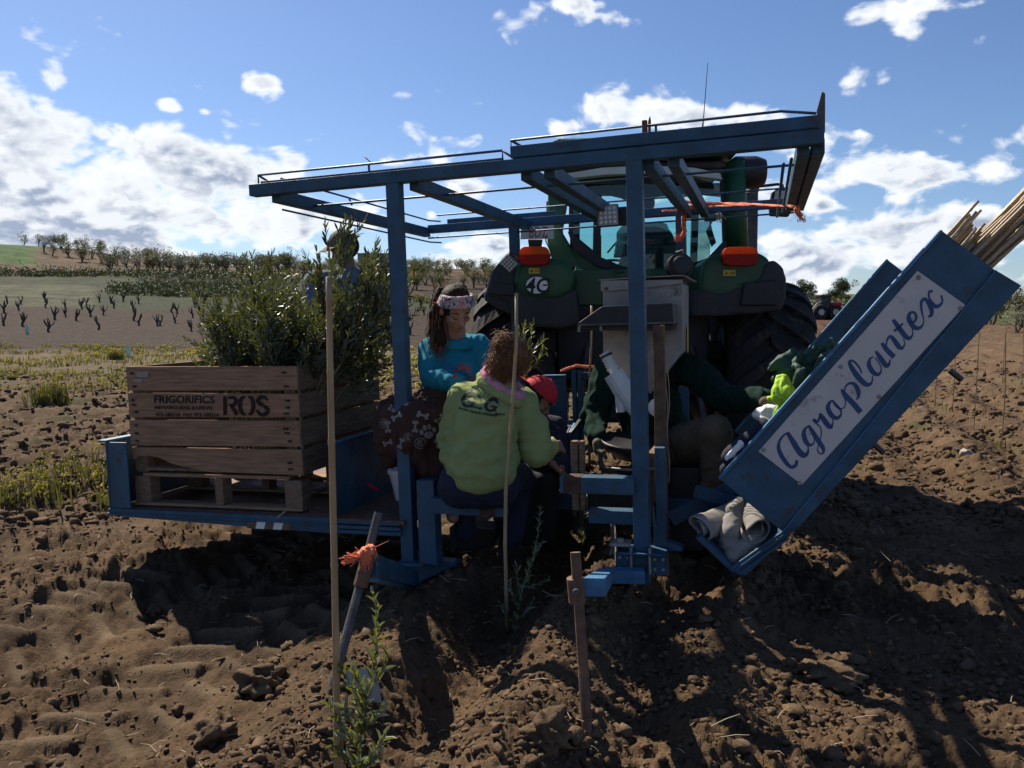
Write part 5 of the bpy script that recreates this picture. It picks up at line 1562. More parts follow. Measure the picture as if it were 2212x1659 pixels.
me = remesh(blobs([(A(951, 632, 4.72), .034, A(944, 680, 4.66), .045), (A(944, 680, 4.66), .045, A(950, 735, 4.60), .035)]), .008, 2, 'hair'); wrinkle(me, .005, 30, (1, 1, .3)); link('hair', me, 'hair_dark', pw)
def bunr(rng):
    a = rng.uniform(0, 6.28); return A(962, 628, 4.68) + Vector((math.cos(a) * .03, .02, math.sin(a) * .02)), (math.cos(a) - .3, .1, math.sin(a) * .6 + .5)
strands('loose_hair', 'hair_brown', pw, bunr, 60, .07, 8, .0012, .004, 10, spread=.5)
# headband
hb = MB()
for k in range(4):
    rr_ = .001 * k
    pts = []
    for a in np.linspace(0, 2 * math.pi, 40):
        x, y_ = .088 * math.cos(a), .096 * math.sin(a)
        pts.append(g(x * (1.0 - .05 * k), y_ * (1.0 - .04 * k) - .012, .030 + .0155 * k + .040 * math.sin(a)))
    hb.tube(pts, .0115 * hs, 8)
me = remesh(hb, .006, 2, 'headband'); wrinkle(me, .003, 40)
def bandmat():
    m, N, L = mk('patterned_headband'); b = N['Principled BSDF']; b.inputs['Roughness'].default_value = .9
    g_ = N.new('ShaderNodeNewGeometry'); n = N.new('ShaderNodeTexNoise'); n.inputs['Scale'].default_value = 26; n.inputs['Detail'].default_value = 1
    L.new(g_.outputs['Position'], n.inputs['Vector']); cr = N.new('ShaderNodeValToRGB'); cr.color_ramp.interpolation = 'CONSTANT'
    e = cr.color_ramp.elements; e[0].position = 0; e[0].color = (.10, .12, .20, 1); e[1].position = .42; e[1].color = (.45, .42, .42, 1)
    for p, c in ((.52, (.50, .16, .16, 1)), (.60, (.40, .38, .40, 1)), (.68, (.06, .06, .10, 1))):
        q = e.new(p); q.color = c
    L.new(n.outputs['Fac'], cr.inputs[0]); L.new(cr.outputs[0], b.inputs['Base Color']); return m
M['band'] = bandmat()
link('headband', me, 'band', pw)
link('trousers', remesh(blobs([(hip, .15, kneeL, .085), (hip, .15, kneeR, .085), (kneeL, .08, ftL, .055), (kneeR, .08, ftR, .055)]), .014, 4, 'trousers'), 'blackcloth', pw)
# the blanket on her lap (a thing of its own)
bl = thing('blanket', 'brown fleece blanket with pale bones and paws over the knees of the turquoise woman', 'blanket')
bs = [(A(855, 900, 4.58), .10, A(935, 900, 4.52), .12), (A(850, 930, 4.50), .07, A(940, 940, 4.42), .09), (A(935, 875, 4.6), .10, A(975, 885, 4.55), .11), (A(845, 945, 4.48), .085, A(846, 985, 4.48), .045), (A(905, 960, 4.42), .10, A(940, 1000, 4.42), .09)]
_rb = random.Random(8)
for k in range(11):
    t = k / 10.0; px = 832 + 128 * t; dd = 4.44 - .10 * math.sin(t * 3.1) + _rb.uniform(-.03, .03)
    bs.append((A(px, 900 + _rb.uniform(-6, 6), dd), .055, A(px + _rb.uniform(-10, 8), 985 + _rb.uniform(-14, 12) - 18 * (t < .2), dd + .02), .020))
me = remesh(blobs(bs), .010, 4, 'blanket_cloth'); wrinkle(me, .018, 5.5, (1, 1, .5), 8); wrinkle(me, .012, 13, (1, 1, .35), 9)
link('blanket_cloth', me, 'blanket', bl, smooth=True)
tb = bvh(me)
def bone(cx, cz, s, a):
    pts = []
    vs, fs = [], []
    def circ(x, y, r):
        o = len(vs); n = 10
        for k in range(n): vs.append((x + r * math.cos(k * 2 * math.pi / n), y + r * math.sin(k * 2 * math.pi / n)))
        fs.append(tuple(range(o, o + n)))
    for q in (-1, 1):
        for w in (-1, 1): circ(q * s, w * s * .38, s * .42)
    o = len(vs); vs.extend([(-s, -s * .28), (s, -s * .28), (s, s * .28), (-s, s * .28)]); fs.append((o, o + 1, o + 2, o + 3))
    c, n = math.cos(a), math.sin(a)
    return [(x * c - y * n + cx, x * n + y * c + cz) for x, y in vs], fs
def paw(cx, cz, s, a):
    vs, fs = [], []
    for (x, y, rx, ry) in ((0, -.3, .62, .5), (-.85, .25, .27, .4), (-.32, .75, .27, .42), (.32, .75, .27, .42), (.85, .25, .27, .4)):
        o = len(vs)
        for k in range(10): vs.append((x * s + rx * s * math.cos(k * .628), y * s + ry * s * math.sin(k * .628)))
        fs.append(tuple(range(o, o + 10)))
    c, n = math.cos(a), math.sin(a)
    return [(x * c - y * n + cx, x * n + y * c + cz) for x, y in vs], fs
def rosefl(cx, cz, s):
    fl_ = []
    for r_, off in ((1, 0), (.55, .8), (.22, .2)):
        fl_.append(stroke_flat([(cx + s * r_ * math.cos(a + off), cz + s * r_ * math.sin(a + off) * .9, s * .12) for a in np.linspace(0, 5.2, 9)], 3))
    return merge_flat(*fl_)
for (px, py, kind_, s, a) in ((850, 883, 'p', .024, .3), (858, 900, 'b', .022, .5), (838, 922, 'b', .022, 1.6), (899, 922, 'b', .022, 1.5), (926, 935, 'p', .038, .2), (915, 898, 'b', .022, -.3), (829, 915, 'r', .026, 0),
                              (909, 958, 'r', .03, 0), (878, 870, 'p', .024, .1), (950, 905, 'b', .02, .9), (836, 957, 'b', .02, .3), (884, 945, 'r', .024, 0), (950, 960, 'p', .03, -.4), (867, 958, 'b', .02, 1.2)):
    c_ = A(px, py, 4.0)
    flat = {'b': bone, 'p': paw}.get(kind_)
    flat = flat(0, 0, s, a) if flat else rosefl(0, 0, s)
    # straight onto the cloth, square to the direction it faces
    K_ = None
    decal({'b': 'printed_bone', 'p': 'printed_paw', 'r': 'printed_rose'}[kind_], flat, A(px, py, 4.33), (1, .05, 0), (0, .15, 1), tb, 'print', bl, .003, .012)

# ================= 2: person in the lime fleece, back to us
pg = thing('person', 'seated person in a lime green fleece with curly brown hair, back turned', 'person')
hc = A(1102, 768, 4.12)
look, up_ = Vector((.45, .75, -.75)), Vector((.3, .6, .8))
hm, g, rot = head_mesh(hc, look, up_, .96)
nb = A(1088, 822, 4.12); chest = A(1045, 890, 4.12); hip = A(1035, 1035, 4.10)
shL, shR = A(1003, 868, 4.12), A(1122, 876, 4.16)
elL, elR = A(975, 950, 4.18), A(1158, 975, 4.12)
wrL, wrR = A(1010, 985, 4.45), A(1197, 962, 4.32)
kL, kR = A(1000, 1010, 4.50), A(1120, 1030, 4.50)
fL, fR = A(1005, 1150, 4.42), A(1110, 1160, 4.42)
body = [(hc + Vector((0, 0, -.04)), .05, nb, .055), (nb, .055, chest, .11), (shL, .05, shR, .05), (chest, .12, hip, .11), (shL, .045, elL, .036), (elL, .035, wrL, .025), (shR, .045, elR, .036), (elR, .035, wrR, .025),
        (hip + Vector((-.08, 0, 0)), .10, kL, .062), (hip + Vector((.08, 0, 0)), .10, kR, .062), (kL, .055, fL, .04), (kR, .055, fR, .04), (fL, .04, fL + Vector((0, .15, -.03)), .034), (fR, .04, fR + Vector((0, .15, -.03)), .034)]
mb = blobs(body); o_ = len(mb.v); mb.v += hm.v; mb.f += [tuple(i + o_ for i in q) for q in hm.f]
link('body', remesh(mb, .0065, 2, 'body'), 'skin', pg)
sw = [(A(1070, 840, 4.14), .09, A(1048, 900, 4.12), .165), (shL, .085, shR, .088), (A(1045, 905, 4.12), .172, A(1035, 1000, 4.08), .165), (A(990, 985, 4.10), .085, A(1085, 990, 4.10), .085), (A(996, 1022, 4.09), .065, A(1070, 1030, 4.09), .068),
      (shL, .085, elL, .064), (elL, .062, wrL, .05), (shR, .088, A(1152, 930, 4.14), .078), (A(1152, 930, 4.14), .078, elR, .070), (elR, .070, A(1185, 968, 4.26), .042), (A(1020, 1000, 4.05), .12, A(1060, 1010, 4.05), .12)]
_, me_l = garment('fleece', sw, 'lime', pg, .010, 6, (.0085, 6.5, (.7, 1, 1.5)), 5)
wrinkle(me_l, .010, 4.2, (.5, 1, 2.2), 15); wrinkle(me_l, .003, 17, (1, 1, 1.3), 8)
tl_ = bvh(me_l)
# print on the back
org = A(1025, 905, 3.6)
ux = Vector((.985, -.02, -.17)); uy = Vector((.17, 0, .985))
def blade(p): return [(a * .00225, -b * .00225, c * .00225) for a, b, c in p]
K2 = .00232
def P2(px, py): return ((px - 1045) * K2, -(py - 870) * K2)
def G_(x0, y0, s):      # a wide italic capital G
    return merge_flat(stroke_flat([(x0 + s * 1.05, y0 + s * .72, s * .10), (x0 + s * .78, y0 + s * .98, s * .22), (x0 + s * .35, y0 + s * .85, s * .30), (x0 + s * .10, y0 + s * .42, s * .32), (x0 + s * .30, y0 + s * .08, s * .26), (x0 + s * .70, y0 + s * .06, s * .22), (x0 + s * .98, y0 + s * .28, s * .24)], 5),
                      ([(x0 + s * .55, y0 + s * .50), (x0 + s * 1.18, y0 + s * .50), (x0 + s * 1.12, y0 + s * .34), (x0 + s * .50, y0 + s * .34)], [(0, 1, 2, 3)]),
                      ([(x0 + s * .92, y0 + s * .40), (x0 + s * 1.12, y0 + s * .40), (x0 + s * 1.05, y0 + s * .02), (x0 + s * .86, y0 + s * .02)], [(0, 1, 2, 3)]))
org = A(1045, 870, 3.97)
fl = []
def TX(s_, x, y, size, off=.0):
    vs_, fs_ = text_flat(s_, size, off)
    fl.append(([(a + x, b + y) for a, b in vs_], fs_))
x0, y0 = P2(997, 884); fl.append(G_(x0, y0, .060))
x0, y0 = P2(1048, 884); fl.append(G_(x0, y0, .054))
x0, y0 = P2(1024, 883); TX('onzaga', x0, y0, .017, .0006)
x0, y0 = P2(1071, 889); TX('raguero', x0, y0, .016, .0006)
x0, y0 = P2(994, 893); TX('Servicios Agrícolas 645698046', x0, y0, .0155, .0005)
for pts in ([(1014, 858), (1017, 842), (1052, 842), (1050, 858), (1044, 872)], [(1000, 872), (1006, 860), (1020, 855), (1034, 862), (1040, 872)], [(1050, 868), (1058, 858), (1070, 860), (1078, 872)], [(1027, 845), (1030, 856), (1040, 862), (1046, 845)], [(1022, 850), (1026, 852)]):
    fl.append(stroke_flat([P2(a, b) + (.0022,) for a, b in pts], 4))
decal('fleece_print', merge_flat(*fl), org, ux, uy, tl_, 'ink', pg, .0035, .012)
# pink roll collar
pts = [A(1086, 828, 4.12) + Vector((.088 * math.cos(a), .080 * math.sin(a), -.055 * math.cos(a) + .030 * math.sin(a) )) for a in np.linspace(0, 2 * math.pi, 26)]
me = remesh(MB().tube(pts, .026, 10), .007, 3, 'collar'); wrinkle(me, .006, 16); link('collar', me, 'pink', pg)
pts = [A(1082, 838, 4.12) + Vector((.100 * math.cos(a), .092 * math.sin(a), -.060 * math.cos(a) + .020 * math.sin(a) - .01)) for a in np.linspace(0, 2 * math.pi, 26)]
me = remesh(MB().tube(pts, .026, 10), .008, 3, 'fleece_collar'); wrinkle(me, .006, 14); link('fleece_collar', me, 'lime', pg)
me = remesh(blobs([(hip + Vector((-.09, 0, -.03)), .12, hip + Vector((.09, 0, -.03)), .12), (hip + Vector((-.06, 0, -.02)), .13, kL, .085), (hip + Vector((.06, 0, -.02)), .13, kR, .085), (kL, .08, fL, .055), (kR, .08, fR, .055)]), .013, 4, 'trousers'); wrinkle(me, .006, 9)
link('trousers', me, 'navy', pg)
me = remesh(blobs([(fL, .055, fL + Vector((0, .15, -.03)), .045), (fR, .055, fR + Vector((0, .15, -.03)), .045)]), .01, 3, 'boots'); link('boots', me, 'blackcloth', pg)
hand(wrR, (.5, .8, -.2), (-.6, .5, -.5), .17, .35, 'hand', 'skin', pg)
hand(wrL, (.5, .8, -.2), (.6, .5, -.5), .17, .35, 'hand', 'skin', pg, True)
me = remesh(blobs([(A(1104, 772, 4.09), .088), (A(1088, 785, 4.07), .065), (A(1092, 742, 4.08), .050)]), .008, 3, 'hair'); wrinkle(me, .010, 22)
link('hair', me, 'hair_brown', pg)
hcv = A(1096, 768, 4.08)
def cur(rng):
    v = Vector((rng.gauss(0, 1), rng.gauss(-.5, 1), rng.gauss(.1, 1))).normalized()
    c0 = (A(1104, 772, 4.09), .082) if rng.random() < .5 else ((A(1084, 786, 4.07), .062) if rng.random() < .5 else (A(1092, 740, 4.08), .048))
    return c0[0] + v * c0[1], v * .8 + Vector((-.5, 0, -.1))
strands('curly_hair', 'hair_brown', pg, cur, 900, .065, 15, .0019, .008, 16, spread=.5)

# ================= 3: person in the red cap
pr = thing('person', 'crouching person in a red cap worn backwards, half hidden behind the lime fleece', 'person')
hc = A(1160, 862, 4.85)
look, up_ = Vector((.85, -.25, -.75)), Vector((.5, 0, .8))
hm, g, rot = head_mesh(hc, look, up_, .98)
chest, hip = A(1165, 960, 4.95), A(1150, 1040, 5.0)
shL, shR = A(1130, 915, 4.9), A(1195, 925, 5.0)
body = [(hc, .05, A(1155, 905, 4.9), .055), (A(1155, 905, 4.9), .06, chest, .12), (shL, .05, shR, .05), (chest, .12, hip, .13), (shL, .045, A(1150, 990, 4.75), .035), (A(1150, 990, 4.75), .035, A(1190, 1000, 4.6), .025),
        (shR, .045, A(1208, 990, 4.8), .035), (A(1208, 990, 4.8), .035, A(1212, 1010, 4.6), .025), (hip, .12, A(1130, 1040, 4.65), .06), (hip, .12, A(1180, 1040, 4.65), .06), (A(1130, 1040, 4.65), .05, A(1135, 1160, 4.7), .04), (A(1180, 1040, 4.65), .05, A(1180, 1160, 4.7), .04)]
mb = blobs(body); o_ = len(mb.v); mb.v += hm.v; mb.f += [tuple(i + o_ for i in q) for q in hm.f]
link('body', remesh(mb, .008, 2, 'body'), 'skin2', pr)
face_parts(g, rot, .98, pr)
garment('jacket', [(A(1155, 912, 4.9), .085, chest, .155), (shL, .08, shR, .08), (chest, .155, hip, .16), (shL, .075, A(1150, 990, 4.75), .06), (shR, .075, A(1208, 990, 4.8), .06), (A(1150, 990, 4.75), .058, A(1186, 999, 4.62), .042), (A(1208, 990, 4.8), .058, A(1212, 1008, 4.62), .04)], 'navy', pr, .012, 4, (.006, 9, (1, 1, 1)), 4)
link('trousers', remesh(blobs([(hip, .15, A(1130, 1040, 4.65), .085), (hip, .15, A(1180, 1040, 4.65), .085), (A(1130, 1040, 4.65), .08, A(1135, 1160, 4.7), .055), (A(1180, 1040, 4.65), .08, A(1180, 1160, 4.7), .055)]), .014, 3, 'trousers'), 'blackcloth', pr)
hand(A(1190, 1000, 4.6), (.7, -.3, -.5), (0, 0, -1), .17, .5, 'hand', 'skin2', pr)
me = remesh(blobs([(g(0, -.02, .02), (.084, .098, .088), rot)]), .008, 2, 'hair'); 
ff = rot @ Vector((0, 1, 0))
cull(me, lambda v: (v - np.array(hc)) @ np.array(ff) < .035)
wrinkle(me, .003, 50); link('hair', me, 'hair_dark', pr)
def hr3(rng):
    a = rng.uniform(-1.4, 1.4) ; return g(-.07 + .01 * rng.random(), .01 - .05 * rng.random(), .02 - .05 * rng.random()), (-.3, -.3, -1)
strands('loose_hair', 'hair_dark', pr, hr3, 160, .08, 9, .0016, .004, 9, spread=.4)
cap = MB(); cap.ball(g(0, -.012, .050), (.092, .108, .092), 28, 18, rot)
me = remesh(cap, .007, 2, 'cap')
uu = rot @ Vector((0, 0, 1))
cull(me, lambda v: (v - np.array(hc)) @ np.array(uu) > .038)
link('cap', me, 'red', pr)
cb = [g(.098 * math.sin(a), -.012 - .112 * math.cos(a), .042) for a in np.linspace(-.9, .9, 12)]
link('cap_strap', MB().tube([g(.096 * math.sin(a) , -.012 + .112 * math.cos(a), .046) for a in np.linspace(-1.9, -.2, 12)], .005, 6), 'yellow', pr)
link('cap_peak', MB().prism([g(-.07, -.08, .045), g(.07, -.08, .045), g(.05, -.17, .03), g(0, -.19, .028), g(-.05, -.17, .03)], uu * .006), 'red', pr, bevel=.002)
link('cap_button', MB().ball(g(0, -.012, .142), .008, 10, 8), 'red', pr)

# ================= 4: person in dark green, head hidden by the hopper
pk = thing('person', 'seated person in a dark green fleece behind the hopper, gloved hand on the blue chute', 'person')
D4 = 5.15
hc = A(1395, 718, D4 + .05)
hm, g, rot = head_mesh(hc, Vector((-.1, -1, -.6)), Vector((0, -.4, 1)), 1.0)
chest, hip = A(1400, 870, D4), A(1430, 985, D4 + .15)
shL, shR = A(1318, 800, D4), A(1470, 795, D4)
elL, elR = A(1282, 900, D4 - .1), A(1560, 862, D4 - .35)
wrL, wrR = A(1292, 965, D4 - .4), A(1662, 868, 4.25)
kL, kR = A(1400, 1000, D4 - .45), A(1545, 935, D4 - .5)
fL, fR = A(1420, 1140, D4 - .4), A(1545, 1075, D4 - .45)
body = [(hc, .05, A(1395, 765, D4), .055), (A(1395, 765, D4), .06, chest, .14), (shL, .055, shR, .055), (chest, .14, hip, .15), (shL, .05, elL, .04), (elL, .038, wrL, .027), (shR, .05, elR, .04), (elR, .038, wrR, .027),
        (hip, .12, kL, .065), (hip, .12, kR, .065), (kL, .058, fL, .042), (kR, .058, fR, .042), (fL, .042, fL + Vector((0, -.16, -.02)), .035), (fR, .042, fR + Vector((0, -.16, -.02)), .035)]
mb = blobs(body); o_ = len(mb.v); mb.v += hm.v; mb.f += [tuple(i + o_ for i in q) for q in hm.f]
link('body', remesh(mb, .009, 2, 'body'), 'skin2', pk)
link('hair', remesh(blobs([(g(0, -.02, .04), (.086, .10, .09), rot)]), .01, 2, 'hair'), 'hair_dark', pk)
_, me_ = garment('fleece', [(A(1395, 775, D4), .10, chest, .175), (shL, .095, shR, .10), (chest, .19, hip, .20), (shL, .095, elL, .075), (elL, .072, A(1290, 945, D4 - .33), .052), (shR, .10, A(1515, 810, D4 - .15), .088), (A(1515, 810, D4 - .15), .088, elR, .075), (elR, .075, A(1645, 862, 4.32), .055)],
        'greencloth', pk, .011, 4, (.016, 9, (1.6, 1, .8)), 12)
me = remesh(blobs([(hip, .17, kL, .095), (hip, .17, kR, .10), (kL, .09, fL, .065), (kR, .095, fR, .065)]), .012, 4, 'trousers'); wrinkle(me, .010, 9, (1, 1, 1), 3)
link('trousers', me, 'khaki', pk)
me = remesh(blobs([(fL, .065, fL + Vector((0, -.18, -.02)), .05), (fR, .065, fR + Vector((0, -.18, -.02)), .05)]), .012, 3, 'boots'); link('boots', me, 'blackcloth', pk)
hand(wrR, (1, -.25, .12), (.1, .2, -1), .19, .42, 'glove', 'khaki', pk, True, glove=True)
hand(wrL, (.1, -.3, -1), (1, 0, -.2), .18, .4, 'glove', 'khaki', pk, glove=True)
# ================= 5: man behind the crate
pm = thing('person', 'standing man in a cap and grey denim shirt behind the crate of olive plants', 'person')
D5 = 6.0
hc = A(744, 540, D5)
hs = 1.08
hm, g, rot = head_mesh(hc, Vector((-.75, -.8, -.40)), Vector((-.2, -.2, 1)), hs)
nb, chest, hip = A(752, 585, D5 + .03), A(745, 650, D5), A(750, 800, D5 + .05)
shL, shR = A(686, 612, D5), A(806, 618, D5 + .1)
elL, elR = A(672, 700, D5 - .12), A(822, 715, D5)
wrL, wrR = A(690, 745, D5 - .4), A(790, 760, D5 - .3)
zf = (MM @ Vector((0, 1.7, zd))).z
fL = A(725, 800, D5 + .02); fL.z = zf + .04; fR = A(785, 800, D5 + .02); fR.z = zf + .04
kL = hip.lerp(fL, .5) + Vector((-.04, 0, 0)); kR = hip.lerp(fR, .5) + Vector((.04, 0, 0))
body = [(hc, .055, nb, .062), (nb, .065, chest, .15), (shL, .058, shR, .058), (chest, .155, hip, .15), (shL, .055, elL, .042), (elL, .04, wrL, .03), (shR, .055, elR, .042), (elR, .04, wrR, .03), (hip + Vector((-.08, 0, 0)), .095, kL, .065), (hip + Vector((.08, 0, 0)), .095, kR, .065),
        (kL, .06, fL, .045), (kR, .06, fR, .045), (fL, .045, fL + Vector((-.03, -.17, 0)), .038), (fR, .045, fR + Vector((.03, -.17, 0)), .038)]
mb = blobs(body); o_ = len(mb.v); mb.v += hm.v; mb.f += [tuple(i + o_ for i in q) for q in hm.f]
link('body', remesh(mb, .008, 2, 'body'), 'skin2', pm)
face_parts(g, rot, hs, pm)
garment('shirt', [(nb + Vector((0, 0, -.06)), .11, chest, .20), (shL, .095, shR, .095), (chest, .20, hip, .185), (shL, .092, elL, .07), (elL, .068, A(686, 735, D5 - .33), .05), (shR, .092, elR, .07), (elR, .068, A(795, 750, D5 - .25), .05)], 'denim', pm, .013, 4, (.009, 8, (1, 1, 1)), 6)
me = remesh(blobs([(hip, .17, kL, .09), (hip, .17, kR, .09), (kL, .088, fL, .06), (kR, .088, fR, .06)]), .015, 4, 'trousers'); link('trousers', me, 'blackcloth', pm)
me = remesh(blobs([(g(0, -.02, .02), (.082 * hs, .096 * hs, .088 * hs), rot)]), .009, 2, 'hair'); ff = rot @ Vector((0, 1, 0)); cull(me, lambda v: (v - np.array(hc)) @ np.array(ff) < .02); link('hair', me, 'hair_dark', pm)
me = remesh(MB().ball(g(0, -.008, .048), (.090 * hs, .106 * hs, .090 * hs), 28, 18, rot), .008, 2, 'cap'); uu = rot @ Vector((0, 0, 1)); cull(me, lambda v: (v - np.array(hc)) @ np.array(uu) > .045)
link('cap', me, 'khaki', pm)
link('cap_peak', MB().prism([g(-.07, .075, .048), g(.07, .075, .048), g(.052, .150, .036), g(0, .172, .034), g(-.052, .150, .036)], uu * .007), 'khaki', pm, bevel=.002)
hand(wrL, (.2, -.6, -.8), (.6, 0, -.5), .18, .4, 'hand', 'skin2', pm)
hand(wrR, (-.2, -.6, -.8), (-.6, 0, -.5), .18, .4, 'hand', 'skin2', pm, True)
# ------------------------------------------------------------------ wooden bin with its planks
crate = thing('wooden_crate', 'large weathered wooden bin with stencilled planks, full of olive plants', 'crate', MM)
CW, CDp = 1.2, 1.0
c0 = pl(647, 1085, .06); YF = .06
xR = pl(646, 900, YF).x; xL = pl(279, 900, YF).x
def cpart(name, mb, mat='wood', **k): return link(name, mb, mat, crate, bevel=k.pop('bevel', .004), **k)
zTop = pl(460, 792, YF).z
zr0 = [pl(646, y, YF).z for y in (791, 843, 851, 902, 909, 965, 972, 1027)]
zl0 = [pl(279, y, YF).z for y in (792, 844, 849, 901, 907, 962, 966, 1018)]
T = .022
D_ = 1.02
rngc = random.Random(4)
for i in range(4):
    a, b, c_, d = zl0[2 * i], zr0[2 * i], zr0[2 * i + 1], zl0[2 * i + 1]
    dy = rngc.uniform(-.003, .003)
    if i == 3:   # broken bottom plank
        xs_ = [xL, xL + .10, xL + .20, xL + .26, xL + .34, xL + .50, xL + .64, xL + .72]
        outl = [(xR, dy, b), (xR, dy, c_)] + [(x_, dy, z_) for x_, z_ in ((xL + .62, d + .008), (xL + .50, d + .018), (xL + .36, d + .035), (xL + .27, d + .055), (xL + .20, d + .085), (xL + .13, d + .095), (xL + .05, d + .090), (xL + .006, d + .07))] + [(xL, dy, a)]
        cpart('plank', MB().prism([(x_, YF + dy, z_) for x_, _, z_ in outl], (0, T, 0)), bevel=.002)
        cpart('plank_splinter', MB().prism([(xL + .30, YF + .006, d + .05), (xL + .62, YF + .004, d + .004), (xL + .52, YF + .004, d + .012)], (0, .01, 0)), 'bamboo', bevel=0)
        pk_plank = None
    else:
        o = cpart('plank', MB().prism([(xL, YF + dy, a), (xR, YF + dy, b), (xR, YF + dy, c_), (xL, YF + dy, d)], (0, T, 0)), bevel=.003)
    # right side, back and left side planks
    e = rngc.uniform(-.01, .02)
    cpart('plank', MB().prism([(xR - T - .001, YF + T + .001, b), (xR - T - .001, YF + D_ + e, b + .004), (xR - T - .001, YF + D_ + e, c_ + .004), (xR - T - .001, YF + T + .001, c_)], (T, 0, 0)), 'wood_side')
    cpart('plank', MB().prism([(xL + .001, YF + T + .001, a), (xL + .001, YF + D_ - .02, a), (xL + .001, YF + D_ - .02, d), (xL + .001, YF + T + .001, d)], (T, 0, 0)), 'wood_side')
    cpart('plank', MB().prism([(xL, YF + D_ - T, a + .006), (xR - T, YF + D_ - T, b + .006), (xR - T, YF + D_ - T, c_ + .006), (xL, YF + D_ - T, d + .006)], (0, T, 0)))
for x_ in (xL + .05, xR - .07):
    for y_ in (YF + T + .035, YF + D_ - T - .04):
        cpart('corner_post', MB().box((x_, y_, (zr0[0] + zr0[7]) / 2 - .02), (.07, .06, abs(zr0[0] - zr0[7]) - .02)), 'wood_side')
cpart('corner_batten', MB().box((xR + .004, YF + .012, (zr0[0] + zr0[7]) / 2), (.008, .022, zr0[0] - zr0[7])), 'wood_side', bevel=.001)
zb = zd + .004
for i in range(4):
    for x_, z0_, z1_ in ((xL + .045, zl0[2 * i], zl0[2 * i + 1]), (xR - .075, zr0[2 * i], zr0[2 * i + 1])):
        for f_ in (.25, .52, .78):
            if (i == 3 and x_ < xL + .1) or rngc.random() < .2: continue
            zz = z0_ + (z1_ - z0_) * f_ + rngc.uniform(-.008, .008); xx = x_ + rngc.uniform(-.012, .012)
            cpart('nail_stain', MB().prism([(xx + rngc.uniform(.012, .024) * math.cos(t), YF - .0042, zz + rngc.uniform(.005, .009) * math.sin(t)) for t in np.linspace(0, 5.6, 9)], (0, .0005, 0)), 'stencil', bevel=0)
            cpart('nail', MB().lathe([(.004, 0), (.003, .002)], (xx, YF - .0045, zz), (0, -1, 0), 8), 'rust', bevel=0)
zpl = (zl0[7] + zr0[7]) / 2
cpart('pallet_board', MB().beam((xL + .06, YF + .06, zpl - .022), (xR - .09, YF + .06, zpl - .018), .10, .020))
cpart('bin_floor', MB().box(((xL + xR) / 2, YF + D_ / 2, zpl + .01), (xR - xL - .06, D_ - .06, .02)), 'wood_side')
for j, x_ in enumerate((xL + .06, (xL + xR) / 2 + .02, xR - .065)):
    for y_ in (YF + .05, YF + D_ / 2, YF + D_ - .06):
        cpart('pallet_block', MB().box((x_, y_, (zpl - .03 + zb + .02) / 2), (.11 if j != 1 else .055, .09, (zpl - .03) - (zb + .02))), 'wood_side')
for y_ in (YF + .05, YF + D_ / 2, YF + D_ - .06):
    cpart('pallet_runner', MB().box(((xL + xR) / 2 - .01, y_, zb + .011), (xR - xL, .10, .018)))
# nail stains are part of the boards; paper labels
for (px, py, w_, h_, s_) in ((306, 809, 26, 13, .1), (296, 822, 20, 9, .25)):
    p4 = [pl(px - w_ / 2, py - h_ / 2 + s_ * 8, YF - .006), pl(px + w_ / 2 + 2, py - h_ / 2, YF - .006), pl(px + w_ / 2, py + h_ / 2, YF - .006), pl(px - w_ / 2 + 4, py + h_ / 2 - 1, YF - .006)]
    cpart('paper_label', MB().prism(p4, (0, .002, 0)), 'paper', bevel=0)
# stencil lettering on the second plank
def st_text(body, px, py, hpx, wpx, name):
    vs_, fs_ = text_flat(body, 1.0, .022, 'LEFT')
    xs_ = [v[0] for v in vs_]; ys_ = [v[1] for v in vs_]
    w0, w1, h0, h1_ = min(xs_), max(xs_), min(ys_), max(ys_)
    def fn(x, y):
        u = (x - w0) / (w1 - w0); v = (y - h0) / (h1_ - h0)
        p_ = pl(px + wpx * u, py - hpx * v + wpx * u * .006, YF - .0048); return p_
    return cpart(name, flat_to_mesh(name, (vs_, fs_), fn), 'stencil', bevel=0)
st_text('FRIGORIFICS', 333, 871, 17, 130, 'stencil_lettering')
st_text('MENARGUENS (LLEIDA)', 334, 886, 9.5, 124, 'stencil_lettering')
st_text('973-180318  FAX 973-180314', 336, 900, 9, 136, 'stencil_lettering')
def ros(px, py): return pl(px, py, YF - .0048)
def stn(polys, name='stencil_lettering'):
    vs_, fs_ = merge_flat(*polys)
    return cpart(name, flat_to_mesh(name, (vs_, fs_), lambda x, y: ros(x, y)), 'stencil', bevel=0)
stn([([(482, 856), (490, 856), (490, 896), (482, 896)], [(0, 1, 2, 3)]), stroke_flat([(493, 859, 6), (504, 859, 7), (510, 866, 9), (504, 875, 7), (495, 875, 5)]), stroke_flat([(500, 877, 8), (506, 886, 9), (512, 896, 9)])])
stn([stroke_flat([(530, 857, 4), (521, 861, 8), (518, 876, 9), (522, 891, 8), (531, 896, 4)]), stroke_flat([(536, 857, 4), (544, 861, 8), (547, 876, 9), (544, 891, 8), (537, 896, 4)])])
stn([stroke_flat([(578, 865, 4), (572, 859, 7), (563, 858, 8), (557, 865, 9), (563, 873, 9), (569, 876, 8)]), stroke_flat([(570, 877, 8), (578, 884, 9), (575, 893, 9), (565, 896, 8), (557, 890, 6), (555, 885, 4)])])

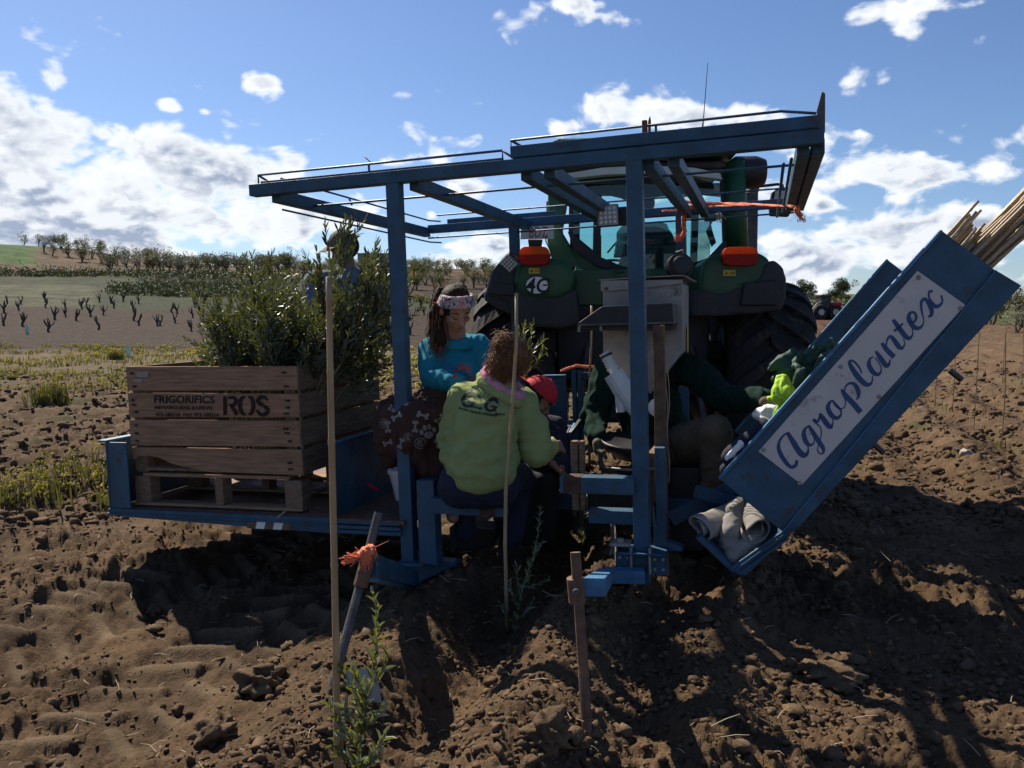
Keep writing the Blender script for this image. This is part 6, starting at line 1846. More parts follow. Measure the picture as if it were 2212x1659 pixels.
# ------------------------------------------------------------------ olive plants
def leaf(mb, p, d, n, L_, W):
    """a folded, slightly bowed leaf"""
    d = d.normalized(); s_ = d.cross(n)
    if s_.length < 1e-4: s_ = d.orthogonal()
    s_.normalize(); n = s_.cross(d).normalized()
    a = p; b = p + d * L_ * .35 + n * L_ * .03; c = p + d * L_ * .75 + n * L_ * .02; e = p + d * L_ - n * L_ * .03
    v = [a, b, c, e, b + s_ * W * .5 + n * W * .15, c + s_ * W * .36 + n * W * .10, b - s_ * W * .5 + n * W * .15, c - s_ * W * .36 + n * W * .10]
    mb.add(v, [(0, 1, 4), (1, 2, 5, 4), (2, 3, 5), (0, 6, 1), (6, 7, 2, 1), (7, 3, 2)])
def shoot(pts, rng, mbs, mbl, leafL=.055, gap=.022, r0=.0035, leaves=None, start=.0, wide=.26):
    pts = [Vector(p) for p in pts]
    mbs.tube(pts, [r0 * (1 - .75 * i / (len(pts) - 1)) for i in range(len(pts))], 5)
    tot = 0; seg = []
    for i in range(len(pts) - 1): seg.append((tot, pts[i], pts[i + 1])); tot += (pts[i + 1] - pts[i]).length
    s_ = gap * .5 + start * tot; k = 0; ph = rng.uniform(0, 6.28)
    while s_ < tot:
        for (t0, a, b) in reversed(seg):
            if s_ >= t0: break
        l_ = (b - a).length; p = a.lerp(b, min(1, (s_ - t0) / l_)); t = (b - a).normalized()
        o1 = t.orthogonal().normalized(); o2 = t.cross(o1)
        for h in (0, 1):
            ang = ph + k * 1.57 + h * math.pi + rng.gauss(0, .25)
            out = (o1 * math.cos(ang) + o2 * math.sin(ang))
            tt = s_ / tot
            dd = (t * rng.uniform(.9, 1.5) + out * rng.uniform(.7, 1.1) + Vector((0, 0, rng.uniform(-.1, .25)))).normalized()
            nn = (t - dd * t.dot(dd) + Vector((rng.gauss(0, .25), rng.gauss(0, .25), rng.gauss(0, .25))))
            Lf = leafL * rng.uniform(.7, 1.15) * (1.0 if tt < .85 else .7)
            if leaves is None: leaf(mbl, p, dd, nn, Lf, Lf * wide)
            else: leaves.append((p, dd, nn, Lf, Lf * wide))
        s_ += gap * rng.uniform(.8, 1.25); k += 1
    if leaves is None:
        for _ in range(2): leaf(mbl, pts[-1], (pts[-1] - pts[-2]).normalized() + Vector((rng.gauss(0, .3), rng.gauss(0, .3), .2)), Vector((rng.gauss(0, 1), rng.gauss(0, 1), .3)), leafL * .8, leafL * .2)
def plant_meshes(seed, h, nb, leafL=.058, lean=.0):
    rng = random.Random(seed); ms, ml = MB(), MB()
    bend = Vector((rng.gauss(0, .10) + lean, rng.gauss(0, .08), 0))
    main = [Vector((0, 0, 0)) + bend * (t * t) * h + Vector((rng.gauss(0, .006), rng.gauss(0, .006), 0)) + Vector((0, 0, h * t)) for t in np.linspace(0, 1, 8)]
    shoot(main, rng, ms, ml, leafL, .022, .0048, start=.50)
    for _ in range(nb):
        t = rng.uniform(.52, .87); i = int(t * 7); p = main[i].lerp(main[min(i + 1, 7)], t * 7 - i)
        a = rng.uniform(0, 6.28); l_ = rng.uniform(.12, .27) * h / 1.0
        d = Vector((math.cos(a) * .8, math.sin(a) * .8, rng.uniform(.5, 1.2))).normalized()
        pts = [p]; 
        for _k in range(4):
            d = (d + Vector((rng.gauss(0, .1), rng.gauss(0, .1), .16))).normalized(); pts.append(pts[-1] + d * l_ / 4)
        shoot(pts, rng, ms, ml, leafL * .95, .020, .0026)
    a_, b_ = ms.mesh('stem'), ml.mesh('foliage')
    setmat(a_, 'stemm'); setmat(b_, 'leaf'); return a_, b_
variants = [plant_meshes(100 + i, 1.0, 9 + i % 4) for i in range(8)]
# where the crate is seen to be full: right part, the tips following the outline in the photo
rngp = random.Random(31)
tips = [(560, 640), (590, 650), (545, 615), (605, 610), (620, 640), (700, 655), (690, 680), (815, 570), (800, 545), (832, 560), (845, 590), (575, 600), (510, 660), (655, 670), (668, 700), (470, 740), (487, 700), (500, 730), (530, 545), (545, 600), (575, 620), (600, 585), (720, 500), (735, 480), 
        (812, 540), (835, 520), (845, 560), (838, 600), (850, 640), (848, 700), (515, 690), (555, 660), (610, 640), (800, 620), (570, 700), (520, 740), (630, 700), (760, 640), (820, 660),
        (590, 720), (480, 760), (650, 680), (710, 680), (770, 690), (830, 720), (540, 730), (600, 680), (735, 700), (790, 660), (845, 610), (495, 752), (560, 690), (625, 640), (700, 660), (600, 610), (575, 650), (820, 590), (715, 640), (530, 700)]
def leanplant(base, tip, v, label, group, k=0):
    a_, b_ = variants[v]
    d = tip - base; h = d.length
    q = Vector((0, 0, 1)).rotation_difference(d.normalized())
    m4 = Matrix.Translation(base) @ (q.to_matrix() @ Matrix.Rotation(rngp.uniform(0, 6.28), 3, 'Z')).to_4x4() @ Matrix.Diagonal((h * .0 + 1.0, 1.0, h / 1.0, 1))
    r_ = thing('olive_seedling', label, 'olive plant', m4, group)
    for nm, me in (('stem', a_), ('foliage', b_)):
        o = bpy.data.objects.new(nm, me); COL.objects.link(o); o.parent = r_
    return r_
zb_in = zpl + .04
for i, (px, py) in enumerate(tips):
    ydep = rngp.uniform(.15, .85)
    tipw = MM @ pl(px, py, YF + ydep + rngp.uniform(-.15, .15))
    xb = min(max((MI @ tipw).x * .75 + (xL * .15 + xR * .85) * .25 , xL + .30), xR - .25) + rngp.uniform(-.06, .06)
    base = MM @ Vector((min(xb, xR - .18), min(max(YF + ydep, YF + .22), YF + D_ - .2), zb_in))
    leanplant(base, tipw, i % 8, 'leafy young olive plant standing among the others in the wooden crate', 'olive plants in the crate')
for i in range(46):   # lower filling
    x_ = rngp.uniform(xL + .42, xR - .2); y_ = rngp.uniform(YF + .2, YF + D_ - .2)
    base = Vector((x_, y_, zb_in)); tp = Vector((x_ + rngp.uniform(-.22, .14), y_ + rngp.uniform(-.2, .2), zTop + rngp.uniform(.16, .42)))
    leanplant(MM @ base, MM @ tp, i % 8, 'leafy young olive plant standing among the others in the wooden crate', 'olive plants in the crate')

# ---- planted seedlings in the ground: every leaf its own piece on the two nearest
def planted(base, shoots, leafL, label, seed, each=True, mat='leaf_fore', gap=.024, wide=.26):
    rng = random.Random(seed)
    r_ = thing('olive_seedling', label, 'olive plant', Matrix.Translation(base))
    ms = MB(); lv = []; ml = MB()
    for pts in shoots:
        shoot([Vector(p) - Vector(base) for p in pts], rng, ms, ml, leafL, gap, .0034, leaves=lv if each else None, wide=wide)
    link('stem', ms, 'stemm', r_, smooth=True)
    if each:
        for (p, d, n, l_, w) in lv[:290]:
            mb = MB(); leaf(mb, Vector((0, 0, 0)), Vector((0, 1, 0)), Vector((0, 0, 1)), 1.0, 1.0)
            if 'lf' not in M_shared: 
                me = mb.mesh('leaf'); setmat(me, mat); M_shared['lf'] = me
            o = bpy.data.objects.new('leaf', M_shared['lf']); COL.objects.link(o); o.parent = r_
            d = d.normalized(); s_ = d.cross(n); s_ = s_.normalized() if s_.length > 1e-5 else d.orthogonal().normalized(); nn = s_.cross(d)
            m3 = Matrix((s_ * w, d * l_, nn * l_)).transposed()
            o.matrix_local = Matrix.Translation(p) @ m3.to_4x4()
    else: link('foliage', ml, mat, r_)
    return r_
M_shared = {}
d1 = 2.22
B1 = A(770, 1700, d1)
sh = [[(770, 1700), (779, 1600), (790, 1520), (806, 1440), (815, 1360), (812, 1310), (806, 1285)],
      [(788, 1540), (770, 1500), (748, 1462), (733, 1440)], [(800, 1480), (812, 1470), (830, 1440), (836, 1405)], [(795, 1520), (778, 1480), (765, 1450), (758, 1430)],
      [(776, 1620), (745, 1580), (722, 1545), (712, 1525)], [(780, 1600), (760, 1560), (742, 1530)], [(782, 1580), (805, 1560), (820, 1530)], [(774, 1650), (745, 1630), (725, 1600)], [(775, 1660), (800, 1640), (822, 1600), (835, 1580)],
      [(772, 1680), (790, 1660), (810, 1640)], [(785, 1560), (772, 1530), (768, 1500)]]
rs_ = random.Random(3)
shW = []
for s_ in sh:
    dz = rs_.uniform(-.05, .05)
    shW.append([A(px, py, d1 + dz * i / max(1, len(s_) - 1)) for i, (px, py) in enumerate(s_)])
planted(B1, shW, .052, 'young olive plant in the foreground beside the tall bamboo stake', 5, gap=.021, wide=.31)
gS2 = ground_point(1092, 1372)
d2 = gS2.y - .06
B2 = A(1112, 1375, d2)
sh = [[(1112, 1370), (1120, 1320), (1128, 1270), (1150, 1210), (1163, 1150), (1166, 1110), (1168, 1090)], [(1128, 1270), (1160, 1262), (1188, 1250)], [(1122, 1300), (1118, 1250), (1115, 1215)], [(1120, 1320), (1105, 1280), (1100, 1250)], [(1150, 1210), (1160, 1190), (1172, 1170)],
      [(1116, 1350), (1095, 1330), (1080, 1300)], [(1118, 1340), (1140, 1320), (1155, 1290)], [(1126, 1280), (1142, 1240), (1146, 1215)]]
planted(B2, [[A(px, py, d2 + .04 * (k % 3 - 1)) for px, py in s_] for k, s_ in enumerate(sh)], .046, 'young olive plant on the earth ridge behind the middle bamboo stake', 6, gap=.026, wide=.24)
# the one held between the riders and one lower in the machine
D3 = 4.95
sh = [[(1130, 830), (1140, 780), (1145, 740), (1150, 700)], [(1140, 790), (1155, 750), (1172, 735), (1178, 760)], [(1138, 780), (1125, 745), (1118, 715)], [(1135, 800), (1160, 785), (1168, 765)], [(1142, 760), (1130, 730), (1134, 705)]]
planted(A(1130, 832, D3), [[A(px, py, D3 + .05 * (k % 3 - 1)) for px, py in s_] for k, s_ in enumerate(sh)], .055, 'olive plant held between the riders, in front of the left tractor tyre', 7, each=False, gap=.020)
D3 = 5.0
sh = [[(1258, 1180), (1256, 1130), (1254, 1090), (1250, 1070)], [(1256, 1140), (1245, 1110), (1240, 1090)], [(1256, 1130), (1268, 1105), (1270, 1085)]]
planted(A(1258, 1180, D3), [[A(px, py, D3) for px, py in s_] for s_ in sh], .05, 'small olive plant dropping through the slot under the timber blocks', 8, each=False, gap=.018)

# ------------------------------------------------------------------ bamboo stakes
def cane(p0, p1, r, name='bamboo_stake', nodes=6, seed=0):
    rng = random.Random(seed); mb = MB(); p0, p1 = Vector(p0), Vector(p1)
    pts, rs_ = [], []
    ks = sorted(rng.uniform(0, 1) * .12 + (i + .5) / nodes * .95 for i in range(nodes))
    t_ = [0.0]
    for k in ks: t_ += [k - .006, k, k + .006]
    t_.append(1.0)
    bx = Vector((rng.gauss(0, 1), rng.gauss(0, 1), 0)) * .006
    for i, t in enumerate(t_):
        isn = i > 0 and i < len(t_) - 1 and (i - 1) % 3 == 1
        pts.append(p0.lerp(p1, t) + bx * math.sin(t * 7 + seed)); rs_.append(r * (1.18 if isn else 1.0) * (1 - .22 * t))
    return mb.tube(pts, rs_, 10)
c = cane(A(731, 1760, 2.26), A(711, 598, 2.20), .0105, nodes=7, seed=2)
link('bamboo_stake', c, 'bamboo', label='tall bamboo stake in the foreground, left of the leaning rod', cat='stake', smooth=True)
c = cane(A(1089, 1390, d2 + .06), A(1112, 633, d2 + .08), .0098, nodes=7, seed=5)
link('bamboo_stake', c, 'bamboo', label='tall bamboo stake standing in front of the person in lime fleece', cat='stake', smooth=True)
c = cane(A(1272, 1000, 5.4), A(1277, 660, 5.4), .009, nodes=6, seed=8)
link('bamboo_stake', c, 'bamboo', label='bamboo stake upright in the planting slot left of the hopper', cat='stake', smooth=True)
c = MB().tube([MM @ pl(600, 1118, -.045), MM @ pl(640, 1085, .2), MM @ pl(715, 1050, .5)], [.006, .007, .006], 8)
link('dry_stick', c, 'bamboo', label='thin crooked stick lying over the edge of the blue deck', cat='stick', smooth=True)
# canes in the chute
dirc = (MM.to_3x3() @ (cA - cD)).normalized()
def cane_mesh(L_, r, seed):
    me = cane((0, 0, 0), (0, 0, L_), r, seed=seed, nodes=7).mesh('bamboo_cane'); setmat(me, 'bamboo_pale' if seed % 2 else 'bamboo'); me.polygons.foreach_set('use_smooth', [True] * len(me.polygons)); return me
cms = [cane_mesh(2.1, .0075, i) for i in range(6)]
def place_cane(a, d, me, label, group, s_=1.0):
    q = Vector((0, 0, 1)).rotation_difference(d)
    o = bpy.data.objects.new('bamboo_cane', me); COL.objects.link(o)
    o.matrix_world = Matrix.Translation(a) @ q.to_matrix().to_4x4() @ Matrix.Diagonal((1, 1, s_, 1))
    return tag(o, label, 'cane', group)
rngk = random.Random(77)
n3x3 = MM.to_3x3()
top_dir = n3x3 @ (cA - cD).normalized(); acr = n3x3 @ (cB - cA).normalized(); yv = n3x3 @ Vector((0, 1, 0))
Aw = MM @ cA
width = (cB - cA).length
# the short bundle near the upper corner
for i in range(34):
    v = rngk.uniform(.02, .13); u = rngk.uniform(.08 + v * .9, .50)
    ext = rngk.uniform(.03, .13) + .06 * (u < .3)
    tip = Aw + acr * width * u + yv * v + top_dir * ext
    d = (top_dir + acr * rngk.gauss(.0, .012) + yv * rngk.gauss(0, .01)).normalized()
    place_cane(tip - d * 1.15, d, cms[i % 6], 'short bamboo cane in the bundle sticking just above the top of the blue chute', 'short canes in the chute', 1.15 / 2.1)
# the long bundle leaning out to the right
for i in range(64):
    v = rngk.uniform(.02, .30); u = rngk.uniform(.48 + v * .35, 1.04)
    ext = rngk.uniform(.75, .95)
    d = (top_dir + acr * (.06 + .06 * (u - .75)) + yv * rngk.gauss(0, .012)).normalized()
    base = Aw + acr * width * (u * .94) + yv * v - d * 1.0
    place_cane(base, d, cms[i % 6], 'long bamboo cane in the thick bundle leaning out of the blue chute', 'long canes in the chute', (1.0 + ext) / 2.1)
bd = thing('red_tie', 'coral red plastic tie round the bundle of long canes', 'tie')
pA_, pB_ = Aw + acr * width * .50 + top_dir * .52, Aw + acr * width * .60 + top_dir * .50
for k in range(2):
    link('tie_band', MB().tube([pA_ + top_dir * .03 * k - yv * .02 - acr * .01, pA_ + top_dir * .03 * k - yv * .03 + acr * .05, pB_ + top_dir * .03 * k - yv * .03 + acr * .02, pB_ + top_dir * .03 * k + yv * .2 + acr * .03], .007, 6), 'coral', bd)
link('tie_tail', MB().tube([pA_ + top_dir * .05 - yv * .03, pA_ + top_dir * .11 - yv * .03 - acr * .02], .008, 5), 'coral', bd)

# ------------------------------------------------------------------ things lying in the chute
def crumple(name, spec, mat, label, cat, vox=.009, wr=((.014, 7), (.006, 18)), seed=0, parent=None):
    me = remesh(blobs(spec), vox, 5, name)
    for k, (a_, s_) in enumerate(wr): wrinkle(me, a_, s_, (1, 1, 1), seed + k)
    return link(name, me, mat, parent, smooth=True, label=label, cat=cat), me
Q = lambda px, py, y=.40: MM @ pl(px, py, y)
def bunched(region, n, r, ln, dirn, seed, core):
    """bunched cloth: rolls and tucks of fabric lying over each other"""
    rng = random.Random(seed); spec = list(core); d0 = Vector(dirn).normalized()
    for _ in range(n):
        px, py, y_ = rng.choice(region); c = Q(px + rng.uniform(-9, 9), py + rng.uniform(-9, 9), y_)
        d = (d0 + Vector((rng.gauss(0, .45), rng.gauss(0, .3), rng.gauss(0, .45)))).normalized(); l_ = ln * rng.uniform(.5, 1.1); k = r * rng.uniform(.6, 1.2)
        m_ = c + Vector((rng.gauss(0, .012), -.01, rng.gauss(0, .012)))
        spec += [(c - d * l_, k * .7, m_, k), (m_, k, c + d * l_, k * .7)]
    return spec
crumple('quilted_jacket', bunched([(1715, 790, .24), (1745, 782, .26), (1775, 770, .28), (1725, 812, .18), (1755, 802, .20), (1783, 785, .22), (1700, 782, .26)], 30, .020, .075, top_dir,
        4, [(Q(1712, 800, .30), .05, Q(1790, 768, .34), .05), (Q(1735, 815, .24), .045, Q(1775, 795, .28), .05)]), 'quilt', 'crumpled dark green quilted jacket stuffed in the top of the chute', 'jacket', vox=.006, wr=((.006, 12), (.003, 30)), seed=2)
me = remesh(blobs([(Q(1690, 824, .16), .030, Q(1694, 850, .13), .052), (Q(1694, 850, .13), .050, Q(1708, 862, .12), .042), (Q(1664, 862, .18), .014, Q(1690, 858, .16), .030), (Q(1690, 888, .14), .030, Q(1686, 906, .10), .026)]), .005, 5, 'safety_vest')
wrinkle(me, .009, 15, (1.6, 1, .45), 5); wrinkle(me, .004, 34, (1.4, 1, .6), 6)
link('safety_vest', me, 'neon', smooth=True, label='bright yellow safety vest crumpled beside the gloved hand', cat='vest')
crumple('plastic_bag', [(Q(1642, 898), .03, Q(1660, 905), .035), (Q(1650, 890), .025, Q(1670, 885), .025)], 'white', 'small white plastic bag beside the yellow vest in the chute', 'bag', wr=((.010, 14), (.005, 30)), seed=9)
cup = thing('plastic_cup', 'pale translucent plastic cup lying in the chute below the white bag', 'cup')
a_, b_ = Q(1662, 935, .25), Q(1648, 912, .30)
link('cup_body', MB().tube([Q(1650, 925, .26), Q(1660, 910, .26)], [.045, .040], 20), 'guard', cup, smooth=True)
link('cup_rim', MB().tube([Q(1659, 911, .26), Q(1661, 908, .26)], [.048, .048], 20), 'white', cup)
bag = thing('tool_bag', 'dark blue folded bag with glossy white wrapping in the lower chute', 'bag')
me = remesh(blobs([(Q(1575, 985, .1), .035, Q(1640, 935, .1), .04), (Q(1600, 975, .1), .04, Q(1650, 925, .1), .045), (Q(1570, 1015, .1), .03, Q(1610, 985, .1), .04)]), .01, 4, 'bag_body'); wrinkle(me, .01, 9); link('bag_body', me, 'navy', bag)
me = remesh(blobs([(Q(1570, 990, .0), .010, Q(1600, 960, .0), .014), (Q(1585, 985, .0), .008, Q(1598, 955, .0), .010)]), .005, 2, 'wrapping'); wrinkle(me, .004, 30); link('wrapping', me, 'white', bag)
# two rolled canvas sacks and a folded one in the pocket
sk = []
def roll(p0, p1, r, th, seed, label, turns=1.6):
    """sheet rolled up: an open spiral end towards p0"""
    p0, p1 = Vector(p0), Vector(p1); d = (p1 - p0); L_ = d.length; d.normalize(); a = d.orthogonal().normalized(); b = d.cross(a)
    rng = random.Random(seed); mb = MB(); n = int(30 * turns); m_ = 14; o_ = 0
    for j in range(m_):
        t = j / (m_ - 1)
        for k in range(n + 1):
            an = k / n * turns * 2 * math.pi; rr_ = r * (1 - .62 * (1 - k / n)) * (1 + .10 * math.sin(an * 2 + seed + t * 2)) * (1 - .05 * t)
            w = 1 + .05 * math.sin(t * 9 + an)
            mb.v.append(tuple(p0 + d * L_ * t + (a * math.cos(an) * 1.15 + b * math.sin(an) * .85) * rr_ * w + d * .012 * math.sin(an * 1.5 + seed)))
    for j in range(m_ - 1):
        for k in range(n): mb.f.append((j * (n + 1) + k, j * (n + 1) + k + 1, (j + 1) * (n + 1) + k + 1, (j + 1) * (n + 1) + k))
    me = mb.mesh('sack'); me.polygons.foreach_set('use_smooth', [True] * len(me.polygons)); wrinkle(me, .005, 16, (1, 1, 1), seed)
    o = link('canvas_sack', me, 'canvas', label=label, cat='sack', group='canvas sacks in the chute pocket')
    s_ = o.modifiers.new('s', 'SOLIDIFY'); s_.thickness = th; s_.offset = 0
    sb = o.modifiers.new('b', 'SUBSURF'); sb.levels = 1; sb.render_levels = 1
    return o
roll(Q(1508, 1140, .05), Q(1590, 1105, .30), .058, .010, 1, 'rolled cream canvas sack at the left of the chute pocket')
roll(Q(1634, 1146, .03), Q(1622, 1080, .28), .070, .010, 4, 'rolled cream canvas sack tucked under the chute at right')
crumple('canvas_sack', [(Q(1592, 1095, .2), .040, Q(1580, 1150, .1), .042), (Q(1575, 1160, .1), .038, Q(1590, 1195, .08), .04), (Q(1600, 1150, .2), .05, Q(1595, 1185, .12), .045), (Q(1585, 1200, .06), .035, Q(1630, 1165, .10), .04), (Q(1560, 1150, .2), .04, Q(1575, 1180, .12), .035)],
        'canvas', 'folded cream canvas sack crumpled at the bottom of the chute pocket', 'sack', wr=((.012, 9), (.006, 22)), seed=21)
# bucket on the deck
bk = thing('bucket', 'white plastic bucket with lid and raised handle behind the left canopy post', 'bucket')
bc_ = MM @ pl(874, 1075, .35); bx_ = bc_
r1_, r0_ = .095, .070
def bcpt(px, py): return MM @ pl(px, py, .35)
bt, bb_ = bcpt(873, 1010), bcpt(880, 1077)
link('bucket_body', MB().lathe([(.004, 0), (.066, 0), (.068, .005), (.090, .16), (.092, .165)], bb_, (bt - bb_), 36), 'white', bk, smooth=True)
link('bucket_lid', MB().lathe([(.090, 0), (.097, .0), (.099, .018), (.094, .024), (.01, .024)], bb_ + (bt - bb_).normalized() * .155, (bt - bb_), 36), 'white', bk, bevel=.002)
hp = [bb_ + (bt - bb_).normalized() * .16 + Vector((-.092, 0, 0)), bcpt(858, 990), bcpt(855, 975), bcpt(861, 966), bcpt(868, 975), bcpt(873, 1000), bb_ + (bt - bb_).normalized() * .18 + Vector((0.01, -.06, 0))]
link('bucket_handle', MB().tube(hp, .006, 8), 'white', bk, smooth=True)
link('red_pliers', MB().tube([MM @ pl(785, 1042, .4), MM @ pl(800, 1050, .38), MM @ pl(818, 1058, .36)], [.006, .012, .008], 8), 'red', label='red handled tool lying on the dark deck left of the bucket', cat='tool', smooth=True)
# square of folded cardboard at the foot of the leaning rod
cq = ground_point(775, 1512)
dq = cq.y + .02
cb = thing('cardboard', 'flat greyish cardboard square with a fold, standing in the soil by the leaning rod', 'cardboard')
def cardq(px, py, dd=0): return A(px, py, dq + dd)
link('panel', MB().prism([cardq(747, 1443, .05), cardq(808, 1447, .05), cardq(818, 1477, .02), cardq(742, 1474, .02)], (0, .004, 0)), 'paper', cb)
link('panel', MB().prism([cardq(741, 1475, .018), cardq(818, 1479, .018), cardq(824, 1518, -.02), cardq(728, 1514, -.02)], (0, .004, 0)), 'paper', cb)
# ------------------------------------------------------------------ far things
def gp(px, py):
    g = ground_point(px, py)
    return g
def place_on_ray(px, d):
    """ground point under picture column px, d metres ahead"""
    r_ = ray(px, 700); x = r_.x / r_.y * d
    return Vector((x, d, float(height(np.array([x]), np.array([d]))[0])))
# ---- olive trees
def tree_meshes(seed, H=3.0, W=1.45, n=900, mat='leaf_far', trunks=2, leafs=.17):
    rng = random.Random(seed); ms, ml = MB(), MB()
    cl = []
    top = []
    for k in range(trunks):
        a = rng.uniform(0, 6.28); p = Vector((.08 * math.cos(a), .08 * math.sin(a), -.1)); d = Vector((math.cos(a) * .35, math.sin(a) * .35, 1)).normalized()
        pts = [p]; 
        for i in range(4):
            d = (d + Vector((rng.gauss(0, .18), rng.gauss(0, .18), .05))).normalized(); pts.append(pts[-1] + d * H * .14)
        ms.tube(pts, [.12, .10, .085, .07, .05], 6)
        for j in range(5):
            q = pts[rng.randint(2, 4)]; a2 = rng.uniform(0, 6.28); dd = Vector((math.cos(a2), math.sin(a2), rng.uniform(.3, 1.0))).normalized()
            bp = [q]
            for i in range(4): dd = (dd + Vector((rng.gauss(0, .2), rng.gauss(0, .2), .08))).normalized(); bp.append(bp[-1] + dd * W * .22)
            ms.tube(bp, [.045, .035, .025, .018, .01], 5); top += bp[1:]
    for _ in range(16):
        q = rng.choice(top); cl.append((q + Vector((rng.gauss(0, .2), rng.gauss(0, .2), rng.gauss(.12, .15))), rng.uniform(.28, .52) * W / 1.45))
    for _ in range(10):
        a = rng.uniform(0, 6.28); rr = rng.uniform(.2, 1.0) * W * .75; cl.append((Vector((rr * math.cos(a), rr * math.sin(a), H * rng.uniform(.42, .85))), rng.uniform(.25, .45) * W / 1.45))
    for i in range(n):
        c, r_ = rng.choice(cl)
        v = Vector((rng.gauss(0, 1), rng.gauss(0, 1), rng.gauss(0, 1))).normalized() * r_ * rng.uniform(.45, 1.08)
        p = c + v; d = (v.normalized() + Vector((rng.gauss(0, .6), rng.gauss(0, .6), rng.gauss(0, .6)))).normalized()
        s_ = d.orthogonal().normalized(); l_ = leafs * rng.uniform(.6, 1.4)
        ml.add([p, p + d * l_ * .5 + s_ * l_ * .3, p + d * l_, p + d * l_ * .5 - s_ * l_ * .3], [(0, 1, 2), (0, 2, 3)])
    a_, b_ = ms.mesh('trunk'), ml.mesh('crown'); setmat(a_, 'bark'); setmat(b_, mat); return a_, b_
olv = [tree_meshes(200 + i, 3.0, 1.45, 620 + 90 * (i % 3)) for i in range(6)]
oak = [tree_meshes(300 + i, 3.6, 2.3, 3000, 'leaf_oak', 3, .2) for i in range(3)]
rt = random.Random(91)
def put_tree(name, pos, meshes, s, label, cat, group):
    r_ = bpy.data.objects.new(name, None); COL.objects.link(r_)
    r_.matrix_world = Matrix.Translation(pos) @ Matrix.Rotation(rt.uniform(0, 6.28), 4, 'Z') @ Matrix.Diagonal((s * rt.uniform(.9, 1.15), s * rt.uniform(.9, 1.15), s, 1))
    tag(r_, label, cat, group)
    for nm, me in (('trunk', meshes[0]), ('crown', meshes[1])):
        o = bpy.data.objects.new(nm, me); COL.objects.link(o); o.parent = r_
    return r_
# the row along the left skyline
sky_x = [(272, 1.15), (320, 1.2), (366, .95), (378, .8), (396, .9), (408, .9), (425, .95), (437, .9), (452, .95), (468, .9), (482, .85), (500, .95), (515, .8), (528, .9), (552, .95), (570, .9), (590, .95), (604, .9), (622, 1.0), (640, .9)]
for i, (px, s) in enumerate(sky_x):
    put_tree('olive_tree', place_on_ray(px, 226), olv[i % 6], s * 1.05, 'grey green olive tree standing on the skyline of the left hill' , 'olive tree', 'olive trees along the left skyline')
for i, px in enumerate((905, 935, 944, 960, 1000, 1018, 1045, 1050, 880, 1062)):
    put_tree('olive_tree', place_on_ray(px, 222), olv[(i + 2) % 6], (.62, .55, .7, .6, 1.0, .75, .85, .6, .6, .6)[i], 'small round tree on the skyline left of the tractor tyre', 'tree', 'trees on the middle skyline')
# the grove on the slope
for i in range(65):
    row = i // 13
    px = (52, 88, 112, 145, 150, 176, 198, 216, 232, 258, 290, 318, 340)[i % 13] + row * 37 % 90 + rt.uniform(-12, 12) if row < 2 else rt.uniform(230, 640)
    d = (205, 178, 160, 148, 138)[row] + rt.uniform(-6, 6)
    put_tree('olive_tree', place_on_ray(px, d), olv[i % 6], rt.uniform(.95, 1.35), ('grey green olive tree in the highest row on the brown slope', 'grey green olive tree in the second row down on the brown slope', 'grey green olive tree halfway down the brown slope', 'grey green olive tree low on the brown slope', 'grey green olive tree in the lowest row above the dark scrub')[row], 'olive tree', 'olive trees on the left slope')
for i in range(95):
    px = rt.uniform(620, 1075); d = rt.uniform(96, 205)
    put_tree('olive_tree', place_on_ray(px, d), olv[i % 6], rt.uniform(.5, .95), 'small olive tree in the dark grove behind the machine', 'olive tree', 'olive trees in the middle grove')
# saplings on sticks in the pale strip
for i in range(14):
    px = 350 + i * 24 + rt.uniform(-6, 6); d = 96 + rt.uniform(-3, 3)
    put_tree('young_tree', place_on_ray(px, d), olv[i % 6], .55, 'thin young olive tree on a stick in the pale strip below the hill', 'young tree', 'saplings in a row below the left hill')
# ---- trees on the right
for i, (px, d, s, lab) in enumerate(((1722, 128, .62, 'dark round holm oak nearest the tractor on the right ridge'), (1742, 126, .68, 'broad dark holm oak on the right ridge, bright gap beneath its crown'), (1822, 118, .74, 'dark holm oak alone on the grassy ridge beside the chute'),
                                     (1800, 102, .42, 'smaller grey olive on the grass slope below the lone oak'))):
    put_tree('holm_oak', place_on_ray(px, d), oak[i % 3], s, lab, 'tree', 'trees on the right ridge')
for i in range(26):
    px = rt.uniform(2120, 2420); d = rt.uniform(38, 120)
    put_tree('olive_tree', place_on_ray(px, d), (olv + oak)[i % 8], rt.uniform(.5, .85), 'olive tree on the slope at the far right edge', 'olive tree', 'olive trees at the right edge')
for i in range(30):
    px = rt.uniform(1690, 1880); d = rt.uniform(88, 120)
    put_tree('shrub', place_on_ray(px, d), oak[i % 3], rt.uniform(.10, .28), 'low dark shrub in the yellow green grass of the right slope', 'shrub', 'shrubs on the right slope')
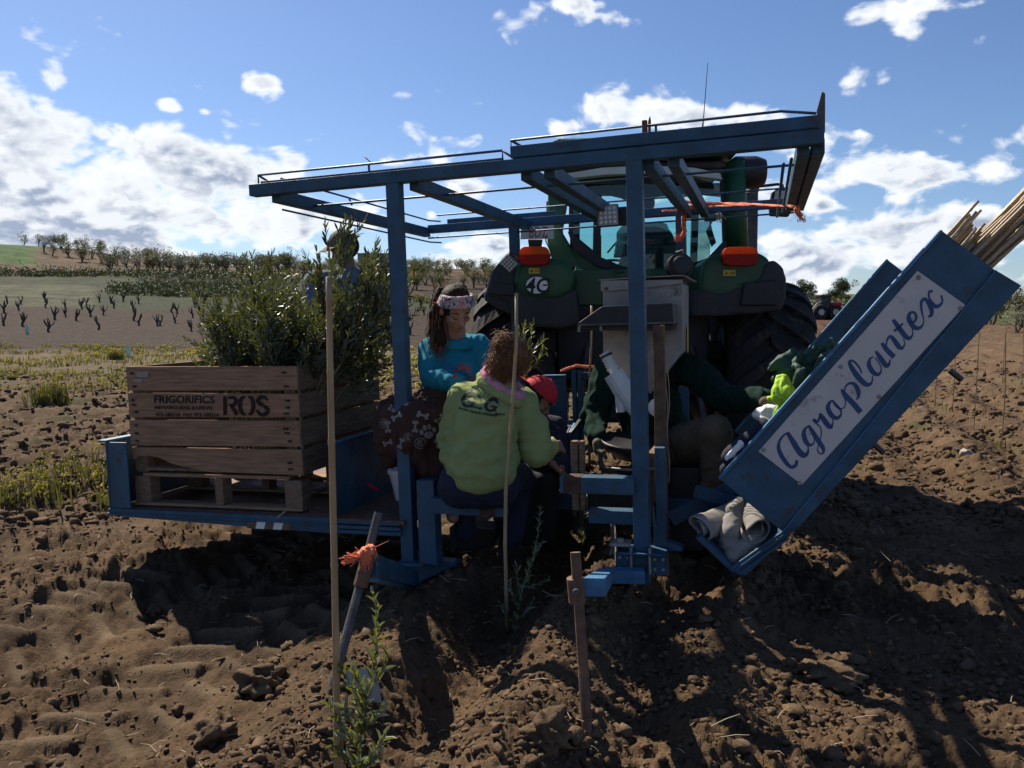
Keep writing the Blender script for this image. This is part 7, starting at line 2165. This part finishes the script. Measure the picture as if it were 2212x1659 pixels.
# ---- goblet vines
def vine_mesh(seed):
    rng = random.Random(seed); mb = MB()
    mb.tube([(0, 0, -.05), (rng.gauss(0, .03), rng.gauss(0, .03), .15), (rng.gauss(0, .05), rng.gauss(0, .05), .28)], [.07, .055, .075], 7)
    for k in range(rng.randint(3, 5)):
        a = rng.uniform(0, 6.28); d = Vector((math.cos(a), math.sin(a), .6)).normalized(); p = Vector((0, 0, .26)); pts = [p]
        for i in range(4):
            d = (d + Vector((rng.gauss(0, .25), rng.gauss(0, .25), .35))).normalized(); pts.append(pts[-1] + d * .09)
        mb.tube(pts, [.05, .045, .035, .030, .022], 6)
        for j in range(2):
            d2_ = Vector((rng.gauss(0, .4), rng.gauss(0, .4), 1)).normalized(); mb.tube([pts[-1], pts[-1] + d2_ * .12], [.016, .008], 5)
    me = mb.mesh('grape_vine'); setmat(me, 'bark'); return me
vm = [vine_mesh(i) for i in range(5)]
near_v = [(106, 702), (118, 675), (212, 696), (196, 668), (300, 688), (288, 655), (377, 682), (372, 660), (412, 700), (500, 700), (535, 668), (572, 702), (604, 706), (652, 682), (686, 706), (708, 686), (760, 702), (822, 712), (886, 708),
          (8, 688), (16, 640), (40, 655), (100, 650), (176, 648), (246, 650), (300, 640), (420, 648), (580, 640), (640, 650), (700, 646), (740, 672), (850, 690), (935, 690), (560, 655), (845, 660), (470, 655), (915, 665)]
_rv = random.Random(44)
near_v += [(_rv.uniform(-30, 1060), _rv.uniform(636, 700)) for _ in range(40)]
for i, (px, py) in enumerate(near_v):
    g = gp(px, py + 16)
    if g is None: continue
    o = bpy.data.objects.new('grape_vine', vm[i % 5]); COL.objects.link(o)
    s = rt.uniform(1.0, 1.4); o.matrix_world = Matrix.Translation(g - Vector((0, 0, .02))) @ Matrix.Rotation(rt.uniform(0, 6.28), 4, 'Z') @ Matrix.Diagonal((s, s, s * 1.05, 1))
    tag(o, 'gnarled leafless goblet vine standing in the red vineyard soil', 'vine', 'vines in the red field')
# plastic tree guards
for px, py, h_ in ((60, 722, .5), (280, 772, .42), (525, 787, .45)):
    g = gp(px, py)
    o = link('tree_guard', MB().tube([g, g + Vector((-.04, 0, h_ * .55)), g + Vector((-.09, 0, h_ * .9))], [.085, .085, .08], 10), 'guard',
             label={60: 'pale green tree guard tube farthest left in the red field', 280: 'pale green tree guard tube leaning in the weeds, middle one of three', 525: 'pale green tree guard tube leaning in the weeds, nearest the crate'}[px], cat='tree guard', group='tree guards')
# ---- weeds
def weeds(name, pts, hgt, label, seed, flowers=True, mat='weed', dens=14, wd=.0035):
    rng = random.Random(seed); ml, mf = MB(), MB()
    for (x, y, z, s) in pts:
        for _ in range(int(dens * s)):
            a = rng.uniform(0, 6.28); h_ = hgt * s * rng.uniform(.4, 1.1); lean = Vector((math.cos(a), math.sin(a), 0)) * h_ * rng.uniform(.1, .55)
            p = Vector((x + rng.gauss(0, .07 * s), y + rng.gauss(0, .07 * s), z - .01)); w = Vector((-math.sin(a), math.cos(a), 0)) * wd * (1 + s)
            q = p + lean * .5 + Vector((0, 0, h_ * .7)); e = p + lean + Vector((0, 0, h_))
            ml.add([p - w, p + w, q + w * .8, e, q - w * .8], [(0, 1, 2, 4), (4, 2, 3)])
            if flowers and rng.random() < .30:
                for _k in range(rng.randint(1, 4)):
                    c = e + Vector((rng.gauss(0, .018), rng.gauss(0, .018), rng.gauss(.01, .012))); r_ = .010 * rng.uniform(.8, 1.4) * (1 + .04 * y)
                    mf.add([c + Vector((-r_, 0, 0)), c + Vector((0, -r_, .3 * r_)), c + Vector((r_, 0, 0)), c + Vector((0, r_, .3 * r_)), c + Vector((0, 0, r_)), c + Vector((0, 0, -r_))], [(0, 1, 4), (1, 2, 4), (2, 3, 4), (3, 0, 4), (1, 0, 5), (2, 1, 5), (3, 2, 5), (0, 3, 5)])
    return ml, mf
rw = random.Random(12)
def zpos(x, y): return gz(x, y)
# left edge flower patch near the deck, and the clump above it: plants one by one
patch = []
for i in range(46):
    px = rw.uniform(-40, 235); py = rw.uniform(1000, 1105)
    if py < 1105 - (px + 60) * .48: continue
    g = gp(px, py)
    if g is not None: patch.append((g.x, g.y, zpos(g.x, g.y), rw.uniform(.7, 1.2)))
for i, q in enumerate(patch[:34]):
    ml, mf = weeds('w', [(0, 0, 0, q[3])], .20, '', 500 + i, dens=15)
    r_ = thing('flowering_weed', 'spindly weed with small yellow flowers at the left end of the deck', 'weed', Matrix.Translation((q[0], q[1], q[2])), 'yellow flowered weeds by the deck')
    link('leaves', ml, 'weed', r_, kind='stuff'); link('flowers', mf, 'flower', r_, kind='stuff') if mf.v else None
for px, py, s, lab in ((112, 880, 2.0, 'bushy green weed with yellow flowers in the ploughed soil left of the crate'), (250, 778, 1.5, 'green grassy weed in the flowering strip left of the crate'), (455, 778, 1.5, 'green grassy weed behind the crate corner')):
    g = gp(px, py)
    ml, mf = weeds('w', [(0, 0, 0, s)], .17 * (g.y / 9) ** .3, '', 600 + px, dens=130)
    r_ = thing('flowering_weed', lab, 'weed', Matrix.Translation((g.x, g.y, zpos(g.x, g.y))), None)
    link('leaves', ml, 'weed', r_, kind='stuff')
    if mf.v: link('flowers', mf, 'flower', r_, kind='stuff')
_px = RNG.uniform(-80, 1060, 3600); _r = RNG.uniform(15.5, 33, 3600); _x = (_px - CX) / F * _r
_k = n2(_x * .5, _r * .5) + RNG.uniform(0, .25, 3600) > -.02
pts = list(zip(_x[_k], _r[_k], height(_x[_k], _r[_k]), RNG.uniform(.6, 1.3, _k.sum())))
ml, mf = weeds('w', pts, .13, '', 31, dens=5, wd=.006)
tag(link('weed_strip', ml, 'weed', kind='stuff'), 'strip of dry weeds between the ploughed land and the vineyard', 'weeds')
tag(link('yellow_flowers', mf, 'flower', kind='stuff'), 'tiny yellow flowers all over the weed strip', 'flowers')
# low scrub banks on the left and beside the red field on the right
def scrub(name, boxes, label, seed, mat='leaf_oak', hs=(.5, 1.4)):
    rng = random.Random(seed); ml = MB()
    for (px0, px1, d0, d1_, n) in boxes:
        _p = [(rng.uniform(px0, px1), rng.uniform(d0, d1_)) for _ in range(n)]
        _X = np.array([(p - CX) / F * d for p, d in _p]); _Y = np.array([d for p, d in _p]); _Z = height(_X, _Y)
        for _i in range(n):
            b = Vector((_X[_i], _Y[_i], _Z[_i])); R_ = rng.uniform(*hs)
            for _k in range(34):
                v = Vector((rng.gauss(0, .6), rng.gauss(0, .6), abs(rng.gauss(0, .42)))) * R_; p = b + v
                dd = Vector((rng.gauss(0, 1), rng.gauss(0, 1), rng.gauss(.4, 1))).normalized(); s_ = dd.orthogonal().normalized(); l_ = .26 * rng.uniform(.6, 1.3)
                ml.add([p, p + dd * l_ * .5 + s_ * l_ * .35, p + dd * l_, p + dd * l_ * .5 - s_ * l_ * .35], [(0, 1, 2), (0, 2, 3)])
    return tag(link(name, ml, mat, kind='stuff'), label, 'scrub')
scrub('scrub_bank', [(-60, 620, 112, 122, 330), (250, 640, 86, 93, 200), (300, 560, 98, 104, 60)], 'dark scrub along the banks below the left hill', 3)
scrub('scrub_bank', [(600, 1080, 84, 90, 90)], 'green scrub bank behind the machine', 4, 'weed', (.3, .7))
scrub('hedge_bank', [(1690, 1990, 83, 87, 200)], 'dark hedge bank behind the red farm loader', 5, 'leaf_oak', (.4, .9))
# ---- pale flat-roofed building on the skyline
hb_ = place_on_ray(812, 205)
bld = thing('farm_building', 'plain beige flat roofed farm building on the skyline behind the standing man', 'building', Matrix.Translation(hb_))
link('wall', MB().box((0, 0, 1.2), (7.5, 6, 4.2)), 'canvas', bld); link('roof', MB().box((0, 0, 3.36), (7.9, 6.4, .16)), 'black_grey', bld)
link('door', MB().box((1.6, -3.02, .6), (1.6, .06, 2.4)), 'black_grey', bld)
# ---- red loader parked far off on the right
lp = gp(1778, 690); 
ld_ = thing('farm_loader', 'small red and black articulated loader working far off beside the dark bank', 'loader', Matrix.Translation(lp + Vector((0, 0, 0))) @ Matrix.Rotation(R(8), 4, 'Z'))
k_ = lp.y / F
for x_ in (-16, 17):
    w_ = link('wheel', MB().lathe([(.30, -.16), (.66, -.2), (.72, -.1), (.72, .1), (.66, .2), (.30, .16)], (x_ * k_, -.75, .68), (0, 1, 0), 24), 'rubber', ld_)
    link('rim', MB().lathe([(.30, 0), (.30, .05)], (x_ * k_, -.98, .68), (0, 1, 0), 16), 'alu', w_)
    link('wheel', MB().lathe([(.30, -.16), (.66, -.2), (.72, -.1), (.72, .1), (.66, .2), (.30, .16)], (x_ * k_, .75, .68), (0, 1, 0), 24), 'rubber', ld_)
link('body', MB().box((.2, 0, 1.05), (2.0, 1.2, .55)), 'dark_steel', ld_, bevel=.05); link('hood', MB().box((1.0, 0, 1.35), (1.0, 1.1, .5)), 'red', ld_, bevel=.05)
link('cab', MB().box((-.05, 0, 1.75), (.95, 1.1, .9)), 'black', ld_, bevel=.04); link('roof', MB().box((0, 0, 2.24), (1.3, 1.25, .08)), 'rust', ld_)
for y_ in (-.5, .5): link('lift_arm', MB().tube([(.1, y_, 1.9), (-.9, y_, 1.5), (-1.7, y_, .6)], .06, 8), 'steel', ld_)
link('cylinder', MB().tube([(-.4, -.3, 1.2), (-1.3, -.3, 1.0)], .05, 8), 'alu', ld_)
link('bucket', MB().prism([(-1.7, -.8, .15), (-2.1, -.8, .3), (-2.1, -.8, .8), (-1.65, -.8, .75)], (0, 1.6, 0)), 'rust', ld_)
# ---- rows of planted canes in the right hand field
for row, (x0, n) in enumerate(((0, 9), (1, 9), (2, 7))):
    for i in range(n):
        s_ = 5.2 + i * 1.35 + row * .4; o_ = 3.45 + row * 1.9
        x = ROW0[0] + ROWD.x * s_ + ROWD.y * o_; y = ROW0[1] + ROWD.y * s_ - ROWD.x * o_
        z = zpos(x, y); h_ = 1.22
        link('bamboo_stake', MB().tube([(x, y, z - .1), (x + .01, y, z + h_ * .5), (x + rt.uniform(-.04, .06), y, z + h_)], [.0065, .006, .005], 5), 'bamboo',
             label='thin bamboo stake in the planted rows of the right hand field', cat='stake', group='stakes in the planted rows')
        ml, mf = weeds('w', [(0, 0, 0, .8)], .16, '', 900 + i + row * 20, flowers=False, dens=16)
        r_ = thing('olive_seedling', 'tiny olive plant at the foot of a stake in the right hand field', 'olive plant', Matrix.Translation((x + .05, y, z)), 'seedlings in the planted rows')
        link('foliage', ml, 'leaf', r_)
# straw, roots and stone bits near the camera
rs2 = random.Random(5); mbs = MB()
for i in range(420):
    a = rs2.uniform(-.6, .6); r_ = rs2.uniform(2.3, 8); x, y = r_ * math.sin(a), r_ * math.cos(a); z = gz(x, y) + .012
    l_ = rs2.uniform(.02, .10); t = rs2.uniform(0, 6.28); d = Vector((math.cos(t), math.sin(t), rs2.uniform(-.1, .5))) * l_
    p = Vector((x, y, z)); mbs.tube([p, p + d * .5 + Vector((rs2.gauss(0, .006), rs2.gauss(0, .006), .004)), p + d], [.0016, .0014, .0007], 4)
tag(link('straw_bits', mbs, 'straw', kind='stuff'), 'bits of straw and fine roots in the soil', 'straw')
for px, py, s, lab in ((1855, 968, .055, 'pale angular stone lying in the ploughed soil right of the chute'), (1595, 1433, .0, ''), (2088, 985, .05, 'small pale stone among the clods at the right')):
    if s == 0: continue
    g = gp(px, py); me = clods('stone', np.array([[0, 0, s * .5]]), np.array([s]), 2, int(px)); 
    o = link('stone', me, 'paper', label=lab, cat='stone'); o.location = (g.x, g.y, gz(g.x, g.y))
